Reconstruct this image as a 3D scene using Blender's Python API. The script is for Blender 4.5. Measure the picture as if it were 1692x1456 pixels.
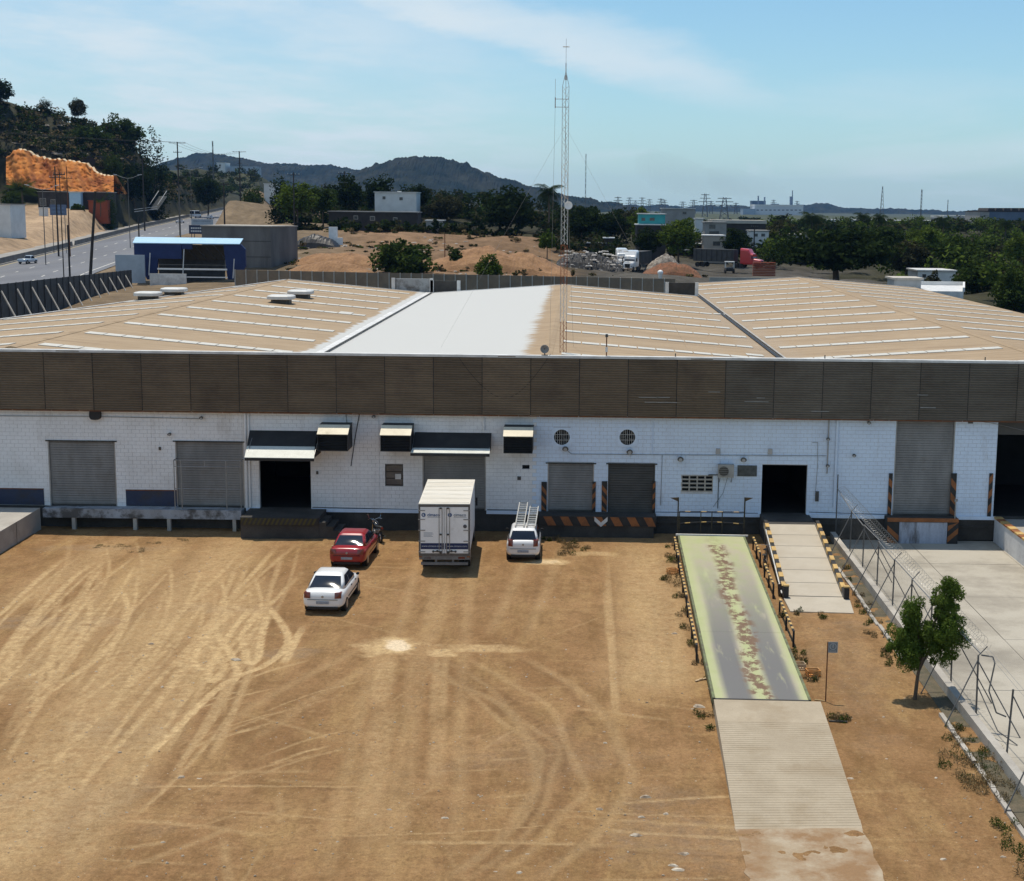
import bpy, math, random
import numpy as np
from mathutils import Vector, Matrix, Euler
R = math.radians
rng = np.random.default_rng(7)
random.seed(7)
scene = bpy.context.scene
for o in list(bpy.data.objects): bpy.data.objects.remove(o)
COL = scene.collection

# ------------------------------------------------------------------ camera
FPX, PPX, PPY, CAMZ = 2400.0, 958.0, 728.0, 16.5        # focal length in photo pixels, principal point, drone height
PITCH, ROLL = math.atan((728 - 343) / FPX), R(0.69)
cam_data = bpy.data.cameras.new('camera'); cam = bpy.data.objects.new('camera', cam_data); COL.objects.link(cam)
cam.matrix_world = Matrix.Translation((0, 0, CAMZ)) @ (Matrix.Rotation(math.pi/2 - PITCH, 4, 'X') @ Matrix.Rotation(ROLL, 4, 'Z'))
cam_data.sensor_width = 36.0; cam_data.lens = FPX / 1692 * 36.0
cam_data.shift_x = -(PPX - 846) / 1692
cam_data.clip_start = 0.5; cam_data.clip_end = 30000
scene.camera = cam
# ------------------------------------------------------------------ sky and sun
SUN_EL, SUN_AZ = R(77.5), R(-33)                           # sun high, behind the building and to the left
sdir = Vector((math.sin(SUN_AZ)*math.cos(SUN_EL), math.cos(SUN_AZ)*math.cos(SUN_EL), math.sin(SUN_EL)))
world = bpy.data.worlds.new('World'); scene.world = world; world.use_nodes = True
wn, wl = world.node_tree.nodes, world.node_tree.links
wn.clear()
wout = wn.new('ShaderNodeOutputWorld'); wbg = wn.new('ShaderNodeBackground'); wbg.inputs[1].default_value = 0.135
sky = wn.new('ShaderNodeTexSky'); sky.sky_type = 'NISHITA'; sky.sun_disc = False
sky.sun_elevation = SUN_EL; sky.sun_rotation = SUN_AZ; sky.altitude = 0; sky.air_density = 1.0; sky.dust_density = 0.35; sky.ozone_density = 4.0
def wmath(op, a, b=None, c=None):
    n = wn.new('ShaderNodeMath'); n.operation = op
    for i, v in enumerate((a, b, c)):
        if v is None: continue
        if isinstance(v, (int, float)): n.inputs[i].default_value = v
        else: wl.new(v, n.inputs[i])
    return n.outputs[0]
wtc = wn.new('ShaderNodeTexCoord'); wsep = wn.new('ShaderNodeSeparateXYZ'); wl.new(wtc.outputs['Generated'], wsep.inputs[0])
# thin high cloud laid on a flat sheet above the land: direction divided by height
wz = wmath('MAXIMUM', wmath('ADD', wsep.outputs[2], 0.06), 0.02)
wu = wmath('DIVIDE', wsep.outputs[0], wz); wv = wmath('DIVIDE', wsep.outputs[1], wz)
wcomb = wn.new('ShaderNodeCombineXYZ'); wl.new(wu, wcomb.inputs[0]); wl.new(wv, wcomb.inputs[1])
wmap = wn.new('ShaderNodeMapping'); wl.new(wcomb.outputs[0], wmap.inputs[0])
wmap.inputs['Rotation'].default_value = (0, 0, R(24)); wmap.inputs['Scale'].default_value = (0.55, 0.32, 1); wmap.inputs['Location'].default_value = (1.9, 0.35, 0)
wno = wn.new('ShaderNodeTexNoise'); wl.new(wmap.outputs[0], wno.inputs[0])
wno.inputs['Scale'].default_value = 0.8; wno.inputs['Detail'].default_value = 5; wno.inputs['Roughness'].default_value = 0.48; wno.inputs['Distortion'].default_value = 0.5
wramp = wn.new('ShaderNodeValToRGB'); wl.new(wno.outputs[0], wramp.inputs[0])
wramp.color_ramp.elements[0].position = 0.53; wramp.color_ramp.elements[1].position = 0.78
# cumulus heads low on the horizon
wno2 = wn.new('ShaderNodeTexNoise'); wl.new(wtc.outputs['Generated'], wno2.inputs[0]); wno2.inputs['Scale'].default_value = 26; wno2.inputs['Detail'].default_value = 4
wlow = wmath('MULTIPLY', wmath('SMOOTH_MIN', wmath('MULTIPLY', wmath('SUBTRACT', wno2.outputs[0], 0.56), 8), 1, 0.1), wmath('MAXIMUM', wmath('SUBTRACT', 1, wmath('MULTIPLY', wmath('ABSOLUTE', wmath('SUBTRACT', wsep.outputs[2], 0.032)), 60)), 0))
wlow = wmath('MULTIPLY', wmath('MAXIMUM', wlow, 0), 0.5)
# a veil that thickens towards the left of the view and one long streak of cirrus crossing the middle
wveil = wn.new('ShaderNodeMapRange'); wveil.interpolation_type = 'SMOOTHSTEP'; wl.new(wu, wveil.inputs[0]); wveil.inputs[1].default_value = 0.3; wveil.inputs[2].default_value = -1.5
wns = wn.new('ShaderNodeTexNoise'); wl.new(wmap.outputs[0], wns.inputs[0]); wns.inputs['Scale'].default_value = 1.7; wns.inputs['Detail'].default_value = 6; wns.inputs['Roughness'].default_value = 0.6
wdl = wmath('ABSOLUTE', wmath('ADD', wmath('SUBTRACT', wmath('MULTIPLY', wmath('SUBTRACT', wu, -0.58), 0.877), wmath('MULTIPLY', wmath('SUBTRACT', wv, 5.0), 0.480)), wmath('MULTIPLY', wmath('SUBTRACT', wns.outputs[0], 0.5), 1.1)))
wst = wn.new('ShaderNodeMapRange'); wst.interpolation_type = 'SMOOTHSTEP'; wl.new(wdl, wst.inputs[0]); wst.inputs[1].default_value = 0.42; wst.inputs[2].default_value = 0.05; wst.inputs[3].default_value = 0; wst.inputs[4].default_value = 0.85
wen = wn.new('ShaderNodeMapRange'); wen.interpolation_type = 'SMOOTHSTEP'; wl.new(wv, wen.inputs[0]); wen.inputs[1].default_value = 8.4; wen.inputs[2].default_value = 6.2
wvr = wn.new('ShaderNodeMapRange'); wvr.interpolation_type = 'SMOOTHSTEP'; wl.new(wns.outputs[0], wvr.inputs[0]); wvr.inputs[1].default_value = 0.36; wvr.inputs[2].default_value = 0.66
wveilf = wmath('MULTIPLY', wveil.outputs[0], wmath('ADD', 0.25, wmath('MULTIPLY', wvr.outputs[0], 0.65)))
wcl = wmath('MINIMUM', wmath('MAXIMUM', wmath('MAXIMUM', wmath('MULTIPLY', wramp.outputs[0], 0.6), wveilf), wmath('MAXIMUM', wlow, wmath('MULTIPLY', wst.outputs[0], wmath('MULTIPLY', wen.outputs[0], wmath('ADD', 0.35, wmath('MULTIPLY', wns.outputs[0], 1.1)))))), 1)
whz = wmath('MULTIPLY', wmath('POWER', wmath('MAXIMUM', wmath('SUBTRACT', 1, wmath('ABSOLUTE', wsep.outputs[2])), 0), 13), 0.55)   # milky band of dust near the horizon, all the way round
wmix0 = wn.new('ShaderNodeMixRGB'); wl.new(whz, wmix0.inputs[0]); wl.new(sky.outputs[0], wmix0.inputs[1]); wmix0.inputs[2].default_value = (4.4, 5.1, 6.0, 1)
wmix = wn.new('ShaderNodeMixRGB'); wl.new(wcl, wmix.inputs[0]); wl.new(wmix0.outputs[0], wmix.inputs[1]); wmix.inputs[2].default_value = (5.6, 6.4, 6.9, 1)
wtint = wn.new('ShaderNodeMixRGB'); wtint.blend_type = 'MULTIPLY'; wtint.inputs[0].default_value = 1; wl.new(wmix0.outputs[0], wtint.inputs[1]); wtint.inputs[2].default_value = (0.80, 0.99, 1.0, 1); wl.new(wtint.outputs[0], wmix.inputs[1])
wl.new(wmix.outputs[0], wbg.inputs[0]); wl.new(wbg.outputs[0], wout.inputs[0])
sun_data = bpy.data.lights.new('sun', 'SUN'); sun_data.energy = 4.45; sun_data.angle = R(0.5); sun_data.color = (1.0, 0.92, 0.79)
sun = bpy.data.objects.new('sun', sun_data); COL.objects.link(sun); sun.rotation_euler = sdir.to_track_quat('Z', 'Y').to_euler()
vs = scene.view_settings; vs.view_transform = 'Standard'; vs.look = 'None'; vs.exposure = -0.08; vs.gamma = 1; vs.use_curve_mapping = False
scene.cycles.use_denoising = True; scene.cycles.max_bounces = 6; scene.cycles.diffuse_bounces = 3; scene.cycles.glossy_bounces = 3
scene.cycles.transparent_max_bounces = 12; scene.cycles.volume_bounces = 0; scene.cycles.sample_clamp_indirect = 6

# ------------------------------------------------------------------ measuring: a photo pixel to a place at a known distance or height
_RM = np.array((Matrix.Rotation(math.pi/2 - PITCH, 3, 'X') @ Matrix.Rotation(ROLL, 3, 'Z')))
def _ray(x, y): return _RM @ np.array([(x - PPX)/FPX, -(y - PPY)/FPX, -1.0])
def pz(x, y, z=0.0):
    d = _ray(x, y); t = (z - CAMZ)/d[2]; return Vector((d[0]*t, d[1]*t, z))
def pd(x, y, Y):
    d = _ray(x, y); t = Y/d[1]; return Vector((d[0]*t, Y, CAMZ + d[2]*t))
def sstep(a, b, v): t = np.clip((v - a)/(b - a), 0, 1); return t*t*(3 - 2*t)

# ------------------------------------------------------------------ materials
def lin(c): return tuple(((v/255)/12.92 if v/255 <= .04045 else ((v/255 + .055)/1.055)**2.4) for v in c)
MATS = {}
def mat(name, a, b=None, rough=0.8, scale=1.0, stretch=(1, 1, 1), lo=0.35, hi=0.65, fine=0.10, fscale=14.0, bump=0.0, bscale=None, metallic=0.0, spec=0.35, coat=0.0, grime=None, gscale=0.6, glo=.5, ghi=.72, gstretch=(1, 1, 1), emit=None, rnd=0, streak=None):
    """Principled surface whose colour wanders between two tones, with fine grain, an optional third tone in blotches and relief."""
    if name in MATS: return MATS[name]
    m = bpy.data.materials.new(name); m.use_nodes = True; nt = m.node_tree; N, L = nt.nodes, nt.links
    bs = N['Principled BSDF']; bs.inputs['Roughness'].default_value = rough; bs.inputs['Metallic'].default_value = metallic
    bs.inputs['Specular IOR Level'].default_value = spec; bs.inputs['Coat Weight'].default_value = coat; bs.inputs['Coat Roughness'].default_value = .06
    b = b or tuple(v*0.8 for v in a)
    g = N.new('ShaderNodeNewGeometry')
    def noise(sc, st, det=5, rgh=.6):
        mp = N.new('ShaderNodeMapping'); mp.inputs['Scale'].default_value = st; L.new(g.outputs['Position'], mp.inputs[0])
        n = N.new('ShaderNodeTexNoise'); n.inputs['Scale'].default_value = sc; n.inputs['Detail'].default_value = det; n.inputs['Roughness'].default_value = rgh
        L.new(mp.outputs[0], n.inputs[0]); return n.outputs[0]
    rp = N.new('ShaderNodeValToRGB'); L.new(noise(scale, stretch), rp.inputs[0])
    rp.color_ramp.elements[0].position = lo; rp.color_ramp.elements[1].position = hi
    rp.color_ramp.elements[0].color = (*a, 1); rp.color_ramp.elements[1].color = (*b, 1)
    col = rp.outputs[0]
    if grime:
        r2 = N.new('ShaderNodeValToRGB'); L.new(noise(gscale, gstretch, 6, .65), r2.inputs[0]); r2.color_ramp.elements[0].position = glo; r2.color_ramp.elements[1].position = ghi
        mx = N.new('ShaderNodeMixRGB'); L.new(r2.outputs[0], mx.inputs[0]); L.new(col, mx.inputs[1]); mx.inputs[2].default_value = (*grime, 1); col = mx.outputs[0]
    if streak:                                              # rain streaks: colour, amount
        r3 = N.new('ShaderNodeValToRGB'); L.new(noise(1.3, (2.6, 1, .10), 6, .7), r3.inputs[0]); r3.color_ramp.elements[0].position = .54; r3.color_ramp.elements[1].position = .74
        ml = N.new('ShaderNodeMath'); ml.operation = 'MULTIPLY'; L.new(r3.outputs[0], ml.inputs[0]); ml.inputs[1].default_value = streak[1]
        mx = N.new('ShaderNodeMixRGB'); L.new(ml.outputs[0], mx.inputs[0]); L.new(col, mx.inputs[1]); mx.inputs[2].default_value = (*streak[0], 1); col = mx.outputs[0]
    fn = noise(fscale, (1, 1, 1), 4, .7)
    if fine:
        mr = N.new('ShaderNodeMapRange'); L.new(fn, mr.inputs[0]); mr.inputs[1].default_value = .25; mr.inputs[2].default_value = .75; mr.inputs[3].default_value = 1 - fine; mr.inputs[4].default_value = 1 + fine
        mm = N.new('ShaderNodeVectorMath'); mm.operation = 'SCALE'; L.new(col, mm.inputs[0]); L.new(mr.outputs[0], mm.inputs[3]); col = mm.outputs[0]
    if rnd:
        oi = N.new('ShaderNodeObjectInfo'); mr = N.new('ShaderNodeMapRange'); L.new(oi.outputs['Random'], mr.inputs[0]); mr.inputs[3].default_value = 1 - rnd; mr.inputs[4].default_value = 1 + rnd
        mm = N.new('ShaderNodeVectorMath'); mm.operation = 'SCALE'; L.new(col, mm.inputs[0]); L.new(mr.outputs[0], mm.inputs[3]); col = mm.outputs[0]
    L.new(col, bs.inputs['Base Color'])
    if bump:
        bn = fn if bscale is None else noise(bscale, (1, 1, 1), 5, .65)
        bp = N.new('ShaderNodeBump'); bp.inputs['Strength'].default_value = bump; bp.inputs['Distance'].default_value = .05; L.new(bn, bp.inputs['Height']); L.new(bp.outputs[0], bs.inputs['Normal'])
    if emit: bs.inputs['Emission Color'].default_value = (*a, 1); bs.inputs['Emission Strength'].default_value = emit
    MATS[name] = m; return m
def leaf_mat(name, a, b, scale=.5, trans=.25):
    if name in MATS: return MATS[name]
    m = bpy.data.materials.new(name); m.use_nodes = True; N, L = m.node_tree.nodes, m.node_tree.links; N.clear()
    out = N.new('ShaderNodeOutputMaterial'); d = N.new('ShaderNodeBsdfDiffuse'); t = N.new('ShaderNodeBsdfTranslucent'); x = N.new('ShaderNodeMixShader'); x.inputs[0].default_value = trans
    g = N.new('ShaderNodeNewGeometry'); n = N.new('ShaderNodeTexNoise'); n.inputs['Scale'].default_value = scale; n.inputs['Detail'].default_value = 4; L.new(g.outputs['Position'], n.inputs[0])
    r = N.new('ShaderNodeValToRGB'); r.color_ramp.elements[0].position = .36; r.color_ramp.elements[1].position = .64
    r.color_ramp.elements[0].color = (*a, 1); r.color_ramp.elements[1].color = (*b, 1); L.new(n.outputs[0], r.inputs[0])
    for s in (d, t): L.new(r.outputs[0], s.inputs[0])
    L.new(d.outputs[0], x.inputs[1]); L.new(t.outputs[0], x.inputs[2]); L.new(x.outputs[0], out.inputs[0]); MATS[name] = m; return m

# ------------------------------------------------------------------ mesh helpers
WL = {}                                                    # world location of each parent, so parts can be given in world metres
class MB:
    def __init__(s): s.v, s.f, s.m = [], [], []
    def add(s, vs, fs, mi=0):
        k = len(s.v); s.v += [tuple(p) for p in vs]; s.f += [tuple(i + k for i in q) for q in fs]; s.m += [mi]*len(fs); return s
    def box(s, x0, x1, y0, y1, z0, z1, mi=0):
        return s.add([(x0,y0,z0),(x1,y0,z0),(x1,y1,z0),(x0,y1,z0),(x0,y0,z1),(x1,y0,z1),(x1,y1,z1),(x0,y1,z1)],
                     [(0,3,2,1),(4,5,6,7),(0,1,5,4),(1,2,6,5),(2,3,7,6),(3,0,4,7)], mi)
    def hexa(s, p, mi=0):                                  # eight corners: four below, four above
        return s.add(p, [(0,3,2,1),(4,5,6,7),(0,1,5,4),(1,2,6,5),(2,3,7,6),(3,0,4,7)], mi)
    def beam(s, p, q, w, h=None, mi=0, up=(0, 0, 1)):
        p, q = Vector(p), Vector(q); h = h or w; d = (q - p).normalized(); u = Vector(up)
        if abs(d.dot(u)) > .98: u = Vector((0, 1, 0))
        a = d.cross(u).normalized()*w/2; b = a.cross(d).normalized()*h/2
        return s.hexa([p-a-b, p+a-b, q+a-b, q-a-b, p-a+b, p+a+b, q+a+b, q-a+b], mi)
    def cyl(s, p, q, r0, r1=None, n=10, mi=0, caps=True):
        p, q = Vector(p), Vector(q); r1 = r0 if r1 is None else r1; d = (q - p).normalized(); u = Vector((0, 0, 1)) if abs(d.z) < .95 else Vector((1, 0, 0))
        a = d.cross(u).normalized(); b = d.cross(a); vs = []
        for c, r in ((p, r0), (q, r1)):
            for i in range(n): t = 2*math.pi*i/n; vs.append(c + a*(r*math.cos(t)) + b*(r*math.sin(t)))
        fs = [(i, (i+1) % n, n + (i+1) % n, n + i) for i in range(n)]
        if caps: fs += [tuple(range(n))[::-1], tuple(range(n, 2*n))]
        return s.add(vs, fs, mi)
    def tube(s, pts, r, n=6, mi=0):
        for a, b in zip(pts[:-1], pts[1:]): s.cyl(a, b, r, r, n, mi)
        return s
    def prism(s, poly, d, mi=0):                           # polygon of 3-D points pushed along d
        n = len(poly); d = Vector(d); top = [Vector(p) + d for p in poly]
        return s.add([Vector(p) for p in poly] + top, [tuple(range(n))[::-1], tuple(range(n, 2*n))] + [(i, (i+1) % n, n + (i+1) % n, n + i) for i in range(n)], mi)
    def loft(s, rings, mi=0, cap=True):
        n = len(rings[0]); k = []; vs = [p for r in rings for p in r]
        fs = [(j*n + i, j*n + (i+1) % n, (j+1)*n + (i+1) % n, (j+1)*n + i) for j in range(len(rings)-1) for i in range(n)]
        if cap: fs += [tuple(range(n))[::-1], tuple((len(rings)-1)*n + i for i in range(n))]
        return s.add(vs, fs, mi)
    def build(s, name, mats, parent=None, local=False, smooth=False):
        me = bpy.data.meshes.new(name); off = Vector((0, 0, 0)) if local or parent is None else WL[parent.name]
        me.from_pydata([(p[0]-off[0], p[1]-off[1], p[2]-off[2]) for p in s.v], [], s.f)
        mats = mats if isinstance(mats, (list, tuple)) else [mats]
        for q in mats: me.materials.append(q)
        if len(mats) > 1: me.polygons.foreach_set('material_index', s.m)
        if smooth: me.polygons.foreach_set('use_smooth', [True]*len(me.polygons))
        me.update(); return link(name, me, parent)
def link(name, me, parent=None, loc=None):
    o = bpy.data.objects.new(name, me); COL.objects.link(o)
    if parent is not None: o.parent = parent
    if loc is not None: o.location = loc
    WL[o.name] = (WL[parent.name] if parent is not None else Vector((0, 0, 0))) + Vector(o.location)
    return o
def fast(name, verts, quads, m, parent=None, smooth=False, local=False):
    """many quads at once"""
    verts = np.asarray(verts, dtype=np.float32).reshape(-1, 3); quads = np.asarray(quads, dtype=np.int32).reshape(-1, 4)
    if parent is not None and not local: verts = verts - np.array(WL[parent.name], dtype=np.float32)
    me = bpy.data.meshes.new(name); me.vertices.add(len(verts)); me.vertices.foreach_set('co', verts.ravel())
    me.loops.add(quads.size); me.loops.foreach_set('vertex_index', quads.ravel()); me.polygons.add(len(quads))
    me.polygons.foreach_set('loop_start', np.arange(0, quads.size, 4, dtype=np.int32)); me.polygons.foreach_set('loop_total', np.full(len(quads), 4, dtype=np.int32))
    me.polygons.foreach_set('use_smooth', np.full(len(quads), bool(smooth)))
    me.materials.append(m); me.update(calc_edges=True); me.validate(); return link(name, me, parent)
def empty(name, loc=(0, 0, 0), rz=0):
    o = bpy.data.objects.new(name, None); COL.objects.link(o); o.location = loc; o.rotation_euler = (0, 0, rz); o.empty_display_size = .3; WL[o.name] = Vector(loc); return o
def tag(o, label=None, cat=None, group=None, kind=None):
    if label: o['label'] = label
    if cat: o['category'] = cat
    if group: o['group'] = group
    if kind: o['kind'] = kind
    return o
def copy_tree(o, parent=None):
    c = o.copy(); COL.objects.link(c); c.parent = parent; WL[c.name] = Vector(c.location)
    for ch in list(o.children): copy_tree(ch, c)
    return c
def text_mesh(body, size, name, m, parent, mw, bold=0.0):
    """lettering as a thin mesh: lies in local XZ after mw"""
    cu = bpy.data.curves.new(name, 'FONT'); cu.body = body; cu.size = size; cu.extrude = .004; cu.align_x = 'CENTER'; cu.align_y = 'CENTER'; cu.offset = bold; cu.resolution_u = 3
    to = bpy.data.objects.new(name + '_c', cu); COL.objects.link(to); me = bpy.data.meshes.new_from_object(to); bpy.data.objects.remove(to); bpy.data.curves.remove(cu)
    me.name = name; me.materials.clear(); me.materials.append(m); me.transform(mw); return link(name, me, parent)

# ------------------------------------------------------------------ terrain
RY = [120, 200, 270, 360, 500, 700, 850, 1000, 1300]
RX = [-66, -84.8, -102, -117, -137, -163, -182, -201, -240]
RZ = [3.2, 3.0, 3.3, 4.7, 8.2, 12.6, 16.0, 17, 16]
def road_x(y): return np.interp(y, RY, RX)
def road_z(y): return np.interp(y, RY, RZ)
CP = np.array([  # known ground heights
 (-61,153,4.2),(-72,232,3.2),(-50,150,2.5),(-20,170,1.0),(20,170,.5),(60,170,0),(120,170,0),(0,215,2.8),(-40,220,3.2),(30,220,2.5),
 (-55,235,3.8),(-75,250,4.0),(-42,255,5.4),(-20,255,5.2),(-5,260,4.2),(-50,290,8),(-30,290,7.6),(-14,290,6.6),(-60,330,10.4),(-35,330,10.3),(-12,330,9.8),
 (4,300,3.9),(15,300,3.8),(30,300,3.5),(40,290,3.2),(2,330,5),(-70,380,11.5),(-40,390,13.2),(-10,390,10),(20,380,7.5),(40,380,6),(60,300,2),(100,300,1.5),(160,300,1),
 (80,420,3.5),(150,420,2),(60,600,3),(200,700,1.5),(0,520,7),(-60,520,10.5),(-100,560,8.6),(-105,450,6.6),(-118,520,7.6),(-124,600,9.2),(-135,700,11.4),(-90,400,6.4),(0,900,3),(-120,900,12),(250,1100,0),(400,600,0),(0,1500,1),(600,1500,0),(-300,1500,10),(0,3000,0),(1500,3000,0),(-1500,3000,0),
 (-126,300,4.6),(-130,340,5.4),(-158,400,8.6),(-140,380,7.0),(-170,380,9.0),(-175,300,6),(-160,440,11.5),(-185,440,12.5),(-159,472,13.5),(-172,474,14.0),(-188,474,14.5),(-205,470,16),
(-100,150,3.6),(-130,200,4),(-120,120,3.4)])
CP = np.vstack([CP, np.array([tuple(pd(*q)) for q in [(30,250,500),(60,262,500),(100,266,500),(150,280,500),(185,294,502),(20,240,512),(100,255,512),(180,275,512),(0,165,530),(-60,140,530),(40,190,535),(80,190,540),(130,202,545),(180,212,550),(220,230,560),(255,248,570),(290,268,590),(320,286,620),(345,300,680),(60,225,520),(120,235,525),(170,245,535),(215,262,540),(250,285,555),(290,305,575),(330,312,620),(230,300,530),(200,300,515),(270,318,556),(310,326,600),(345,322,650),(30,210,525),(-60,190,525)]]), np.array([(-260,1100,37.5),(-300,1110,38),(-235,1130,36),(-330,1150,40),(-192,1120,18),(-150,1100,12),(-80,1100,7),(-155,980,13),(-100,980,9),(0,1150,3),(100,1100,1),(0,950,3.5),(-40,820,6),(-275,980,26),(-300,560,70),(-330,700,60),(-250,700,45),(-230,800,30),(-280,900,25)])])
def terr(X, Y):
    X = np.asarray(X, float); Y = np.asarray(Y, float); num = np.zeros(np.broadcast(X, Y).shape); den = num.copy()
    for cx, cy, cz in CP:
        sc = 1.0 if cy < 900 else .35
        w = 1/(((X-cx)**2 + ((Y-cy)*.9)**2)*sc*sc + 30)**1.7; num += w*cz; den += w
    z = num/den
    lat = X - road_x(Y); k = sstep(12.5, 19, np.abs(lat + np.where(lat < 0, 7, 0)))
    z = road_z(Y)*(1-k) + z*k - .12*(1-k)
    s = np.where(X < -45, sstep(100, 145, Y), sstep(150, 205, Y)); s = np.maximum(s, sstep(90, 160, np.abs(X)))
    cm_ = sstep(-245, -225, X)*(1 - sstep(-156, -150, X)); zl = 13.8 + np.clip(Y-470, 0, 16)*.15 + np.clip(Y-503, 0, 200)*2.4
    z = z*(1-cm_) + np.minimum(z, zl)*cm_
    low = np.where((X > 12.9) & (Y < 74), -.55, -.12)
    return low*(1-s) + z*s
def tz(x, y): return float(terr(np.array([x]), np.array([y]))[0])
def bump2(X, Y, seed, L, amp):
    r = np.random.default_rng(seed); z = np.zeros_like(X)
    for k in range(5):
        for j in range(3):
            a = r.uniform(0, 2*math.pi); ph = r.uniform(0, 6.28); f = 2*math.pi/(L/1.9**k); z = z + amp/1.8**k*np.sin((X*math.cos(a) + Y*math.sin(a))*f + ph)/1.7
    return z
def axis(segs):
    out = []
    for a, b, n in segs: out += list(np.linspace(a, b, n, endpoint=False))
    return np.array(out + [segs[-1][1]])
ax = axis([(-6000, -800, 26), (-800, -280, 40), (-280, 160, 200), (160, 900, 60), (900, 7000, 30)])
ay = axis([(-150, 73.5, 20), (73.5, 74.5, 2), (74.5, 140, 10), (140, 640, 230), (640, 1400, 90), (1400, 9000, 50)])
GX, GY = np.meshgrid(ax, ay); GZ = terr(GX, GY)
latg = GX - road_x(GY); rough = sstep(205, 240, GY)*sstep(14, 26, np.abs(latg + np.where(latg < 0, 8, 0)))*(1 - sstep(-250, -235, GX)*(1 - sstep(-150, -142, GX))*sstep(440, 460, GY)*(1 - sstep(506, 520, GY)))
GZ = GZ + bump2(GX, GY, 3, 38, .38)*rough + bump2(GX, GY, 5, 90, 2.2)*rough*sstep(16, 30, GZ)
def grid_quads(ny, nx): i = np.arange((ny-1)*(nx-1)); r, c = i//(nx-1), i % (nx-1); k = r*nx + c; return np.stack([k, k+1, k+nx+1, k+nx], 1)
# the earth: bare ochre soil on the graded field, olive scrub ground elsewhere, grey by the scrap yard
def terrain_mat():
    m = bpy.data.materials.new('terrain_soil'); m.use_nodes = True; N, L = m.node_tree.nodes, m.node_tree.links; bs = N['Principled BSDF']; bs.inputs['Roughness'].default_value = .95; bs.inputs['Specular IOR Level'].default_value = .1
    at = N.new('ShaderNodeAttribute'); at.attribute_name = 'soil'; g = N.new('ShaderNodeNewGeometry')
    n = N.new('ShaderNodeTexNoise'); n.inputs['Scale'].default_value = .35; n.inputs['Detail'].default_value = 7; n.inputs['Roughness'].default_value = .7; L.new(g.outputs['Position'], n.inputs[0])
    mr = N.new('ShaderNodeMapRange'); L.new(n.outputs[0], mr.inputs[0]); mr.inputs[1].default_value = .3; mr.inputs[2].default_value = .7; mr.inputs[3].default_value = .62; mr.inputs[4].default_value = 1.3
    n2 = N.new('ShaderNodeTexNoise'); n2.inputs['Scale'].default_value = .055; n2.inputs['Detail'].default_value = 6; L.new(g.outputs['Position'], n2.inputs[0]); r2 = N.new('ShaderNodeMapRange'); L.new(n2.outputs[0], r2.inputs[0]); r2.inputs[1].default_value = .3; r2.inputs[2].default_value = .7; r2.inputs[3].default_value = .7; r2.inputs[4].default_value = 1.2; m0 = N.new('ShaderNodeVectorMath'); m0.operation = 'SCALE'; L.new(at.outputs['Color'], m0.inputs[0]); L.new(r2.outputs[0], m0.inputs[3])
    mu = N.new('ShaderNodeVectorMath'); mu.operation = 'SCALE'; L.new(m0.outputs[0], mu.inputs[0]); L.new(mr.outputs[0], mu.inputs[3]); L.new(mu.outputs[0], bs.inputs['Base Color'])
    bp = N.new('ShaderNodeBump'); bp.inputs['Strength'].default_value = .8; bp.inputs['Distance'].default_value = .5; L.new(n.outputs[0], bp.inputs['Height']); L.new(bp.outputs[0], bs.inputs['Normal']); return m
ground = fast('ground', np.stack([GX, GY, GZ], -1), grid_quads(len(ay), len(ax)), terrain_mat(), smooth=True); tag(ground, kind='structure')
soil = np.zeros(GX.shape + (4,)); soil[..., 3] = 1
def paint(mask, c):
    for i in range(3): soil[..., i] = soil[..., i]*(1-mask) + c[i]*mask
paint(np.ones_like(GX), (.042, .040, .023))
wob = bump2(GX, GY, 9, 30, 6)
paint(sstep(-85, -60, GX+wob)*(1-sstep(-6, 6, GX+wob))*sstep(225, 240, GY)*(1-sstep(352, 366, GY + wob)), (.20, .127, .074))    # graded field
paint(sstep(-6, 6, GX)*(1-sstep(48, 60, GX+wob))*sstep(200, 230, GY)*(1-sstep(322, 340, GY)), (.085, .078, .066))               # truck yard
paint(sstep(-200, -185, GX)*(1-sstep(-126, -122, GX - road_x(GY) + road_x(330)))*sstep(230, 260, GY)*(1-sstep(474, 484, GY+wob*.3)), (.33, .235, .15))  # roadside lot
paint(sstep(14, 22, GZ)*(GX < -120)*(GY > 430), (.045, .044, .028))                                                            # hillside rock and litter
paint((1-sstep(48, 66, latg))*sstep(9, 11, latg)*(GY < 620), (.185, .138, .088))
paint(sstep(800, 1400, GY), (.07, .08, .05))
ground.data.color_attributes.new('soil', 'FLOAT_COLOR', 'POINT'); ground.data.color_attributes['soil'].data.foreach_set('color', soil.astype(np.float32).ravel())
# ------------------------------------------------------------------ far hills
def hills(name, pts, d, seed, label_mat, depth=900):
    xs = [p[0] for p in pts]; X0, X1 = (xs[0]-PPX)*d/FPX, (xs[-1]-PPX)*d/FPX
    n = 320; m = 46; px = np.linspace(xs[0], xs[-1], n); py = np.interp(px, xs, [p[1] for p in pts])
    k = np.ones(15)/15; py = np.convolve(np.pad(py, 7, mode='edge'), k, 'valid')
    top = np.array([pd(a, b, d)[2] for a, b in zip(px, py)]); Xc = np.linspace(X0, X1, n)
    t = np.linspace(-1, 1, m); T, XX = np.meshgrid(t, Xc, indexing='ij'); prof = np.cos(np.clip(T*1.0, -1, 1)*math.pi/2)**1.3
    YY = d + T*depth/2; ZZ = -12 + (top[None, :] + 12)*prof
    ZZ += (bump2(XX, YY, seed, 260, 5)*prof + bump2(XX, YY, seed+1, 46, 2.2)*prof) + np.random.default_rng(seed).uniform(-1.4, 1.4, XX.shape)*prof
    return tag(fast(name, np.stack([XX, YY, ZZ], -1), grid_quads(m, n), label_mat, smooth=False), kind='structure')
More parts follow.
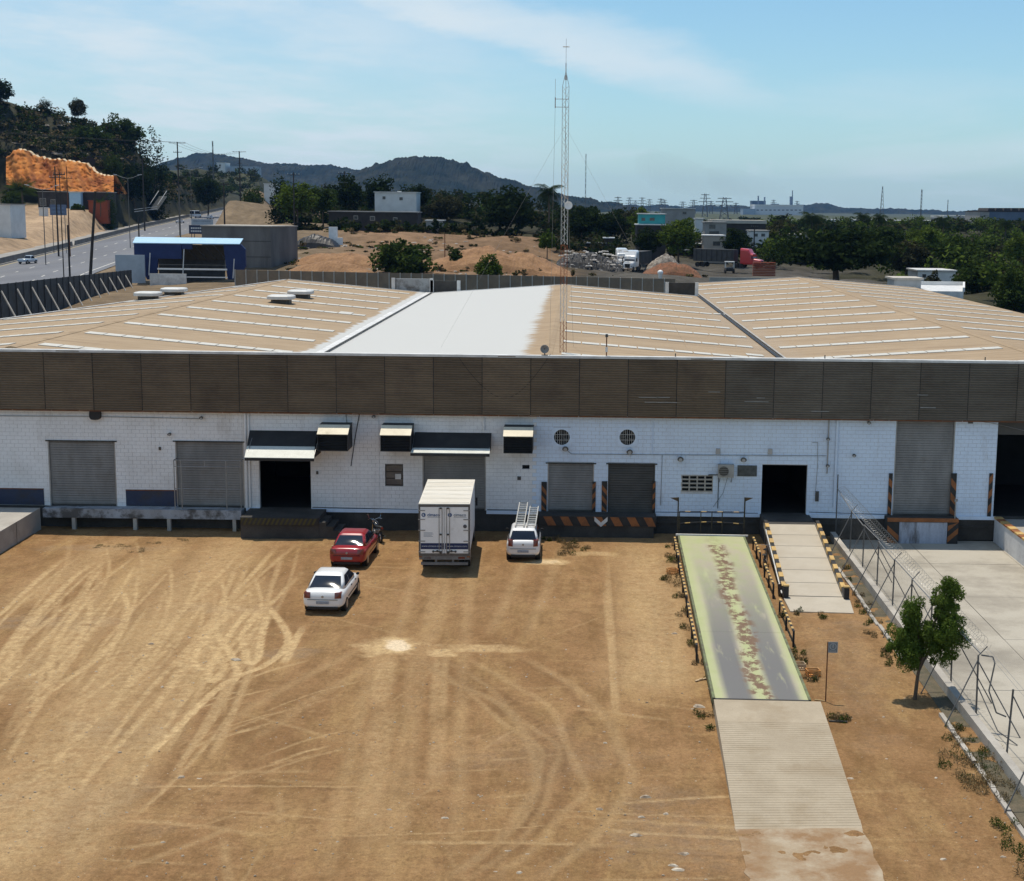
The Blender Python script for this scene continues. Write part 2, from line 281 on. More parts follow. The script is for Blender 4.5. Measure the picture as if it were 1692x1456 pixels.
hm = mat('hill_forest', (.017, .025, .022), (.034, .038, .030), rough=1, scale=.012, lo=.4, hi=.6, fine=.35, fscale=.05, bump=1, spec=0)
hills('hills', [(180, 300), (250, 280), (300, 266), (335, 259), (380, 259), (420, 263), (470, 271), (520, 277), (560, 281), (600, 286), (650, 296), (720, 312), (800, 335)], 3800, 11, hm)
hills('hills', [(520, 322), (560, 300), (600, 284), (630, 272), (660, 266), (690, 264), (720, 267), (760, 275), (800, 291), (840, 303), (880, 312), (920, 322), (960, 331), (1000, 338), (1040, 341)], 3000, 21, hm)
hills('hills', [(900, 345), (980, 342), (1060, 341), (1180, 343), (1300, 341), (1330, 339), (1380, 343), (1440, 347), (1520, 349), (1620, 349), (1800, 352), (2100, 356)], 5200, 31, hm)

# ------------------------------------------------------------------ yard: packed dirt with tyre tracks worn into it
DX = .08
yx = np.arange(-36, 13.2, DX); yy = np.arange(20, 73.4, DX); YX, YY = np.meshgrid(yx, yy)
dust = np.zeros_like(YX); dark = np.zeros_like(YX); grey = np.zeros_like(YX)
def track(field, pxs, w, s, soft=.5, world=False):
    P = [Vector(p).to_2d() if world else pz(*p).to_2d() for p in pxs]
    Q = []                                                 # smooth the traced line
    for i in range(len(P)-1):
        p0, p1, p2, p3 = P[max(i-1, 0)], P[i], P[i+1], P[min(i+2, len(P)-1)]
        for t in np.linspace(0, 1, 7, endpoint=False):
            Q.append(.5*((2*p1) + (p2-p0)*t + (2*p0-5*p1+4*p2-p3)*t*t + (3*p1-p0-3*p2+p3)*t**3))
    Q.append(P[-1])
    for j, (a, b) in enumerate(zip(Q[:-1], Q[1:])):
        m = w + .2; i0, i1 = np.searchsorted(yx, [min(a.x, b.x)-m, max(a.x, b.x)+m]); j0, j1 = np.searchsorted(yy, [min(a.y, b.y)-m, max(a.y, b.y)+m])
        if i1 <= i0 or j1 <= j0: continue
        sx, sy = YX[j0:j1, i0:i1], YY[j0:j1, i0:i1]; d = b - a; l2 = max(d.length_squared, 1e-6)
        t = np.clip(((sx-a.x)*d.x + (sy-a.y)*d.y)/l2, 0, 1); r = np.hypot(sx-a.x-t*d.x, sy-a.y-t*d.y)
        fade = min(1, (j+1)/4, (len(Q)-1-j)/4); v = s*fade*(1 - sstep(w*(1-soft)/2, w*(1+soft)/2, r))
        field[j0:j1, i0:i1] = np.maximum(field[j0:j1, i0:i1], v)
def pair(field, pxs, gauge=1.45, w=.26, s=.8, soft=.5):
    P = [pz(*p).to_2d() for p in pxs]; out = [[], []]
    for i, p in enumerate(P):
        t = (P[min(i+1, len(P)-1)] - P[max(i-1, 0)]).normalized(); nrm = Vector((-t.y, t.x))
        out[0].append(p + nrm*gauge/2); out[1].append(p - nrm*gauge/2)
    for l in out: track(field, l, w, s, soft, world=True)
# broad worn swaths on the left
for pts, w, s in [([(400, 885), (330, 960), (250, 1060), (150, 1180), (60, 1290), (-60, 1420)], 3.0, .55), ([(300, 890), (200, 980), (110, 1060), (0, 1150)], 2.2, .5),
                  ([(440, 960), (370, 1050), (300, 1130), (240, 1220), (170, 1330), (90, 1456)], 1.6, .5), ([(200, 895), (110, 950), (0, 1010)], 2.0, .45),
                  ([(150, 1180), (90, 1290), (40, 1370), (-20, 1450)], 2.4, .6), ([(1060, 890), (1075, 990), (1080, 1090), (1070, 1130)], 2.6, .55), ([(1110, 960), (1115, 1050), (1125, 1140)], 1.0, .5)]:
    track(dust, pts, w, s, .9)
rs = np.random.default_rng(4)
for pts, w, s in [([(640, 1085), (632, 1120), (622, 1165)], .8, .5), ([(722, 1085), (720, 1120), (716, 1200)], .3, .45), ([(736, 1085), (733, 1120), (730, 1190)], .3, .45), ([(640, 1160), (620, 1260), (606, 1400)], .9, .4), ([(728, 1190), (722, 1240), (718, 1300)], .5, .35)]:
    track(dust, pts, w, s, .6)
for k in range(95):                                        # fine single passes crossing everywhere
    x0, y0 = rs.uniform(-60, 1100), rs.uniform(900, 1400); a = rs.choice([1.9, 2.2, 2.5, 1.6, 2.9, .1]) + rs.normal()*.22; ln = rs.uniform(60, 260); bd = rs.normal()*.12
    pts = [(x0 + ln*u*math.cos(a + bd*u), y0 + ln*u*abs(math.sin(a + bd*u))*.6) for u in np.linspace(0, 1, 5)]
    track(dust if k % 5 < 3 else dark, pts, rs.uniform(.09, .26), rs.uniform(.12, .38), .7)
for k in range(64):                                         # many single passes fanning from the dock towards the lower left
    x0 = rs.uniform(120, 480); e = rs.uniform(-.9, .5); y0 = rs.uniform(890, 1000); ln = rs.uniform(120, 420); bend = rs.uniform(-60, 60)
    pts = [(x0 - (u**1.1)*ln*(.75 + .4*e) + bend*math.sin(u*3.1), y0 + u*ln) for u in np.linspace(0, 1, 5)]
    pair(dust, pts, 1.45, rs.uniform(.16, .3), rs.uniform(.35, .9), .6) if k % 2 else track(dark, pts, rs.uniform(.2, .5), rs.uniform(.25, .5), .8)
for pts in [[(440, 1000), (462, 1026), (476, 1052), (468, 1076), (440, 1098), (405, 1112), (370, 1130), (330, 1165), (280, 1215), (240, 1250)],
            [(446, 1005), (432, 1050), (427, 1085), (412, 1096), (404, 1070), (400, 1050), (412, 1030), (430, 1005)],
            [(420, 1000), (385, 1040), (360, 1075), (345, 1105), (352, 1125), (375, 1095)], [(400, 1000), (352, 1040), (330, 1065), (322, 1092), (338, 1110)],
            [(500, 1035), (480, 1075), (470, 1095)], [(330, 1040), (360, 1080), (372, 1105)], [(345, 1030), (378, 1075), (392, 1110), (380, 1130)]]:
    track(dust, pts, .30, 1.0, .25)
for pts in [[(770, 905), (752, 960), (742, 1010), (735, 1070), (728, 1130), (722, 1200), (716, 1300), (700, 1420)], [(720, 905), (705, 980), (690, 1040), (652, 1090), (640, 1150), (610, 1300), (590, 1456)],
            [(905, 900), (880, 960), (858, 1010), (840, 1050)], [(640, 1070), (560, 1110), (470, 1160), (380, 1220)]]:
    pair(dust, pts, 1.5, .42, .26, .95)
for k in range(15):                                         # turning circles in the middle
    o = rs.uniform(-85, 115); wj = rs.uniform(-14, 14, 16); pts = [(760+o, 1085), (840+o, 1130), (905+o*.9+wj[0], 1180+wj[1]), (945+o*.8+wj[2], 1235), (955+o*.8+wj[3], 1290+wj[4]), (930+o*.8+wj[5], 1345), (880+o*.8, 1400), (800+o*.8, 1456)]
    track(dark if k % 3 else dust, pts, rs.uniform(.14, .4), rs.uniform(.3, .65)*(1 if k % 3 else .7), .8)
for k in range(16):
    x0 = rs.uniform(1000, 1120); y0 = rs.uniform(890, 1000); ln = rs.uniform(80, 260); track(dust if k % 3 else dark, [(x0, y0), (x0 + ln*.03, y0 + ln*.5), (x0 + ln*.06, y0 + ln)], rs.uniform(.12, .3), rs.uniform(.3, .6), .6)
for k in range(20):                                         # faint scrapes running across the lower edge
    x0 = rs.uniform(-100, 1000); y0 = rs.uniform(1250, 1456); ln = rs.uniform(200, 600); sl = rs.uniform(-.12, .08); track(dark if k % 2 else dust, [(x0, y0), (x0+ln*.5, y0+ln*sl*.5+rs.uniform(-8, 8)), (x0+ln, y0+ln*sl)], rs.uniform(.08, .2), rs.uniform(.3, .55), .6)
for k in range(12):
    x0 = rs.uniform(420, 620); y0 = rs.uniform(1090, 1250); ln = rs.uniform(80, 260); track(dust, [(x0, y0), (x0-ln*.5, y0+ln*.13), (x0-ln, y0+ln*.32)], rs.uniform(.08, .2), rs.uniform(.35, .6), .6)
for (x, y, rx, ry, s) in [(645, 1069, 1.25, 1.35, 1.0), (656, 1066, .75, .75, 1.9), (730, 1078, .7, .7, .95), (790, 1071, 1.8, .6, .7), (905, 928, 1.1, .55, 1.3), (990, 915, 1.3, .5, .6)]:
    c = pz(x, y); r = np.hypot((YX-c.x)/rx, (YY-c.y)/ry) + bump2(YX, YY, 17, 1.3, .16); dust = np.maximum(dust, s*(1 - sstep(.45, 1.3, r)))
for (x, y, rx, ry, s) in [(60, 1030, 4, 1.4, .7), (365, 1005, 2.2, 1.0, .6), (480, 1080, 1.6, .9, .6), (150, 905, 4, .8, .6), (120, 1330, 3.0, 2.5, .5), (200, 1210, 2.2, 1.2, .6), (900, 1250, 3, 2.5, .35), (1130, 1380, 2.5, 3.5, .55), (1400, 1100, 1.6, 9, .35), (1380, 1030, 1.3, 1.0, .5)]:
    c = pz(x, y); r = np.hypot((YX-c.x)/rx, (YY-c.y)/ry) + bump2(YX, YY, 18, 3, .25); grey = np.maximum(grey, s*(1 - sstep(.3, 1.1, r)))
def yard_mat():
    m = bpy.data.materials.new('yard_dirt'); m.use_nodes = True; N, L = m.node_tree.nodes, m.node_tree.links; bs = N['Principled BSDF']; bs.inputs['Roughness'].default_value = .95; bs.inputs['Specular IOR Level'].default_value = .12
    at = N.new('ShaderNodeAttribute'); at.attribute_name = 'wear'; sp = N.new('ShaderNodeSeparateColor'); L.new(at.outputs['Color'], sp.inputs[0]); g = N.new('ShaderNodeNewGeometry')
    def noise(sc, det=6, r=.62, st=(1, 1, 1), rot=0, dist=0):
        mp = N.new('ShaderNodeMapping'); mp.inputs['Scale'].default_value = st; mp.inputs['Rotation'].default_value = (0, 0, rot); L.new(g.outputs['Position'], mp.inputs[0])
        n = N.new('ShaderNodeTexNoise'); n.inputs['Scale'].default_value = sc; n.inputs['Detail'].default_value = det; n.inputs['Roughness'].default_value = r; n.inputs['Distortion'].default_value = dist; L.new(mp.outputs[0], n.inputs[0]); return n.outputs[0]
    def math_(op, a, b):
        n = N.new('ShaderNodeMath'); n.operation = op
        for i, v in enumerate((a, b)):
            if isinstance(v, (int, float)): n.inputs[i].default_value = v
            else: L.new(v, n.inputs[i])
        return n.outputs[0]
    def ramp(v, p0, p1, c0=(0, 0, 0), c1=(1, 1, 1)):
        r = N.new('ShaderNodeValToRGB'); L.new(v, r.inputs[0]); r.color_ramp.elements[0].position = p0; r.color_ramp.elements[1].position = p1; r.color_ramp.elements[0].color = (*c0, 1); r.color_ramp.elements[1].color = (*c1, 1); return r.outputs[0]
    def mix(f, a, b):
        x = N.new('ShaderNodeMixRGB')
        for i, v in enumerate((f, a, b)):
            if isinstance(v, tuple): x.inputs[i].default_value = (*v, 1)
            elif isinstance(v, (int, float)): x.inputs[i].default_value = v
            else: L.new(v, x.inputs[i])
        return x.outputs[0]
    base = ramp(noise(.16, 6, .6, dist=.6), .36, .66, (.252, .140, .062), (.325, .192, .090))
    base = mix(math_('MULTIPLY', ramp(noise(.9, 7, .7, (1, .45, 1), .5), .44, .66), .7), base, (.165, .092, .036))
    base = mix(math_('MULTIPLY', ramp(noise(.5, 7, .72, (1, .3, 1), -.55), .48, .66), .6), base, (.38, .245, .108))
    base = mix(math_('MULTIPLY', ramp(noise(1.6, 7, .75, (1.6, .22, 1), -.75), .52, .68), .5), base, (.18, .105, .044))
    base = mix(math_('MULTIPLY', ramp(noise(1.1, 7, .75, (.25, 1.7, 1), .2), .54, .70), .4), base, (.39, .258, .118))
    base = mix(math_('MULTIPLY', ramp(noise(1.3, 8, .78), .5, .62), .6), base, (.19, .105, .046))
    base = mix(math_('MULTIPLY', ramp(noise(2.1, 8, .8), .54, .66), .5), base, (.36, .235, .115))
    brk = ramp(noise(2.6, 5, .7), .30, .62)
    base = mix(math_('MULTIPLY', math_('MULTIPLY', sp.outputs[2], brk), .7), base, (.27, .20, .135))
    base = mix(math_('MULTIPLY', sp.outputs[1], brk), base, (.16, .088, .04))
    base = mix(math_('MINIMUM', math_('MULTIPLY', sp.outputs[0], math_('ADD', math_('MULTIPLY', brk, .75), .25)), 1.0), base, (.56, .395, .205))
    base = mix(math_('MINIMUM', math_('MAXIMUM', math_('SUBTRACT', sp.outputs[0], 1.0), 0), 1.0), base, (.72, .58, .40))
    vo = N.new('ShaderNodeTexVoronoi'); vo.inputs['Scale'].default_value = 5.5; L.new(g.outputs['Position'], vo.inputs[0])
    base = mix(math_('MULTIPLY', ramp(vo.outputs['Distance'], .05, .12, (1, 1, 1), (0, 0, 0)), math_('MULTIPLY', ramp(noise(.35, 3), .5, .6), .6)), base, (.50, .42, .31))
    fa_, fb_ = noise(7, 6, .75), noise(24, 5, .75); fn = math_('ADD', math_('MULTIPLY', fa_, .5), math_('MULTIPLY', fb_, .5)); mr = N.new('ShaderNodeMapRange'); L.new(fn, mr.inputs[0]); mr.inputs[1].default_value = .34; mr.inputs[2].default_value = .66; mr.inputs[3].default_value = .60; mr.inputs[4].default_value = 1.36
    sc = N.new('ShaderNodeVectorMath'); sc.operation = 'SCALE'; L.new(base, sc.inputs[0]); L.new(mr.outputs[0], sc.inputs[3]); L.new(sc.outputs[0], bs.inputs['Base Color'])
    bp = N.new('ShaderNodeBump'); bp.inputs['Strength'].default_value = .8; bp.inputs['Distance'].default_value = .08; L.new(math_('ADD', fn, noise(2.2, 6, .7)), bp.inputs['Height']); L.new(bp.outputs[0], bs.inputs['Normal']); return m
YZ = bump2(YX, YY, 41, 9, .016) + bump2(YX, YY, 42, 1.1, .006) - .022*np.minimum(dust, 1) + .012*dark
yard = fast('yard', np.stack([YX, YY, YZ], -1), grid_quads(len(yy), len(yx)), yard_mat(), smooth=True); tag(yard, kind='structure')
wear = np.stack([dust, dark, grey, np.ones_like(dust)], -1).astype(np.float32)
yard.data.color_attributes.new('wear', 'FLOAT_COLOR', 'POINT'); yard.data.color_attributes['wear'].data.foreach_set('color', wear.ravel())

# ------------------------------------------------------------------ warehouse
WY = 73.0                                                   # plane of the front wall
DOCK = 1.09; FB, FT = 6.07, 9.11                            # dock floor, cladding bottom and top
def fx(x): return pd(x, 760, WY).x
def fz(y, x=958): return pd(x, y, WY).z
m_wallw = mat('white_wall_paint', (.78, .78, .78), (.66, .65, .64), rough=.75, scale=.8, lo=.42, hi=.75, fine=.06, bump=.25, grime=(.40, .36, .32), gscale=.75, glo=.62, ghi=.9, gstretch=(1, 1, .35), streak=((.36, .32, .28), .28))
m_wallb = mat('sky_tinted_wall_paint', (.64, .74, .87), (.57, .65, .77), rough=.7, scale=.6, lo=.45, hi=.75, fine=.05, bump=.2, grime=(.40, .38, .36), gscale=.8, glo=.63, ghi=.9, gstretch=(1, 1, .35), streak=((.38, .38, .38), .2))  # bluish cast of sky light put into the wall colour
m_mortar = mat('mortar', (.34, .33, .31), rough=.95)
m_clad_b = mat('cladding_brown', (.180, .132, .086), (.138, .101, .066), rough=.6, scale=.5, stretch=(1, 1, 4), fine=.12, fscale=5, grime=(.085, .06, .045), gscale=.5, glo=.52, ghi=.8, rnd=.14)
m_clad_g = mat('cladding_grey_brown', (.155, .132, .104), (.122, .102, .078), rough=.6, scale=.5, stretch=(1, 1, 4), fine=.12, fscale=5, grime=(.09, .065, .045), gscale=.5, glo=.55, ghi=.85, rnd=.14)
m_black = mat('black_paint', (.018, .018, .019), (.03, .029, .028), rough=.6, scale=2)
m_dark = mat('dark_interior', (.012, .012, .012), (.02, .019, .018), rough=.9, scale=1)  # near-black colour stands in for the unlit depth behind openings
m_shut = mat('shutter_steel', (.25, .24, .225), (.17, .16, .15), rough=.5, scale=.9, stretch=(1, 1, .4), fine=.1, grime=(.15, .125, .10), gscale=.9, glo=.55, ghi=.85)
m_shutd = mat('shutter_dark', (.075, .070, .062), (.05, .047, .042), rough=.6, scale=1, fine=.12)
m_flash = mat('flashing_white', (.72, .71, .68), (.5, .49, .47), rough=.5, scale=1.2, fine=.08)
m_conc = mat('concrete', (.42, .39, .34), (.33, .305, .27), rough=.9, scale=.6, fine=.10, bump=.35, grime=(.24, .215, .18), gscale=.7, glo=.52, ghi=.8)
m_concd = mat('dirty_shaded_concrete', (.075, .069, .062), (.042, .039, .035), rough=.95, scale=.9, fine=.15, bump=.5, grime=(.05, .047, .042), gscale=1.0, glo=.45, ghi=.75)  # dirty concrete, colour darkened further to imitate deep shadow around the dock
m_galv = mat('galvanised_steel', (.34, .34, .335), (.26, .26, .255), rough=.45, metallic=.6, scale=3, fine=.08)
m_rust = mat('rusty_steel', (.20, .075, .03), (.11, .045, .022), rough=.9, scale=3, fine=.2)
m_blued = mat('blue_dado_paint', (.030, .040, .075), (.04, .052, .09), rough=.8, scale=1, fine=.12, grime=(.05, .045, .045), gscale=1.2)
m_cream = mat('cream_sheet', (.74, .66, .50), (.62, .55, .42), rough=.6, scale=1.5, fine=.05, grime=(.4, .33, .24), glo=.6, ghi=.85, gscale=1.5)
m_orange = mat('faded_orange_paint', (.30, .115, .04), (.20, .08, .032), rough=.8, scale=3, fine=.15)
m_yellow = mat('yellow_paint', (.56, .37, .135), (.44, .285, .11), rough=.75, scale=3, fine=.15, grime=(.25, .17, .09), gscale=2.5, glo=.55, ghi=.8)
m_white = mat('white_enamel', (.80, .80, .79), (.70, .70, .69), rough=.4, scale=2, fine=.03)
m_cable = mat('cable_black', (.03, .03, .03), rough=.7)

wh = empty('warehouse', (0, WY, 0)); tag(wh, 'long white block warehouse with brown corrugated cladding band and low tan gabled roofs', 'warehouse')
# openings in the wall: x pixel left/right, y pixel top, material side
OPEN = [(80, 191, 729, 'shut'), (290, 403, 730, 'shut'), (428, 513, 740, 'open'), (698, 803, 745, 'shut'), (905, 982, 766, 'shut'), (1005, 1083, 767, 'dark'), (1260, 1335, 768, 'open'), (1478, 1576, 692, 'tall'), (1646, 1760, 690, 'open')]
HOLES = []
for a, b, t, k in OPEN: HOLES.append([fx(a), fx(b), DOCK, min(fz(t, a), FB - .02)])
WIN = [(636, 666, 767, 803), (1127, 1179, 785.5, 812), (863, 875, 768, 775)]
for a, b, t, u in WIN: HOLES.append([fx(a), fx(b), fz(u, a), fz(t, a)])
FANS = [(928, 722.5), (1036, 722.5)]
FR = .43
fan_c = [(fx(x), fz(y, x)) for x, y in FANS]
for cx_, cz_ in fan_c: HOLES.append([cx_ - FR, cx_ + FR, cz_ - FR, cz_ + FR])
X0, X1 = -33.0, 26.0
XB = fx(882)                                                # where the white wall meets the part carrying a painted-in sky tint
bw, bh, gap = .40, .20, .011
vb, qb, mi = {0: [], 1: []}, {0: [], 1: []}, None
def clip_spans(x0, x1, z0, z1):
    spans = [(x0, x1)]
    for hx0, hx1, hz0, hz1 in HOLES:
        if hz1 <= z0 + .03 or hz0 >= z1 - .03: continue
        n = []
        for a, b in spans:
            if hx1 <= a or hx0 >= b: n.append((a, b)); continue
            if hx0 - a > .03: n.append((a, hx0))
            if b - hx1 > .03: n.append((hx1, b))
        spans = n
    return spans
rw = np.random.default_rng(12)
nrow = int(math.ceil((FB + .1 - DOCK)/bh))
for r in range(nrow):
    z0 = DOCK + r*bh; z1 = z0 + bh - gap; x = X0 - (bw/2 if r % 2 else 0)
    while x < X1:
        for a, b in clip_spans(x, x + bw - gap, z0, z1):
            k = 0 if (a + b)/2 < XB else 1; dpt = rw.uniform(0, .003); n = len(vb[k])*1
            y0 = WY - dpt*(1 if k == 0 else .6); L_ = vb[k]; base_i = len(L_)
            L_ += [(a, y0, z0), (b, y0, z0), (b, y0, z1), (a, y0, z1), (a, WY+.03, z0), (b, WY+.03, z0), (b, WY+.03, z1), (a, WY+.03, z1)]
            i = base_i; qb[k] += [(i, i+1, i+2, i+3), (i+3, i+2, i+6, i+7), (i, i+4, i+5, i+1), (i, i+3, i+7, i+4), (i+1, i+5, i+6, i+2)]
        x += bw
for k, nm, mm in ((0, 'white_blocks', m_wallw), (1, 'sky_tinted_blocks', m_wallb)):
    tag(fast(nm, vb[k], qb[k], mm, wh), kind='stuff')
# backing behind the blocks, cut at the openings: vertical strips between all hole edges
mb = MB(); xs_ = sorted(set([X0, X1] + [h[0] for h in HOLES] + [h[1] for h in HOLES]))
for a, b in zip(xs_[:-1], xs_[1:]):
    c = (a + b)/2; cuts = sorted([(h[2], h[3]) for h in HOLES if h[0] <= c <= h[1]]); z = DOCK
    for h0, h1 in cuts:
        if h0 > z + .01: mb.box(a, b, WY+.016, WY+.25, z, h0)
        z = max(z, h1)
    if z < FB + .4: mb.box(a, b, WY+.016, WY+.25, z, FB+.4)
mb.build('mortar_bed', mat('painted_joint', (.56, .56, .57), (.46, .45, .44), rough=.9, scale=1.5), wh)
# dark hall behind the openings
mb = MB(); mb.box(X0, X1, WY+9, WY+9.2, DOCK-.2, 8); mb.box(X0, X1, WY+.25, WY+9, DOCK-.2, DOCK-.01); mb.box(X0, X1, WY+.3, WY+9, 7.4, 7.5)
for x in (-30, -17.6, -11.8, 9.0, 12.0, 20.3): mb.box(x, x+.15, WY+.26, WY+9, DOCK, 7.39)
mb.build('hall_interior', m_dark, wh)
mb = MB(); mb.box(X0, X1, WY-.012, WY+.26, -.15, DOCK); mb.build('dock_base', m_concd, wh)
for a, b in ((405, 428), (513, 697), (804, 890), (1085, 1258), (1336, 1465), (1585, 1650)): mb = MB(); mb.box(fx(a), fx(b), WY-.09, WY-.012, DOCK-.16, DOCK+.02); mb.build('base_ledge', m_wallb, wh)
mb = MB(); mb.box(fx(1085), fx(1465), WY-.07, WY-.012, .55, .68); mb.box(fx(1585), fx(1660), WY-.07, WY-.012, .5, .63); mb.build('footing_ledge', m_concd, wh)
# corrugated cladding band: one sheet stack per bay, 2.45 m wide
PW = 2.45; fy = WY - .32
def clad_mesh(mm, seed):
    r = np.random.default_rng(seed); ribs = 25; zz = []; prof = []
    H = FT - FB; p = H/ribs
    for i in range(ribs):
        z = i*p
        for u, d in ((0, .0), (.35, .0), (.5, .05), (.85, .05)): zz.append(z + u*p); prof.append(d)
    zz.append(H); prof.append(0); n = len(zz); vs, qs = [], []
    for x in (0, PW/2 - .02, PW/2 + .02, PW - .045):
        for z, d in zip(zz, prof): vs.append((x, -d - (.006 if PW/2-.03 < x < PW/2+.03 else 0), z))
    for c in range(3):
        for i in range(n-1): qs.append((c*n+i, (c+1)*n+i, (c+1)*n+i+1, c*n+i+1))
    me = fast('cladding_panel', vs, qs, mm).data; bpy.data.objects.remove(bpy.data.objects['cladding_panel']); return me
cm = [clad_mesh(m_clad_b, 1), clad_mesh(m_clad_g, 2)]
xj = fx(5) - PW*2; k = 0; first = True
while xj < X1:
    me = cm[0 if xj < fx(1190) else 1]
    o = link('cladding_panel', me, wh, (xj, fy - WY + rng.uniform(-.012, .012), FB + rng.uniform(-.02, .02))); xj += PW
mb = MB(); mb.box(X0-3, X1, fy+.03, fy+.25, FB+.02, FT-.02); mb.build('cladding_frame', m_shutd, wh)
mb = MB(); mb.box(X0-3, X1, fy-.06, fy+.34, FT-.01, FT+.03); mb.box(X0-3, X1, fy-.065, fy-.045, FT-.09, FT+.03); mb.build('parapet_flashing', m_flash, wh)
mb = MB(); xx = X0
while xx < X1: w_ = rng.uniform(.5, 2.0); mb.box(xx, xx+w_-.02, fy-.06, fy-.053, FB-.03, FB+.01+rng.uniform(0, .03)); xx += w_
mb.build('rusty_drip_edge', m_rust, wh)
# pale scuffed ribs on the cladding
for (x, y, w_) in [(1055, 657, 34), (1085, 657, 22), (1065, 665, 60), (1230, 664, 40), (1250, 658, 14), (1515, 653, 18), (1520, 674, 26), (1340, 680, 30), (1170, 648, 20)]:
    c = pd(x, y, fy); mb = MB(); mb.box(c.x, c.x + w_/33, fy-.058, fy-.054, c.z, c.z+.035); mb.build('scuffed_rib', m_galv, wh)
mb = MB(); p0, p1 = pd(755, 586, fy-.05), pd(910, 586, fy-.05)     # slack cable hanging over the cladding
mb.tube([p0.lerp(p1, t) + Vector((0, 0, -2.1*(1-(2*t-1)**2) + .1*math.sin(t*9))) for t in np.linspace(0, 1, 22)], .011, 5); mb.build('hanging_cable', m_cable, wh)
# roller doors
def roller(a, b, ztop, m, zbot=DOCK, depth=.10, bluish=False):
    xl, xr = fx(a), fx(b); g = MB(); z = zbot + .02; p = .125
    while z < ztop - .01:
        z1 = min(z + p, ztop); g.hexa([(xl+.03, WY+depth-.03, z), (xr-.03, WY+depth-.03, z), (xr-.03, WY+depth+.03, z), (xl+.03, WY+depth+.03, z), (xl+.03, WY+depth-.012, z1-.02), (xr-.03, WY+depth-.012, z1-.02), (xr-.03, WY+depth+.03, z1), (xl+.03, WY+depth+.03, z1)])
        g.box(xl+.03, xr-.03, WY+depth+.008, WY+depth+.028, z1-.02, z1); z = z1
    d = g.build('roller_door', m, wh); tag(d, None)
    for x in (xl, xr-.06):
        q = MB(); q.box(x, x+.06, WY+.01, WY+depth+.05, zbot, ztop); q.build('guide_rail', m_galv if m is m_shut else m_shutd, d)
    q = MB(); q.box(xl+.06, xr-.06, WY+depth-.03, WY+depth+.04, zbot, zbot+.09); q.build('bottom_bar', m_shutd, d)
    q = MB(); q.box(xl-.1, xr+.1, WY-.05, WY-.012, ztop, ztop+.06); q.build('lintel_strip', m_concd, d)
    return d
dz = lambda i: HOLES[i][3]
tag(roller(80, 191, dz(0), m_shut), 'grey slatted roller door nearest the left edge'); tag(roller(290, 403, dz(1), m_shut), 'roller door behind a pipe cage')
tag(roller(698, 803, dz(3), m_shut), 'roller door behind the box truck'); tag(roller(905, 982, dz(4), m_shut), 'roller door with a dusty blue foot'); tag(roller(1005, 1083, dz(5), m_shutd), 'dark brown roller door')
tag(roller(1478, 1576, dz(7), m_shut), 'tall roller door by the concrete apron')
mb = MB(); mb.box(fx(1646), fx(1760), WY+.05, WY+.1, 5.35, dz(8)); mb.build('half_raised_shutter', m_shutd, wh)
# window with panes, vent block window, small vent
xl, xr, zb_, zt_ = HOLES[9]; g = MB()
g.box(xl, xr, WY+.02, WY+.08, zb_, zb_+.05); g.box(xl, xr, WY+.02, WY+.08, zt_-.05, zt_); g.box(xl, xl+.05, WY+.02, WY+.08, zb_+.05, zt_-.05); g.box(xr-.05, xr, WY+.02, WY+.08, zb_+.05, zt_-.05)
win = g.build('window', m_concd, wh); m_pane = mat('dusty_glass', (.05, .05, .05), (.10, .095, .085), rough=.25, scale=2, spec=.6)
for i in range(3):
    h = (zt_-zb_-.1)/3; q = MB(); q.box(xl+.05, xr-.05, WY+.05, WY+.06, zb_+.05+i*h+.015, zb_+.05+(i+1)*h-.015); q.build('pane', m_pane, win)
q = MB(); q.box((xl+xr)/2+.05, xr-.12, WY+.028, WY+.045, zb_+.35, zb_+.62); q.build('taped_paper', m_flash, win)
xl, xr, zb_, zt_ = HOLES[10]; vw = MB(); vw.box(xl, xr, WY+.14, WY+.2, zb_, zt_); vent = vw.build('vent_window', m_dark, wh)
for i in range(4):
    for j in range(4):
        w_, h_ = (xr-xl)/4, (zt_-zb_)/4; x, z = xl+i*w_, zb_+j*h_; q = MB()
        q.box(x, x+w_, WY-.005, WY+.13, z, z+.035); q.box(x, x+.035, WY-.005, WY+.13, z+.035, z+h_-.035); q.box(x+w_-.035, x+w_, WY-.005, WY+.13, z+.035, z+h_-.035); q.box(x, x+w_, WY-.005, WY+.13, z+h_-.035, z+h_); q.build('lattice_block', m_conc, vent)
xl, xr, zb_, zt_ = HOLES[11]; q = MB(); q.box(xl, xr, WY+.15, WY+.2, zb_, zt_); q.build('vent_slot', m_dark, wh)
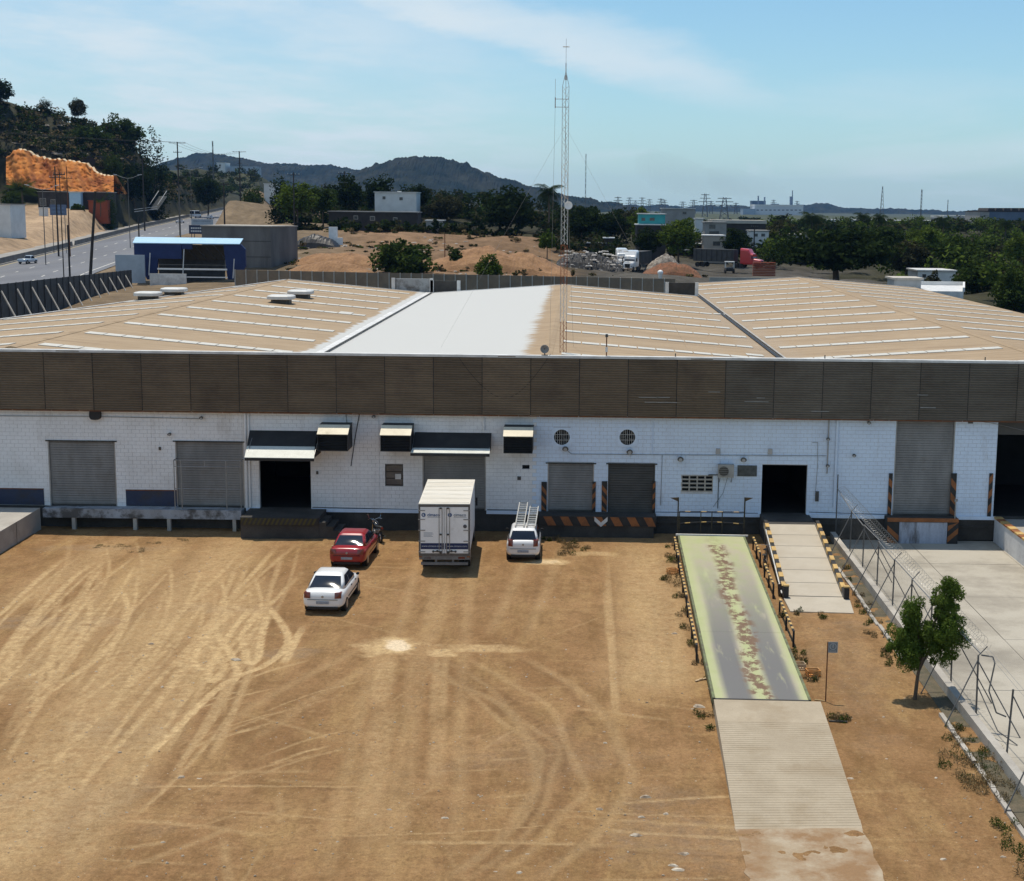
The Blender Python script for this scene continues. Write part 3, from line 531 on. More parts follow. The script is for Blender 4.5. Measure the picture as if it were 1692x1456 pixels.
# round extractor fans behind guards
for cx_, cz_ in fan_c:
    g = MB(); ring = []; n = 28
    for i in range(n):
        t0, t1 = 2*math.pi*i/n, 2*math.pi*(i+1)/n
        def sq(t): c, s = math.cos(t), math.sin(t); k = .50/max(abs(c), abs(s)); return (cx_ + c*k, cz_ + s*k)
        a, b = sq(t0), sq(t1); c, d = (cx_ + .40*math.cos(t1), cz_ + .40*math.sin(t1)), (cx_ + .40*math.cos(t0), cz_ + .40*math.sin(t0))
        g.hexa([(p[0], WY-.03, p[1]) for p in (a, b, c, d)] + [(p[0], WY+.0, p[1]) for p in (a, b, c, d)])
    f = g.build('extractor_fan', m_wallb, wh)
    q = MB(); q.cyl((cx_, WY+.16, cz_), (cx_, WY+.2, cz_), .41, n=24); q.build('dark_throat', m_dark, f)
    q = MB(); q.cyl((cx_, WY-.03, cz_), (cx_, WY+.16, cz_), .405, n=28, caps=False); q.build('fan_ring', m_dark, f)
    for i in range(-3, 4):
        x = i*.11; h = math.sqrt(max(.40**2 - x*x, .001)); q = MB(); q.cyl((cx_+x, WY-.04, cz_-h), (cx_+x, WY-.04, cz_+h), .007, n=5); q.build('guard_bar', m_flash, f)
    for z in (-.14, .14): h = math.sqrt(.16 - z*z); q = MB(); q.beam((cx_-h, WY-.05, cz_+z), (cx_+h, WY-.05, cz_+z), .012); q.build('guard_bar', m_flash, f)
    for i in range(5):
        t = 2*math.pi*i/5 + .4; q = MB(); p = Vector((cx_, WY+.09, cz_)); e1 = p + Vector((math.cos(t), .03, math.sin(t)))*.36; e2 = p + Vector((math.cos(t+.5), -.05, math.sin(t+.5)))*.36; q.add([p, e1, e2, p + Vector((0, .01, 0)), e1 + Vector((0, .01, 0)), e2 + Vector((0, .01, 0))], [(0, 1, 2), (5, 4, 3), (0, 3, 4, 1), (1, 4, 5, 2), (2, 5, 3, 0)]); q.build('fan_blade', m_shutd, f)
# evaporative cooler hoods: black box, cream sloping lid
def hood(x0, x1, y0, y1, y2, out=1.5):
    a, b = pd(x0, y0, WY-out).x, pd(x1, y0, WY-out).x; zt = pd(x0, y0, WY-.82).z - .14; zl = pd(x0, y1, WY-out).z; zb = pd(x0, y2, WY-out).z
    g = MB(); g.box(a, a+.03, WY-out, WY-.012, zb, zl); g.box(b-.03, b, WY-out, WY-.012, zb, zl); g.box(a+.03, b-.03, WY-out, WY-.012, zb, zb+.03)
    g.box(a+.03, b-.03, WY-.05, WY-.013, zb+.03, zl)
    g.prism([(a, WY-out, zl), (a, WY-.012, zl), (a, WY-.012, zt+.12), (a, WY-.82, zt+.12)], (.03, 0, 0)); g.prism([(b-.03, WY-out, zl), (b-.03, WY-.012, zl), (b-.03, WY-.012, zt+.12), (b-.03, WY-.82, zt+.12)], (.03, 0, 0))
    h = g.build('cooler_hood', m_black, wh)
    q = MB(); q.prism([(a-.02, WY-out-.03, zl-.02), (a-.02, WY-out-.03, zl+.01), (a-.02, WY-.82, zt+.16), (a-.02, WY-.82, zt+.12)], (b-a+.04, 0, 0)); q.build('cream_lid', m_cream, h)
    q = MB(); q.box(a-.02, b+.02, WY-.815, WY-.012, zt+.13, zt+.16); q.build('top_plate', m_black, h)
    for i in range(9): q = MB(); z = zb+.06 + i*(zl-zb-.1)/9; q.hexa([(a+.035, WY-out+.05, z), (b-.035, WY-out+.05, z), (b-.035, WY-out+.12, z+.04), (a+.035, WY-out+.12, z+.04), (a+.035, WY-out+.05, z+.01), (b-.035, WY-out+.05, z+.01), (b-.035, WY-out+.12, z+.05), (a+.035, WY-out+.12, z+.05)]); q.build('louvre', m_black, h)
    q = MB(); q.box(a+.03, b-.03, WY-.2, WY-.18, zb+.03, zl); q.build('hood_back', m_black, h)
hood(524, 574, 702, 717.5, 745); hood(628, 678, 703, 719, 746); hood(832, 880, 706, 721, 749)
def awning(x0, x1, xf0, xf1, y0, y1, y2, out, spread):
    zt = fz(y0, x0); a, b = fx(x0), fx(x1); c, d = pd(xf0, y1, WY-out).x, pd(xf1, y1, WY-out).x; zm = pd(xf0, y1, WY-out).z; g = MB()
    out2 = out + spread; e, f = pd(xf0-4, y2, WY-out2).x, pd(xf1-1, y2, WY-out2).x; zf = pd(xf0, y2, WY-out2).z
    g.hexa([(a, WY-.012, zt-.04), (b, WY-.012, zt-.04), (d, WY-out, zm-.03), (c, WY-out, zm-.03), (a, WY-.012, zt), (b, WY-.012, zt), (d, WY-out, zm), (c, WY-out, zm)])
    g.add([(a, WY-.012, zt), (c, WY-out, zm), (e, WY-out2, zf), (e+.05, WY-.012, zf-.05)], [(0, 1, 2, 3)]); g.add([(b, WY-.012, zt), (d, WY-out, zm), (f, WY-out2, zf), (f-.02, WY-.012, zf-.05)], [(3, 2, 1, 0)])
    o = g.build('awning', m_black, wh)
    q = MB(); q.hexa([(c, WY-out-.005, zm-.02), (d, WY-out-.005, zm-.02), (f, WY-out2, zf-.02), (e, WY-out2, zf-.02), (c, WY-out-.005, zm+.005), (d, WY-out-.005, zm+.005), (f, WY-out2, zf+.005), (e, WY-out2, zf+.005)]); q.build('front_flap', m_cream if out2 < 1.2 else mat('pale_grey_sheet', (.66, .66, .60), (.58, .58, .52), rough=.6, scale=2), o)
    q = MB(); q.box(e, f, WY-out2-.012, WY-out2-.002, zf-.16, zf-.02); q.build('valance', m_black, o)
    for x in (e+.05, f-.05): q = MB(); q.cyl((x, WY-.02, zt-.1), (x, WY-out2+.05, zf-.05), .018, n=6); q.build('brace', m_galv, o)
awning(414, 525, 408, 520, 711, 737, 756, .95, 1.05); awning(686, 812, 682, 810, 714, 740, 748, 1.05, .45)
# dados, pipes, lamps, plates and other small fittings
for a, b in ((-20, 70), (206, 290)): q = MB(); q.box(fx(a), fx(b), WY-.03, WY-.009, DOCK+.02, 1.92); d = q.build('blue_dado', m_blued, wh); q = MB(); q.box(fx(a), fx(b), WY-.04, WY-.009, 1.92, 1.97); q.build('rusty_cap', m_rust, d)
for x, y0, y1, r, m in ((407, 680, 838, .055, m_wallw), (412.5, 680, 838, .05, m_wallw), (1381, 690, 838, .06, m_wallb), (1367, 690, 782, .03, m_galv), (800, 690, 712, .03, m_wallw)):
    q = MB(); q.cyl((fx(x), WY-.08, fz(y1, x)), (fx(x), WY-.08, min(fz(y0, x), FB+.05)), r, n=8); q.build('downpipe', m, wh)
def conduit(pts, r=.014, m=None): q = MB(); q.tube([Vector((fx(x), WY-.035, fz(y, x))) for x, y in pts], r, 5); q.build('conduit', m or m_galv, wh)
conduit([(0, 687), (160, 688), (336, 692)]); conduit([(937, 744), (944, 750), (1078, 751), (1365, 753)]); conduit([(1188, 788), (1188, 840)], .018, m_cable); conduit([(1203, 788), (1196, 815), (1180, 838)], .008, m_cable)
conduit([(595, 684), (588, 720), (580, 770)], .02, m_cable); conduit([(573, 684), (576, 720)], .012, m_cable); conduit([(1350, 731), (1351, 770), (1349, 820)], .012); conduit([(1094, 752), (1093, 835)], .014); conduit([(626, 685), (627, 840)], .012, m_wallw)
conduit([(1078, 690), (1077, 751)], .02, m_wallb); conduit([(1341, 731), (1350, 731)], .012); conduit([(515, 838), (690, 842)], .02, m_cable); conduit([(805, 842), (880, 843)], .02, m_cable); conduit([(1085, 846), (1255, 848)], .015, m_cable); conduit([(1340, 846), (1470, 850)], .015, m_cable); conduit([(1600, 694), (1640, 700), (1692, 712)], .01)
m_lampb = mat('lamp_housing', (.06, .058, .055), (.09, .085, .08), rough=.5); m_lens = mat('lamp_lens', (.35, .35, .34), rough=.2, spec=.6)
def lamp(x, y, s=.16):
    c = Vector((fx(x), WY-.2, fz(y, x))); q = MB(); q.loft([[c + Vector((s*math.cos(t), -.02, s*.75*math.sin(t))) for t in np.linspace(0, 2*math.pi, 12, endpoint=False)], [c + Vector((s*.85*math.cos(t), .08, s*.65*math.sin(t)+.02)) for t in np.linspace(0, 2*math.pi, 12, endpoint=False)], [c + Vector((s*.45*math.cos(t), .14, s*.4*math.sin(t)+.03)) for t in np.linspace(0, 2*math.pi, 12, endpoint=False)]])
    o = q.build('wall_lamp', m_lampb, wh); q = MB(); q.cyl(c + Vector((0, -.028, -.03)), c + Vector((0, -.021, -.03)), s*.6, n=10); q.build('lens', m_lens, o); q = MB(); q.beam(c + Vector((0, .12, 0)), c + Vector((0, .19, .05)), .04); q.build('bracket', m_galv, o)
for x, y in ((934, 741), (1040, 746), (1124, 758), (1228, 759)): lamp(x, y)
for x, y in ((336, 690), (283, 717), (619, 688), (1432, 698), (1410, 752), (1366, 725), (1367, 769)): lamp(x, y, .10)
for x, y in ((1186, 745), (1272, 745.5)): q = MB(); c = fx(x), fz(y, x); q.box(c[0]-.11, c[0]+.11, WY-.06, WY-.009, c[1]-.16, c[1]+.12); q.build('junction_box', mat('faded_plastic', (.42, .40, .38), rough=.7), wh)
for x, y, w_, h_ in ((265, 741, .05, .08), (524, 781, .05, .08), (858, 790, .09, .09), (1352, 820, .09, .26), (1600, 698, .12, .05)): q = MB(); c = fx(x), fz(y, x); q.box(c[0]-w_, c[0]+w_, WY-.07, WY-.009, c[1]-h_, c[1]+h_); q.build('switch_box', m_lampb, wh)
c = Vector((fx(162), WY, fz(684, 162))); q = MB(); n = 16; r1 = [c + Vector((.28*math.copysign(abs(math.cos(t))**.6, math.cos(t)), -.25, .28*math.copysign(abs(math.sin(t))**.6, math.sin(t)))) for t in np.linspace(0, 2*math.pi, n, endpoint=False)]; r2 = [p + Vector((0, .24, 0)) for p in r1]; q.loft([r1, r2]); q.build('exhaust_outlet', m_black, wh)
q = MB(); a, b, t, u = fx(1219), fx(1251), fz(769, 1235), fz(787, 1235); q.box(a, b, WY-.045, WY-.009, u, t); q.build('dark_sign_plate', mat('weathered_sign', (.10, .105, .10), (.06, .065, .06), rough=.7, scale=5), wh)
# stripes: painted guards on the door jambs and the dock edge
def striped(name, x0, x1, y0, y1, z0, z1, n, lean=.35, cols=(m_black, m_orange), parent=wh, flip=1, face=None):
    """a board with slanting bands, each band a strip of its own on the face"""
    q = MB(); q.box(x0, x1, y0, y1, z0, z1); o = q.build(name, cols[0], parent); vert = (z1-z0) > (x1-x0)
    for i in range(n):
        s = MB()
        if vert:
            h = (z1-z0)/(2*n); za = z0 + (2*i+.4)*h; w_ = (x1-x0); poly = [(x0, y0-.004, za), (x1, y0-.004, za + flip*lean*w_*2), (x1, y0-.004, za + h + flip*lean*w_*2), (x0, y0-.004, za + h)]
            poly = [(p[0], p[1], min(max(p[2], z0), z1)) for p in poly]
        else:
            w_ = (x1-x0)/(2*n); xa = x0 + (2*i+.5)*w_; h = (z1-z0); poly = [(xa, y0-.004, z1), (xa+w_, y0-.004, z1), (xa+w_+flip*lean*h, y0-.004, z0), (xa+flip*lean*h, y0-.004, z0)]
            poly = [(min(max(p[0], x0), x1), p[1], p[2]) for p in poly]
        s.add(poly, [(0, 1, 2, 3)] if vert else [(3, 2, 1, 0)]); s.build('stripe', cols[1], o)
    return o
jz = DOCK
for x0, x1, ytop, fl in ((895, 904, 796, -1), (979.5, 985, 796, 1), (995, 1004, 795, -1), (1079.5, 1084, 795, 1), (1470, 1476, 782, -1), (1573, 1582, 782, -1), (1636, 1642, 782, 1)):
    striped('jamb_guard', fx(x0), fx(x1), WY-.07, WY-.012, jz+.02, fz(ytop, x0), 3, .6, flip=fl)
m_stripe_y = mat('faded_yellow_stripe', (.085, .072, .022), (.06, .052, .02), rough=.85, scale=4)
# loading dock with orange and black bumper face
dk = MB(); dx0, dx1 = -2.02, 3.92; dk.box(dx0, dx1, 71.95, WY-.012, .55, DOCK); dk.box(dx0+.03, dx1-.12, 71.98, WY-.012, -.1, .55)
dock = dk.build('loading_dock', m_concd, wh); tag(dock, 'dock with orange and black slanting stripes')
striped('bumper_board', dx0, dx1-.02, 71.90, 71.948, .60, DOCK-.03, 7, .55, parent=dock)
q = MB(); c = pd(993, 862, 71.88); w_ = .33; q.add([(c.x-w_, 71.885, c.z+.25), (c.x, 71.885, c.z-.05), (c.x+w_, 71.885, c.z+.25), (c.x+w_, 71.885, c.z+.02), (c.x, 71.885, c.z-.28), (c.x-w_, 71.885, c.z+.02)], [(5, 4, 1, 0), (4, 3, 2, 1)]); q.build('white_chevron', m_flash, dock)
# left platform on posts, wing wall, stairs
g = MB(); g.box(-27.25, fx(402), 72.25, WY-.013, .62, DOCK-.002); pl = g.build('side_platform', mat('painted_platform', (.40, .43, .48), (.26, .26, .26), rough=.85, scale=.8, stretch=(1, 1, .2), fine=.12, bump=.3, grime=(.10, .095, .09), gscale=.8, glo=.5, ghi=.6), wh)
for x in (123, 224, 280, 388): q = MB(); c = pd(x, 875, 72.35).x; q.box(c-.09, c+.09, 72.27, 72.5, -.1, .62); q.build('post', m_conc, pl)
g = MB(); g.prism([(-27.35, 66.6, -.15), (-27.35, 72.2, -.15), (-27.35, 72.2, 1.12), (-27.35, 66.6, 1.05)], (-6, 0, 0)); wing = g.build('concrete_wing', m_conc, wh); tag(wing, 'pale concrete side ramp at the left edge')
q = MB(); q.box(-27.347, -27.34, 69.0, 69.03, 0, 1.08); q.build('wing_joint', m_concd, wing)
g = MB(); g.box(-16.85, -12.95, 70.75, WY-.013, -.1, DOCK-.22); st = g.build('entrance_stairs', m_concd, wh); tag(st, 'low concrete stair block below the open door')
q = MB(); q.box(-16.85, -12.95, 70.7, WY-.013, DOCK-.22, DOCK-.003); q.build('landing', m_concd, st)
striped('stair_nosing', -16.83, -12.97, 70.66, 70.698, DOCK-.36, DOCK-.03, 17, -.5, (m_black, m_stripe_y), st)
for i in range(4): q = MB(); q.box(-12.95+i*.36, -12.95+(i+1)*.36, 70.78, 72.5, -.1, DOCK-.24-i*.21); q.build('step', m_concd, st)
# pipe cage in front of the second door
g = MB(); ca, cb = fx(292), fx(402); zt_ = 3.62; cy = 72.45
for x in (ca, pd(300, 800, cy).x, pd(374, 800, cy).x, cb-.03): g.cyl((x, cy, DOCK), (x, cy, zt_), .028, n=6)
for z in (zt_, 2.15, 3.3): g.cyl((ca, cy, z), (cb, cy, z), .022, n=6)
g.cyl((ca, cy, zt_), (ca, WY, zt_), .025, n=6); g.cyl((cb, cy, zt_), (cb, WY, zt_), .025, n=6); g.cyl((pd(338, 770, cy).x, cy, zt_), (pd(338, 770, cy).x, cy, zt_-.3), .02, n=6); g.cyl((ca, cy, DOCK+.03), (cb, cy, DOCK+.03), .02, n=6)
g.build('pipe_cage', m_galv, wh)
# dock by the tall door: bumper frame and worn front panel
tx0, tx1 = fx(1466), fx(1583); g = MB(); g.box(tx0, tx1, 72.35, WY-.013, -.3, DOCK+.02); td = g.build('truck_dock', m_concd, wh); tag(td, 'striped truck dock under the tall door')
q = MB(); q.box(fx(1486), fx(1565), 72.28, 72.348, -.25, .90); q.build('worn_panel', mat('worn_blue_white_panel', (.42, .46, .54), (.30, .33, .40), rough=.8, scale=1.5, stretch=(1.5, 1, .3), fine=.15, grime=(.10, .09, .085), gscale=1.6, glo=.5, ghi=.7, gstretch=(1.5, 1, .3)), td)
for x0, x1, f in ((tx0, fx(1486)-.02, -1), (fx(1565)+.02, tx1, 1)): striped('bumper_post', x0, x1, 72.25, 72.348, -.25, .92, 2, .45, parent=td, flip=f)
q = MB(); q.box(tx0, tx1, 72.22, 72.34, .93, DOCK+.03); q.build('dock_lip', m_orange, td)
q = MB(); q.cyl((fx(1577), 72.3, DOCK+.02), (fx(1577), 72.3, 2.0), .035, n=8); q.cyl((fx(1577), 72.3, 2.0), (fx(1577), 72.3, 2.12), .09, n=8); q.build('guide_bollard', m_galv, td)
# ------------------------------------------------------------------ roof
RID, VAL = 9.02, 8.02
RL = [(-42.0, VAL), (-28.8, 9.2), (-14.95, VAL), (-1.75, RID), (11.45, VAL), (24.6, 8.95), (38, 7.95)]
def roof_z(x): return float(np.interp(x, [p[0] for p in RL], [p[1] for p in RL]))
def roof_mat():
    m = bpy.data.materials.new('roof_sheeting'); m.use_nodes = True; N, L = m.node_tree.nodes, m.node_tree.links; bs = N['Principled BSDF']; bs.inputs['Roughness'].default_value = .7; bs.inputs['Specular IOR Level'].default_value = .25
    g = N.new('ShaderNodeNewGeometry'); sp = N.new('ShaderNodeSeparateXYZ'); L.new(g.outputs['Position'], sp.inputs[0])
    def noise(sc, st, det=5, r=.6):
        mp = N.new('ShaderNodeMapping'); mp.inputs['Scale'].default_value = st; L.new(g.outputs['Position'], mp.inputs[0]); n = N.new('ShaderNodeTexNoise'); n.inputs['Scale'].default_value = sc; n.inputs['Detail'].default_value = det; n.inputs['Roughness'].default_value = r; L.new(mp.outputs[0], n.inputs[0]); return n.outputs[0]
    def M_(op, a, b=None, c=None):
        n = N.new('ShaderNodeMath'); n.operation = op
        for i, v in enumerate((a, b, c)):
            if v is None: continue
            if isinstance(v, (int, float)): n.inputs[i].default_value = v
            else: L.new(v, n.inputs[i])
        return n.outputs[0]
    def ramp(v, p0, p1, c0=(0, 0, 0), c1=(1, 1, 1)):
        r = N.new('ShaderNodeValToRGB'); L.new(v, r.inputs[0]); r.color_ramp.elements[0].position = p0; r.color_ramp.elements[1].position = p1; r.color_ramp.elements[0].color = (*c0, 1); r.color_ramp.elements[1].color = (*c1, 1); return r.outputs[0]
    def mix(f, a, b):
        x = N.new('ShaderNodeMixRGB')
        for i, v in enumerate((f, a, b)):
            if isinstance(v, tuple): x.inputs[i].default_value = (*v, 1)
            elif isinstance(v, (int, float)): x.inputs[i].default_value = v
            else: L.new(v, x.inputs[i])
        return x.outputs[0]
    tan = ramp(noise(.22, (1, 1, 1)), .35, .68, (.365, .268, .166), (.32, .232, .14))
    tan = mix(M_('MULTIPLY', ramp(noise(1.0, (.12, 1.6, 1), 6, .7), .46, .68), .85), tan, (.235, .16, .092))
    tan = mix(M_('MULTIPLY', ramp(noise(3.0, (.05, 1.3, 1), 4, .7), .55, .68), .5), tan, (.26, .18, .105))       # streaks along the sheets
    tan = mix(M_('MULTIPLY', ramp(noise(.35, (1, 1, 1), 4), .55, .7), .4), tan, (.42, .31, .19))
    wht = mix(M_('MULTIPLY', ramp(noise(1.2, (.15, 1.8, 1), 6, .72), .58, .74), .28), (.475, .475, .455), (.36, .33, .28))
    edge = M_('ADD', sp.outputs[0], M_('MULTIPLY', M_('SUBTRACT', noise(1.0, (.1, 2.2, 1), 5, .75), .5), 3.2))
    hi = ramp(M_('ADD', M_('MULTIPLY', M_('ADD', edge, 2.9), -4.0), .5), 0, 1)
    edge2 = M_('ADD', sp.outputs[0], M_('MULTIPLY', M_('SUBTRACT', noise(.8, (.2, 1.2, 1), 4, .7), .5), 2.0))
    lo = ramp(M_('ADD', M_('MULTIPLY', M_('ADD', edge2, 15.9), 6.0), .5), 0, 1)
    coat = M_('MULTIPLY', hi, lo)
    # grey scuffed patch by the left valley and the pale strip by the right one
    col = mix(coat, tan, wht)
    v2 = ramp(M_('ADD', M_('MULTIPLY', M_('SUBTRACT', M_('ABSOLUTE', M_('SUBTRACT', sp.outputs[0], 11.45)), M_('ADD', 1.0, M_('MULTIPLY', noise(.5, (1, 1, 1)), .9))), -1.5), .5), 0, 1)
    col = mix(M_('MULTIPLY', v2, .18), col, (.34, .30, .25))
    rust = M_('MULTIPLY', ramp(M_('ADD', M_('MULTIPLY', M_('SUBTRACT', M_('ABSOLUTE', M_('ADD', sp.outputs[0], 2.2)), .5), -2.0), .5), 0, 1), M_('MULTIPLY', ramp(noise(1.5, (.4, 2.5, 1), 5, .7), .45, .7), .4))
    col = mix(rust, col, (.36, .24, .13)); L.new(col, bs.inputs['Base Color'])
    wv = M_('SINE', M_('MULTIPLY', sp.outputs[1], 2*math.pi/.5)); bp = N.new('ShaderNodeBump'); bp.inputs['Strength'].default_value = .5; bp.inputs['Distance'].default_value = .03; L.new(wv, bp.inputs['Height']); L.new(bp.outputs[0], bs.inputs['Normal']); return m
m_roof = roof_mat(); YB = {0: None, 1: 143.0, 2: 143.0, 3: 143.0, 4: 166.0, 5: 166.0}
slopes = []
for i in range(6):
    (xa, za), (xb, zb) = RL[i], RL[i+1]; y0 = WY + .03
    ya, yb = (104.0, 142.0) if i == 0 else (YB[i], YB[i])
    g = MB(); g.hexa([(xa, y0, za-.08), (xb, y0, zb-.08), (xb, yb, zb-.08), (xa, ya, za-.08), (xa, y0, za), (xb, y0, zb), (xb, yb, zb), (xa, ya, za)])
    slopes.append(g.build('roof_slope', m_roof, wh))
tag(slopes[2], 'roof slope coated white')
m_sky = mat('skylight_sheet', (.60, .57, .50), (.52, .49, .42), rough=.45, scale=.7, fine=.04)
m_skyd = mat('skylight_lap', (.35, .31, .26), rough=.7)
SL, SWD = 1.06, 1.0
cells = []
for i in (0, 1, 3, 4, 5):
    (xa, za), (xb, zb) = RL[i], RL[i+1]; up = zb > za; ridge, val = (xb, xa) if up else (xa, xb); sg = -1 if up else 1
    for r in range(13):
        y = 74.8 + r*7.1
        nseg = 11
        for s in range(nseg):
            x = ridge + sg*(.75 + s*SL); yl = np.interp(x, [-42, -28.8], [102.5, 140.5]) if i == 0 else YB[i] - 1
            if y + 1.2 > yl or x > 37 or x < -41.5: continue
            if abs(x)/y > .46: continue
            cells.append((y, i, x, sg))
# a few short repair sheets beside the rows
for (px_, py_) in [(350, 500), (430, 512), (560, 511), (1130, 500), (1180, 509), (1210, 545), (1235, 575)]:
    c = pz(px_, py_, 8.6); j = max(0, min(5, int(np.searchsorted([p[0] for p in RL], c.x)) - 1)); cells.append((c.y, j, c.x, 1))
cells.sort(key=lambda c: c[0]); sheet_me = {}
def sheet_verts(i, x, y, sg):
    x2 = x + sg*(SL-.07); dz = lambda q: roof_z(q) + .045
    p = [(x, y, dz(x)-.04), (x2, y, dz(x2)-.04), (x2, y+SWD, dz(x2)-.04), (x, y+SWD, dz(x)-.04), (x, y, dz(x)), (x2, y, dz(x2)), (x2, y+SWD, dz(x2)), (x, y+SWD, dz(x))]
    return p
rest = MB()
for n_, (y, i, x, sg) in enumerate(cells):
    if n_ < 300:
        key = (i, sg)
        if key not in sheet_me:
            q = MB(); base = sheet_verts(i, x, y, sg); q.hexa([Vector(p) - Vector((x, y, roof_z(x))) for p in base]); o = q.build('skylight_sheet', m_sky, slopes[i], local=True); sheet_me[key] = o.data; o.location = Vector((x, y, roof_z(x))) - WL[slopes[i].name]
        else: link('skylight_sheet', sheet_me[key], slopes[i], Vector((x, y, roof_z(x))) - WL[slopes[i].name])
    else: rest.hexa(sheet_verts(i, x, y, sg))
if rest.v: tag(rest.build('far_skylight_sheets', m_sky, wh), kind='stuff')
def strip(name, x, w, y0, y1, m, dz, par=wh): g = MB(); g.box(x-w/2, x+w/2, y0, y1, roof_z(x)+dz, roof_z(x)+dz+.03); return g.build(name, m, par)
strip('valley_gutter', -14.95, .55, 73.1, 142.8, m_flash, .06); strip('valley_slot', -14.62, .09, 73.1, 142.8, m_shutd, .10)
strip('valley_gutter', 11.45, .24, 73.1, 142.8, m_black, .05); strip('valley_gutter', 11.72, .12, 73.1, 164, mat('grey_sealant', (.40, .38, .35), (.30, .285, .26), rough=.8, scale=.5), .07)
for x, y1 in ((-28.8, 141), (-1.75, 142.8), (24.6, 165.5)):
    g = MB(); g.prism([(x-.28, 73.1, roof_z(x)-.005), (x, 73.1, roof_z(x)+.05), (x+.28, 73.1, roof_z(x)-.005)], (0, y1-73.1, 0)); g.build('ridge_cap', m_roof, wh)
for x0, x1, y in ((-28.8, -1.75, 143.0), (-1.75, 11.2, 143.0), (11.8, 24.6, 166), (24.6, 38, 166)):
    g = MB(); xs_ = [x0] + [p[0] for p in RL if x0 < p[0] < x1] + [x1]
    for a, b in zip(xs_[:-1], xs_[1:]): g.hexa([(a, y, roof_z(a)-.3), (b, y, roof_z(b)-.3), (b, y+.12, roof_z(b)-.3), (a, y+.12, roof_z(a)-.3), (a, y, roof_z(a)+.05), (b, y, roof_z(b)+.05), (b, y+.12, roof_z(b)+.05), (a, y+.12, roof_z(a)+.05)])
    g.build('rear_edge_flashing', m_flash, wh)
g = MB(); g.hexa([(-42, 103.2, VAL+.02), (-28.8, 141.2, 9.22), (-28.8, 142.4, 9.22), (-42, 104.4, VAL+.02), (-42, 103.2, VAL+.07), (-28.8, 141.2, 9.27), (-28.8, 142.4, 9.27), (-42, 104.4, VAL+.07)]); g.build('rear_edge_flashing', m_flash, wh)
g = MB(); g.box(-42, -1.7, 142.9, 143.2, -.5, 7.6); g.box(-1.7, 11.4, 142.9, 143.2, -.5, 7.6); g.box(11.4, 38, 165.9, 166.1, -.5, 7.5); g.box(11.3, 11.45, 143.2, 166, -.5, 7.5); g.box(37.8, 38, 73.2, 165.8, -.5, 7.5); g.box(X0-.2, X0, WY+.3, 140, -.5, 7.9); g.build('rear_walls', m_concd, wh)
# parapet stubs at the rear ends of the valleys
m_stub = mat('mouldy_render', (.34, .35, .35), (.14, .13, .12), rough=.9, scale=.9, lo=.42, hi=.6, fine=.15, bump=.4)
for (a, b, c, d, m) in ((650, 712, 460, 481, m_stub), (714, 757, 464, 480, m_concd), (1102, 1150, 467, 486, m_concd)):
    p, q_ = pd(a, c, 143.6), pd(b, c, 143.6); zb = pd(a, d, 143.6).z - .5; g = MB(); g.box(p.x, q_.x, 143.5, 143.75, zb, p.z); o = g.build('valley_parapet', m, wh)
    for x in (p.x-.16, q_.x-.1): s = MB(); s.box(x, x+.34, 143.35, 143.49, zb, p.z+.06); s.build('parapet_pillar', m_flash, o)
# ventilators: squat octagonal caps on dark curbs
m_vent = mat('white_vent_cap', (.60, .60, .585), (.52, .52, .5), rough=.5, scale=2, fine=.05)
for k, (x, y, lab) in enumerate(((245, 495, 'white roof ventilator cap nearest the left edge of the roof'), (288, 488, 'white roof ventilator cap second from the left, farther back'), (465, 501, 'white roof ventilator cap in front of the right-hand pair'), (497, 492, 'white roof ventilator cap at the back of the right-hand pair'))):
    c = pz(x, y, 9.0)
    for _ in range(6): c = pz(x, y, roof_z(c.x))
    v = empty('roof_ventilator', (c.x, c.y, roof_z(c.x))); tag(v, lab, 'ventilator', 'ventilator caps on the left roof')
    def octo(r, z, ch=.32): return [Vector((a*r, b*r, z)) for a, b in ((-1, -1+ch), (-1+ch, -1), (1-ch, -1), (1, -1+ch), (1, 1-ch), (1-ch, 1), (-1+ch, 1), (-1, 1-ch))]
    g = MB(); g.loft([octo(.72, -.15), octo(.72, .28)]); g.build('curb', m_shutd, v, local=True); g = MB(); g.loft([octo(.98, .32), octo(1.0, .36), octo(1.0, .56), octo(.90, .64)]); g.build('cap', m_vent, v, local=True)
# ------------------------------------------------------------------ radio mast
mast = empty('radio_mast', (-.93, 76.0, roof_z(-.93))); tag(mast, 'tall thin lattice radio mast with rust red and white bands on the roof ridge', 'radio mast')
m_mw = mat('mast_white', (.62, .62, .60), (.5, .49, .46), rough=.6, scale=3); m_mr = mat('mast_rust_red', (.30, .09, .04), (.20, .07, .035), rough=.8, scale=4); m_mo = mat('mast_faded_orange', (.55, .36, .22), (.62, .58, .52), rough=.7, scale=3)
bands = [(8.9, 10.6, m_mr), (10.6, 12.5, m_mw), (12.5, 14.6, m_mr), (14.6, 16.9, m_mw), (16.9, 18.8, m_mo), (18.8, 20.7, m_mw), (20.7, 22.6, m_mw)]
tri = [Vector((-.165, -.08, 0)), Vector((.165, -.08, 0)), Vector((0, .19, 0))]; z_b = roof_z(-.93)
for a, b, m in bands:
    a, b = max(a, z_b) - z_b, b - z_b; g = MB()
    for p in tri: g.cyl(p + Vector((0, 0, a)), p + Vector((0, 0, b)), .016, n=6)
    z = a; k = 0
    while z < b - .1:
        for i in range(3):
            p, q_ = tri[i], tri[(i+1) % 3]; z2 = min(z+.33, b); g.cyl(p + Vector((0, 0, z if k % 2 else z2)), q_ + Vector((0, 0, z2 if k % 2 else z)), .008, n=4)
        z += .33; k += 1
    g.build('mast_section', m, mast, local=True)
zt = 22.6 - z_b; g = MB()
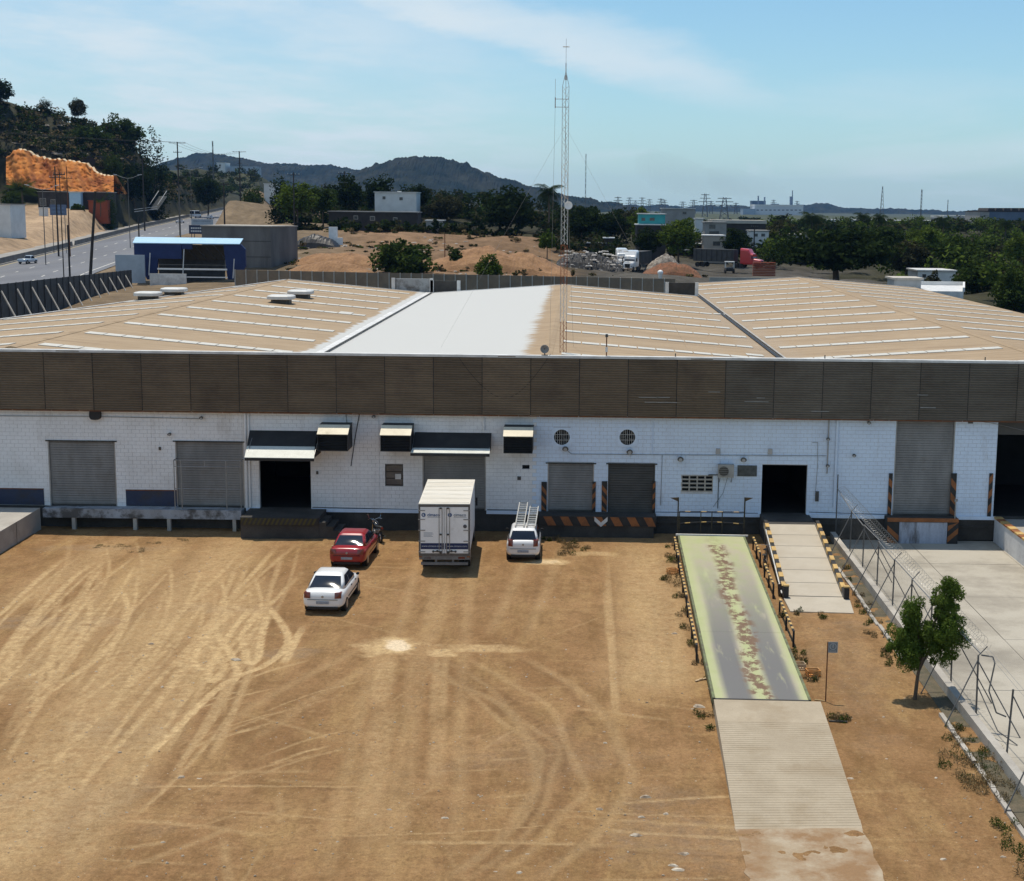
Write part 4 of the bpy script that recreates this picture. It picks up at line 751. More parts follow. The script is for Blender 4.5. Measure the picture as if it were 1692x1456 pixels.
for p in tri: g.cyl(p + Vector((0, 0, zt)), Vector((0, 0, zt+.75)), .014, n=5)
g.cyl((0, 0, zt+.3), (0, 0, zt+.55), .06, n=8); g.cyl((0, 0, zt+.7), (0, 0, zt+1.15), .028, n=6); g.cyl((0, 0, zt+1.1), (0, 0, zt+2.35), .010, n=5); g.cyl((-.17, 0, zt+1.95), (.17, 0, zt+1.95), .028, n=6); g.build('mast_tip', m_mw, mast, local=True)
g = MB(); za, zb2 = 21.55 - z_b, 21.95 - z_b; g.cyl((.16, -.08, za), (-.53, -.08, za), .012, n=5); g.cyl((.16, -.08, zb2), (-.53, -.08, zb2), .012, n=5); g.cyl((-.53, -.08, za-.05), (-.53, -.08, zb2+.08), .022, n=6); g.cyl((-.53, -.08, zb2), (-.53, -.08, zb2+1.0), .007, n=5); g.build('side_antenna', m_mr, mast, local=True)
g = MB(); c = Vector((.2, -.12, 16.6 - z_b)); g.loft([[c + Vector((r*math.cos(t), -d, r*math.sin(t))) for t in np.linspace(0, 2*math.pi, 16, endpoint=False)] for r, d in ((.03, -.05), (.12, -.02), (.21, .05), (.20, .06), (.1, .02))]); g.build('dish', m_white, mast, local=True)
g = MB(); g.cyl((0, 0, 20.6-z_b), (.52, 4, -.2), .006, n=4); g.cyl((-.53, -.08, za), (-.75, 2.0, 0), .006, n=4); g.cyl((0, 0, 20.6-z_b), (-7, 6, -.4), .004, n=4); g.cyl((0, 0, 20.6-z_b), (7, 6, -.4), .004, n=4); g.build('guy_wire', m_galv, mast, local=True)
# satellite dish, lamp pole and stubs on the parapet
sd = empty('satellite_dish', (pd(900, 590, fy+.1).x, fy+.1, FT+.03)); tag(sd, 'small round grey dish on the cladding edge left of the mast', 'satellite dish')
g = MB(); g.cyl((0, 0, -.05), (0, 0, .25), .03, n=8); g.box(-.16, .16, -.06, .06, 0, .03); g.build('dish_foot', m_shutd, sd, local=True)
g = MB(); c = Vector((0, -.1, .33)); g.loft([[c + Vector((r*math.cos(t), -d, r*math.sin(t))) for t in np.linspace(0, 2*math.pi, 18, endpoint=False)] for r, d in ((.03, -.05), (.13, -.02), (.22, .04), (.21, .05), (.12, 0), (.02, -.03))]); g.build('reflector', mat('dish_grey', (.28, .28, .275), (.2, .2, .2), rough=.5, scale=4), sd, local=True)
g = MB(); g.cyl((0, -.12, .33), (0, -.35, .36), .012, n=5); g.cyl((0, -.38, .36), (0, -.33, .36), .035, n=6); g.build('feed_horn', m_shutd, sd, local=True)
c = pd(1002, 590, fy+.2); rp = empty('roof_lamp_pole', (c.x, fy+.2, FT+.03)); tag(rp, 'short rusty lamp pole standing on the cladding edge right of the mast', 'lamp pole')
g = MB(); g.cyl((0, 0, -.02), (0, 0, .95), .03, n=8); g.build('pole', m_rust, rp, local=True); g = MB(); g.cyl((0, 0, .95), (0, 0, 1.1), .08, .06, n=8); g.build('lamp_head', m_lampb, rp, local=True); g = MB(); g.box(-.06, .06, -.08, -.03, .2, .45); g.build('ballast_box', m_flash, rp, local=True)
for x in (1116, 1363, 1628): c = pd(x, 590, fy+.2); g = MB(); g.cyl((c.x, fy+.2, FT+.03), (c.x, fy+.2, FT+.2), .03, n=6); g.build('parapet_stub', m_shutd, wh)

# ------------------------------------------------------------------ weighbridge
def bridge_mat():
    m = bpy.data.materials.new('weighbridge_deck'); m.use_nodes = True; N, L = m.node_tree.nodes, m.node_tree.links; bs = N['Principled BSDF']; bs.inputs['Roughness'].default_value = .75
    at = N.new('ShaderNodeAttribute'); at.attribute_name = 'lane'; g = N.new('ShaderNodeNewGeometry'); sp = N.new('ShaderNodeSeparateColor'); L.new(at.outputs['Color'], sp.inputs[0])
    def noise(sc, st=(1, 1, 1), det=5, r=.65):
        mp = N.new('ShaderNodeMapping'); mp.inputs['Scale'].default_value = st; L.new(g.outputs['Position'], mp.inputs[0]); n = N.new('ShaderNodeTexNoise'); n.inputs['Scale'].default_value = sc; n.inputs['Detail'].default_value = det; n.inputs['Roughness'].default_value = r; L.new(mp.outputs[0], n.inputs[0]); return n.outputs[0]
    def ramp(v, p0, p1, c0=(0, 0, 0), c1=(1, 1, 1)):
        r = N.new('ShaderNodeValToRGB'); L.new(v, r.inputs[0]); r.color_ramp.elements[0].position = p0; r.color_ramp.elements[1].position = p1; r.color_ramp.elements[0].color = (*c0, 1); r.color_ramp.elements[1].color = (*c1, 1); return r.outputs[0]
    def mix(f, a, b):
        x = N.new('ShaderNodeMixRGB')
        for i, v in enumerate((f, a, b)):
            if isinstance(v, tuple): x.inputs[i].default_value = (*v, 1)
            else: L.new(v, x.inputs[i])
        return x.outputs[0]
    def mul(a, b):
        n = N.new('ShaderNodeMath'); n.operation = 'MULTIPLY'
        for i, v in enumerate((a, b)):
            if isinstance(v, (int, float)): n.inputs[i].default_value = v
            else: L.new(v, n.inputs[i])
        return n.outputs[0]
    c = ramp(noise(.9), .35, .7, (.345, .375, .17), (.385, .40, .21))
    c = mix(mul(sp.outputs[2], ramp(noise(1.5, (1, .4, 1)), .3, .65)), c, (.40, .34, .265))
    c = mix(mul(sp.outputs[0], ramp(noise(1.6, (1.6, .25, 1)), .2, .42)), c, (.125, .122, .122))
    rb = mul(sp.outputs[1], ramp(noise(1.9, (1, .7, 1), 6, .72), .465, .53)); c = mix(rb, c, (.15, .088, .05)); L.new(c, bs.inputs['Base Color']); return m
BL0, BR0, BL1, BR1 = Vector((4.61, 46.35, .45)), Vector((7.69, 46.25, .45)), Vector((5.02, 70.6, .45)), Vector((8.17, 70.5, .45))
wbr = empty('weighbridge', (6.3, 58, 0)); tag(wbr, 'long pale green truck weighbridge deck with two grey wheel lanes', 'weighbridge')
m_deck = bridge_mat(); m_skirt = mat('weighbridge_steel', (.16, .19, .09), (.10, .09, .06), rough=.8, scale=2)
for (t0, t1) in ((0, .318), (.3185, 1)):
    n, mX = int(170*(t1-t0)), 26; vs, col = [], []
    for j in range(n+1):
        t = t0 + (t1-t0)*j/n; a, b = BL0.lerp(BL1, t), BR0.lerp(BR1, t)
        for i in range(mX+1):
            u = i/mX; p = a.lerp(b, u); vs.append(p)
            wear_ = sstep(1.02, .12, t)
            ln = max(1 - sstep(.10, .19, abs(u-.27+.02*math.sin(t*9))), 1 - sstep(.10, .19, abs(u-.77+.015*math.sin(t*7)))) * (.95*wear_)
            ru = (1 - sstep(.08, .17, abs(u-.53+.04*math.sin(t*14)))) * (1 if t < .92 else .2); pk = max(1 - sstep(.12, .26, abs(u-.27)), 1 - sstep(.12, .26, abs(u-.77)))*(.85 if t < .93 else .4); col.append((ln, ru, pk, 1))
    o = fast('deck_plate', np.array([tuple(v) for v in vs]), grid_quads(n+1, mX+1), m_deck, wbr); o.data.color_attributes.new('lane', 'FLOAT_COLOR', 'POINT'); o.data.color_attributes['lane'].data.foreach_set('color', np.array(col, np.float32).ravel())
dn = Vector((0, 0, .12))
for a, b, s in ((BL0, BL1, -1), (BR0, BR1, 1)): g = MB(); g.beam(a + Vector((s*.05, 0, -.1)), b + Vector((s*.05, 0, -.1)), .09, .22); g.build('side_beam', m_skirt, wbr)
g = MB(); g.hexa([BL0-Vector((0, 0, .5)), BR0-Vector((0, 0, .5)), BR1-Vector((0, 0, .5)), BL1-Vector((0, 0, .5)), BL0-Vector((0, 0, .03)), BR0-Vector((0, 0, .03)), BR1-Vector((0, 0, .03)), BL1-Vector((0, 0, .03))]); g.build('deck_body', m_concd, wbr)
g = MB(); g.beam(BL0 + Vector((0, -.06, -.02)), BR0 + Vector((0, -.06, -.02)), .07, .05); g.build('end_joint', m_shutd, wbr)
g = MB(); g.beam(BL1 + Vector((-.18, .1, .02)), BR1 + Vector((.25, .1, .02)), .10, .08); g.build('white_end_sill', m_flash, wbr)
m_jnt = m_shutd
# approach slab, grooved concrete sloping down into the dirt
aL0, aR0, aL1, aR1 = Vector((4.55, 46.24, .44)), Vector((8.08, 46.14, .44)), Vector((4.30, 36.3, -.02)), Vector((7.74, 36.5, -.02))
ap = empty('approach_slab', (6.2, 42, 0)); tag(ap, 'grooved pale concrete slab sloping down in front of the weighbridge', 'concrete slab')
m_apron = mat('apron_concrete', (.395, .33, .24), (.335, .275, .195), rough=.9, scale=.9, fine=.08, bump=.3, grime=(.29, .225, .145), gscale=.55, glo=.5, ghi=.75)
nr = 64; g = MB()
for j in range(nr):
    t0, t1 = j/nr, (j+1)/nr; rise = .0 if j < 12 else .006
    def at_(t, s): return (aL0.lerp(aL1, t) if s else aR0.lerp(aR1, t)) + Vector((0, 0, .05*math.sin(t*math.pi)))
    q0, q1 = at_(t0, 1), at_(t0, 0); r0, r1 = at_(t1 - (.25/nr if rise else 0), 1), at_(t1 - (.25/nr if rise else 0), 0); z_ = Vector((0, 0, .6)); rz_ = Vector((0, 0, rise))
    g.hexa([r0 - z_, r1 - z_, q1 - z_, q0 - z_, r0 + rz_, r1 + rz_, q1 + rz_, q0 + rz_])
    if rise: s0, s1 = at_(t1, 1), at_(t1, 0); g.hexa([s0 - z_, s1 - z_, r1 - z_, r0 - z_, s0, s1, r1, r0])
g.build('grooved_slab', m_apron, ap)
# a thin skin of dust and concrete where the slab runs out under the dirt
def blob(name, pts, m, z=.03, seed=0, jit=.12, lab=None, cat=None):
    P = [pz(*p).to_2d() for p in pts]; r = np.random.default_rng(seed); out = []
    for i in range(len(P)):
        a, b = P[i], P[(i+1) % len(P)]
        for t in np.linspace(0, 1, 10, endpoint=False): q = a.lerp(b, t); out.append((q.x + r.uniform(-jit, jit), q.y + r.uniform(-jit, jit)*1.5))
    g = MB(); n = len(out); g.add([(x, y, z) for x, y in out] + [(x, y, -.05) for x, y in out], [] ); cx_, cy_ = sum(p[0] for p in out)/n, sum(p[1] for p in out)/n; g.v.append((cx_, cy_, z)); g.f += [(2*n, i, (i+1) % n) for i in range(n)] + [(i, n+i, n+(i+1) % n, (i+1) % n) for i in range(n)]; g.m += [0]*(2*n); return g
blob('x', [(1216, 1366), (1300, 1350), (1418, 1356), (1470, 1480), (1240, 1480)], None, .027, 3, .09).build('sunken_slab_end', mat('dusty_slab', (.385, .315, .225), (.30, .215, .13), rough=.95, scale=.7, lo=.4, hi=.6, fine=.1, bump=.3, grime=(.25, .15, .075), gscale=.5, glo=.45, ghi=.6), ap)
# guard rails of alternating yellow and black pieces along both sides
def guard(xf, y0, y1, lab, z=.62):
    r = empty('guard_rail', (xf(y0), y0, 0)); tag(r, lab, 'guard rail', 'low rails beside the weighbridge')
    n = max(3, int((y1-y0)/.28)); 
    for y in (y0, (y0+y1)/2, y1): g = MB(); g.cyl((xf(y), y, -.05), (xf(y), y, z), .045, n=6); g.build('post', m_black, r)
    for i in range(n):
        a, b = y0 + (y1-y0)*i/n, y0 + (y1-y0)*(i+1)/n; g = MB(); g.beam((xf(a), a, z), (xf(b), b, z), .09 if i % 2 else .075, .07 if i % 2 else .06); g.build('rail_piece', m_yellow if i % 2 else m_black, r)
lx = lambda y: 4.61 + (y-46.35)/24.25*.41 - .30
rx = lambda y: 7.69 + (y-46.25)/24.25*.48 + .42
for xf, a, b, lab in ((lx, 65.4, 69.4, 'low yellow and black rail left of the weighbridge, far section'), (lx, 58.4, 64.4, 'low yellow and black rail left of the weighbridge, middle section'), (lx, 51.6, 57.6, 'low yellow and black rail left of the weighbridge, near section'),
                      (rx, 66.2, 69.6, 'low yellow and black rail right of the weighbridge, farthest section'), (rx, 60.6, 64.2, 'low yellow and black rail right of the weighbridge beside the bicycle'), (rx, 53.6, 58.2, 'low yellow and black rail right of the weighbridge, nearest section')): guard(xf, a, b, lab)
# railing with two pennant posts across the far end
en = empty('end_railing', (6.6, 71.1, 0)); tag(en, 'dark railing with two triangular pennant posts at the far end of the weighbridge', 'railing')
ey = 71.1; m_rb = mat('railing_paint', (.06, .05, .03), (.03, .028, .02), rough=.7, scale=6)
for x, s in ((1121, -1), (1231, 1)):
    p = pd(x, 822, ey); g = MB(); g.cyl((p.x, ey, -.05), (p.x, ey, p.z), .04, n=6); g.build('pennant_post', m_rb, en); g = MB(); g.prism([(p.x, ey, p.z), (p.x + s*.42, ey, p.z-.02), (p.x, ey, p.z-.22)], (0, .02, 0)); g.build('pennant', mat('pennant_brown', (.09, .06, .035), rough=.7), en)
p0, p1 = pd(1123, 845, ey), pd(1230, 847, ey); zt_, zm_ = p0.z, p0.z-.62
for z in (zt_, zm_):
    for i in range(12): a, b = p0.lerp(p1, i/12), p0.lerp(p1, (i+1)/12); h = .1*math.sin(i/12*math.pi) if z == zm_ else 0; h2 = .1*math.sin((i+1)/12*math.pi) if z == zm_ else 0; g = MB(); g.cyl((a.x, ey, z+h), (b.x, ey, z+h2), .024, n=6); g.build('rail_piece', m_yellow if i % 3 == 1 else m_black, en)
for t in (0, .33, .5, .66, 1): x = p0.lerp(p1, t).x; g = MB(); g.cyl((x, ey, -.05), (x, ey, zt_), .028, n=6); g.build('baluster', m_rb, en)

# ------------------------------------------------------------------ door ramp
rm_ = empty('door_ramp', (10.3, 64, 0)); tag(rm_, 'pale concrete ramp with yellow and black kerbs climbing to the dark doorway', 'ramp')
r0L, r0R, r1L, r1R = Vector((9.0, 60.6, .14)), Vector((11.35, 60.5, .14)), Vector((9.36, 70.6, DOCK)), Vector((11.72, 70.6, DOCK))
m_rc = mat('ramp_concrete', (.455, .405, .325), (.40, .35, .275), rough=.9, scale=.7, fine=.06, bump=.25, grime=(.38, .33, .26), gscale=.6, glo=.55, ghi=.8)
ns = 6
for i in range(ns):
    t0, t1 = i/ns + .002, (i+1)/ns - .002; a, b, c, d = r0L.lerp(r1L, t0), r0R.lerp(r1R, t0), r0R.lerp(r1R, t1), r0L.lerp(r1L, t1); z_ = Vector((0, 0, .25)); g = MB(); g.hexa([a-z_, b-z_, c-z_, d-z_, a, b, c, d]); g.build('slab', m_rc, rm_)
g = MB(); a, b, c, d = pz(1306, 1010, .04), pz(1411, 1013, .04), r0R + Vector((.28, -.05, -.01)), r0L + Vector((-.2, -.05, -.01)); z_ = Vector((0, 0, .3)); g.hexa([a-z_, b-z_, c-z_, d-z_, a, b, c, d]); g.build('foot_slab', m_rc, rm_)
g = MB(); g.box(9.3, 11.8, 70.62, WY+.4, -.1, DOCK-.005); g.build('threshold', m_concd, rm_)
g = MB(); g.prism([(9.0, 60.6, -.1), (9.36, 70.6, -.1), (9.36, 70.6, DOCK-.27), (9.0, 60.6, -.11)], (2.33, 0, 0)); g.build('ramp_core', m_conc, rm_)
for a, b, s, nm in ((r0L, r1L, -1, 'kerb'), (r0R, r1R, 1, 'kerb')):
    n = 17; kb = MB(); kb.beam(a + Vector((s*.10, -.15, -.04)), b + Vector((s*.10, 0, -.04)), .16, .22); k_ = kb.build('kerb', m_conc, rm_)
    for i in range(n):
        t0, t1 = i/n, (i+1)/n; p, q_ = a.lerp(b, t0) + Vector((s*.10, -.12, .16)), a.lerp(b, t1) + Vector((s*.10, -.12, .16)); g = MB(); g.beam(p, q_, .19 if i % 2 else .17, .20 if i % 2 else .15); g.build('kerb_block', m_yellow if i % 2 else m_black, k_)
g = MB(); g.tube([r0L + Vector((-.24, 0, .1)), r1L + Vector((-.24, -1.4, .02))], .03, 6); g.build('white_pipe', m_flash, rm_)
for p in (r0L + Vector((-.1, -.22, 0)), r0R + Vector((.12, -.22, 0))): g = MB(); g.box(p.x-.11, p.x+.11, p.y-.11, p.y+.11, -.05, .62); g.build('end_post', m_black, rm_); g = MB(); g.box(p.x-.12, p.x+.12, p.y-.12, p.y+.12, .622, .68); g.build('post_cap', m_yellow, rm_)

# ------------------------------------------------------------------ concrete apron on the right, low wall, fence
m_slab = mat('apron_slab', (.41, .375, .31), (.35, .315, .255), rough=.9, scale=.35, fine=.06, bump=.15, grime=(.25, .225, .185), gscale=.35, glo=.46, ghi=.72)
sl = empty('concrete_apron', (20, 55, -.3)); tag(sl, kind='structure')
xs_ = [13.06, 16.9, 21.2, 27, 33]; ys_ = [30, 36.5, 43, 49.4, 55.6, 62, 68, 73.0]
for i in range(4):
    for j in range(7):
        g = MB(); g.box(xs_[i]+.012, xs_[i+1]-.012, ys_[j]+.012, ys_[j+1]-.012, -.35, -.2 + rng.uniform(-.006, .006)); g.build('apron_panel', m_slab, sl)
g = MB(); g.box(13.06, 33, 30, 73, -.45, -.36); g.box(13.06, 33, 30, 73, -.357, -.214); g.build('apron_bed', m_concd, sl)
rw_ = empty('ramp_wall', (21.4, 66, -.2)); tag(rw_, 'white painted low wall with orange and yellow coping at the right edge', 'wall')
g = MB(); g.box(21.3, 21.62, 55, 72.9, -.3, 1.02); g.build('wall_body', mat('chalky_white_wall', (.66, .67, .68), (.5, .51, .53), rough=.85, scale=1.2, fine=.1, bump=.3, grime=(.25, .24, .23), gscale=1.0, glo=.56, ghi=.8), rw_); y = 55.0; i = 0
while y < 72.8: g = MB(); g.box(21.27, 21.65, y, min(y+.6, 72.9)-.01, 1.022, 1.12 if i % 2 else 1.10); g.build('coping_block', m_yellow if i % 2 else m_orange, rw_); y += .6; i += 1
g = MB(); g.box(21.63, 33, 55, 72.9, -.3, .99); g.build('ramp_fill', m_conc, rw_)
lw = empty('low_wall', (12.9, 50, 0)); tag(lw, 'low concrete kerb wall under the chain link fence', 'wall')
y = 31.0
while y < 72: y2 = min(y + 4.0, 72.2); g = MB(); g.box(12.78, 13.04, y+.015, y2-.015, -.3, .36 + rng.uniform(-.02, .02)); g.build('wall_segment', m_conc, lw); y = y2
y = 32.0
kc = empty('drain_kerb', (12.0, 50, 0)); tag(kc, 'thin broken concrete kerb beside the low fence wall', 'kerb')
while y < 70:
    y2 = y + rng.uniform(1.6, 3.4); dxk = rng.uniform(-.04, .04)
    if not 45.5 < y < 49: g = MB(); g.box(12.02+dxk, 12.16+dxk, y+.02, y2-.05, -.1, .07 + rng.uniform(0, .05)); g.build('kerb_stone', m_conc, kc)
    y = y2
g = MB(); g.box(12.2, 12.775, 32, 71.5, -.09, .012); g.build('drain_bed', mat('drain_dirt', (.13, .105, .07), (.08, .075, .05), rough=1, scale=2, fine=.3, bump=.5), kc)
def chain_mat():
    m = bpy.data.materials.new('chain_link'); m.use_nodes = True; N, L = m.node_tree.nodes, m.node_tree.links; bs = N['Principled BSDF']; bs.inputs['Base Color'].default_value = (.22, .22, .215, 1); bs.inputs['Metallic'].default_value = .5; bs.inputs['Roughness'].default_value = .5
    g = N.new('ShaderNodeNewGeometry'); sp = N.new('ShaderNodeSeparateXYZ'); L.new(g.outputs['Position'], sp.inputs[0])
    def M_(op, a, b=0):
        n = N.new('ShaderNodeMath'); n.operation = op
        for i, v in enumerate((a, b)):
            if isinstance(v, (int, float)): n.inputs[i].default_value = v
            else: L.new(v, n.inputs[i])
        return n.outputs[0]
    fs = []
    for op in ('ADD', 'SUBTRACT'): fs.append(M_('LESS_THAN', M_('ABSOLUTE', M_('SUBTRACT', M_('FRACT', M_('DIVIDE', M_(op, sp.outputs[1], sp.outputs[2]), .085), 0), .5)), .045))
    w = M_('MAXIMUM', fs[0], fs[1]); tr = N.new('ShaderNodeBsdfTransparent'); mx = N.new('ShaderNodeMixShader'); L.new(w, mx.inputs[0]); L.new(tr.outputs[0], mx.inputs[1]); L.new(bs.outputs[0], mx.inputs[2]); L.new(mx.outputs[0], N['Material Output'].inputs[0]); return m
m_fpost = mat('weathered_fence_pipe', (.15, .15, .148), (.09, .088, .085), rough=.6, metallic=.3, scale=3)
fe = empty('chain_link_fence', (13.1, 58, 0)); tag(fe, 'chain link fence with leaning braces and razor wire beside the concrete apron', 'fence')
fpy = [72.4, 68.4, 65.2, 61.9, 58.65, 55.4, 52.1, 48.9, 45.6, 42.2, 38.8]; FH = 2.27
for k, y in enumerate(fpy):
    lean = .1*math.sin(k*2.3) if y < 50 else 0; top = FH if y < 72 else 3.3
    g = MB(); g.cyl((13.1, y, -.25), (13.1+lean, y, top), .032, n=7); g.build('post', m_fpost, fe)
    if y < 72 and y > 44: g = MB(); g.cyl((13.1+lean, y, FH-.02), (13.38+lean, y, FH+.30), .02, n=5); g.build('outrigger', m_fpost, fe)
    if k not in (0, 9): g = MB(); g.cyl((13.1+lean, y, FH*.93), (11.95, y-.5, 0), .022, n=6); g.build('brace', m_fpost, fe)
    if k in (2, 3, 5, 7, 8, 9): g = MB(); g.cyl((13.12+lean, y, FH*.9), (14.3, y-.9, -.2), .02, n=6); g.build('brace', m_fpost, fe)
for a, b in zip(fpy[:8], fpy[1:9]): g = MB(); g.cyl((13.1, a, FH if a < 72 else 2.6), (13.1 + .04*math.sin(a*3), b, FH + .05*math.sin(b*5)), .024, n=6); g.build('top_rail', m_galv, fe)
mc = chain_mat()
for a, b in zip(fpy[:8], fpy[1:9]): g = MB(); g.add([(13.09, a, -.15), (13.09, b, -.15), (13.09, b, FH-.02), (13.09, a, FH-.02)], [(0, 1, 2, 3)]); g.build('mesh_panel', mc, fe)
g = MB(); n = 900; pts = [Vector((13.28 + .24*math.cos(t), 72.0 - 26.2*i/n, FH + .28 + .24*math.sin(t))) for i, t in enumerate(np.linspace(0, 2*math.pi*70, n))]; g.tube(pts, .005, 3); g.build('razor_coil', mat('razor_wire', (.42, .42, .41), rough=.4, metallic=.5), fe)
for z in (FH+.12, FH+.3): g = MB(); g.tube([Vector((13.3, 72, z)), Vector((13.3, 46, z)), Vector((13.5, 42, z-.3)), Vector((13.3, 36, z-.5))], .006, 4); g.build('strand_wire', m_galv, fe)
g = MB(); g.tube([Vector((13.15, 45.6, FH)), Vector((13.5, 45.5, FH-.02)), Vector((13.55, 45.4, FH-.2)), Vector((13.35, 45.2, 1.2)), Vector((13.6, 45.1, .5)), Vector((13.9, 45.0, .4))], .025, 6); g.build('bent_pipe', m_fpost, fe)
g = MB(); g.tube([Vector((13.1, 45.6, 1.2)), Vector((13.5, 44.5, .1)), Vector((14.0, 44.0, -.18))], .02, 6); g.build('fallen_rail', m_fpost, fe)
# sign on a rusty post
sg_ = empty('prohibition_sign', (8.46, 47.37, 0)); tag(sg_, 'small grey square sign with a ring emblem on a rusty pole', 'sign')
g = MB(); g.cyl((0, 0, -.05), (0, 0, 2.12), .022, n=7); g.build('pole', m_rust, sg_, local=True); g = MB(); g.beam((0, 0, .03), (-.36, .12, .03), .04); g.build('foot_bar', mat('pale_wood', (.5, .36, .18), rough=.8), sg_, local=True)
m_sg = mat('sign_grey', (.20, .22, .23), (.15, .165, .175), rough=.6, scale=8); m_sl = mat('sign_light', (.45, .47, .47), rough=.6)
g = MB(); g.box(.02, .34, -.012, .0, 1.74, 2.12); pl_ = g.build('sign_plate', m_sg, sg_, local=True)
def flat_ring(cx, cz, r0, r1, y, n=24): return [(cx + r*math.cos(t), y, cz + r*math.sin(t)) for r in (r0, r1) for t in np.linspace(0, 2*math.pi, n, endpoint=False)], [(i, (i+1) % n, n + (i+1) % n, n + i) for i in range(n)]
g = MB(); v_, f_ = flat_ring(.18, 1.96, .095, .115, -.016); g.add(v_, f_); g.build('ring_emblem', m_sl, pl_, local=True)
g = MB(); g.box(.165, .195, -.018, -.013, 1.91, 2.0); g.cyl((.18, -.013, 2.015), (.18, -.019, 2.015), .02, n=8); g.box(.15, .21, -.018, -.013, 1.955, 1.985); g.build('figure_emblem', m_sl, pl_, local=True)
g = MB(); [g.box(.06+i*.034, .084+i*.034, -.016, -.013, 1.785, 1.815) for i in range(7)]; g.build('lettering_line', m_sl, pl_, local=True)
g = MB(); v_, f_ = [(.02, -.014, 1.74), (.34, -.014, 1.74), (.34, -.014, 2.12), (.02, -.014, 2.12), (.035, -.014, 1.755), (.325, -.014, 1.755), (.325, -.014, 2.105), (.035, -.014, 2.105)], [(0, 1, 5, 4), (1, 2, 6, 5), (2, 3, 7, 6), (3, 0, 4, 7)]; g.add(v_, f_); g.build('sign_border', m_sl, pl_, local=True)
# air conditioner
ac = empty('air_conditioner', (fx(1199), WY, fz(787, 1199))); tag(ac, 'air conditioner outdoor unit on brackets above the vent block window', 'air conditioner')
g = MB(); g.box(-.40, .40, -.42, -.12, 0, .66); g.build('casing', mat('ac_casing', (.36, .35, .33), (.28, .27, .25), rough=.6, scale=3), ac, local=True); g = MB(); g.cyl((-.12, -.44, .33), (-.12, -.421, .33), .25, n=20); g.build('fan_grille', m_shutd, ac, local=True)
for k in range(5): g = MB(); g.beam((-.36, -.445, .13+k*.1), (.12, -.445, .13+k*.1), .012); g.build('grille_bar', m_galv, ac, local=True)
for x in (-.3, .3): g = MB(); g.beam((x, -.4, -.02), (x, 0, -.02), .04); g.beam((x, -.38, -.03), (x, -.01, -.3), .03); g.build('bracket', m_galv, ac, local=True)
g = MB(); g.tube([Vector((-.4, -.2, .1)), Vector((-.8, -.1, .08)), Vector((-.85, -.02, .05))], .03, 6); g.build('pipe', m_cable, ac, local=True)
# ------------------------------------------------------------------ vehicles
m_glass = mat('car_glass', (.010, .016, .028), (.014, .02, .034), rough=.07, spec=.35, fine=0, scale=2)
m_tyre = mat('tyre_rubber', (.018, .018, .018), (.035, .03, .026), rough=.85, scale=6); m_rim = mat('wheel_rim', (.40, .40, .40), (.3, .3, .3), rough=.35, metallic=.7, scale=5)
m_tail = mat('tail_light', (.22, .03, .018), (.12, .018, .014), rough=.15, spec=.7, scale=8, fine=0); m_plate = mat('number_plate', (.36, .38, .42), (.22, .24, .28), rough=.6, scale=14); m_trim = mat('black_trim', (.016, .016, .017), rough=.5)
m_chrome = mat('chrome', (.6, .6, .6), rough=.12, metallic=1.0, fine=0)
def paint_mat(name, c, c2=None): return mat(name, c, c2 or tuple(v*.93 for v in c), rough=.28, spec=.5, coat=.6, fine=.02, scale=1.2)
def sring(hw, zb, zt, y, n=28, e=4.2, crown=0):
    out = []; cz, hh = (zb+zt)/2, (zt-zb)/2
    for i in range(n):
        t = 2*math.pi*i/n; c, s = math.cos(t), math.sin(t); out.append(Vector((hw*math.copysign(abs(c)**(2/e), c), y, cz + hh*math.copysign(abs(s)**(2/e), s))))
    return out
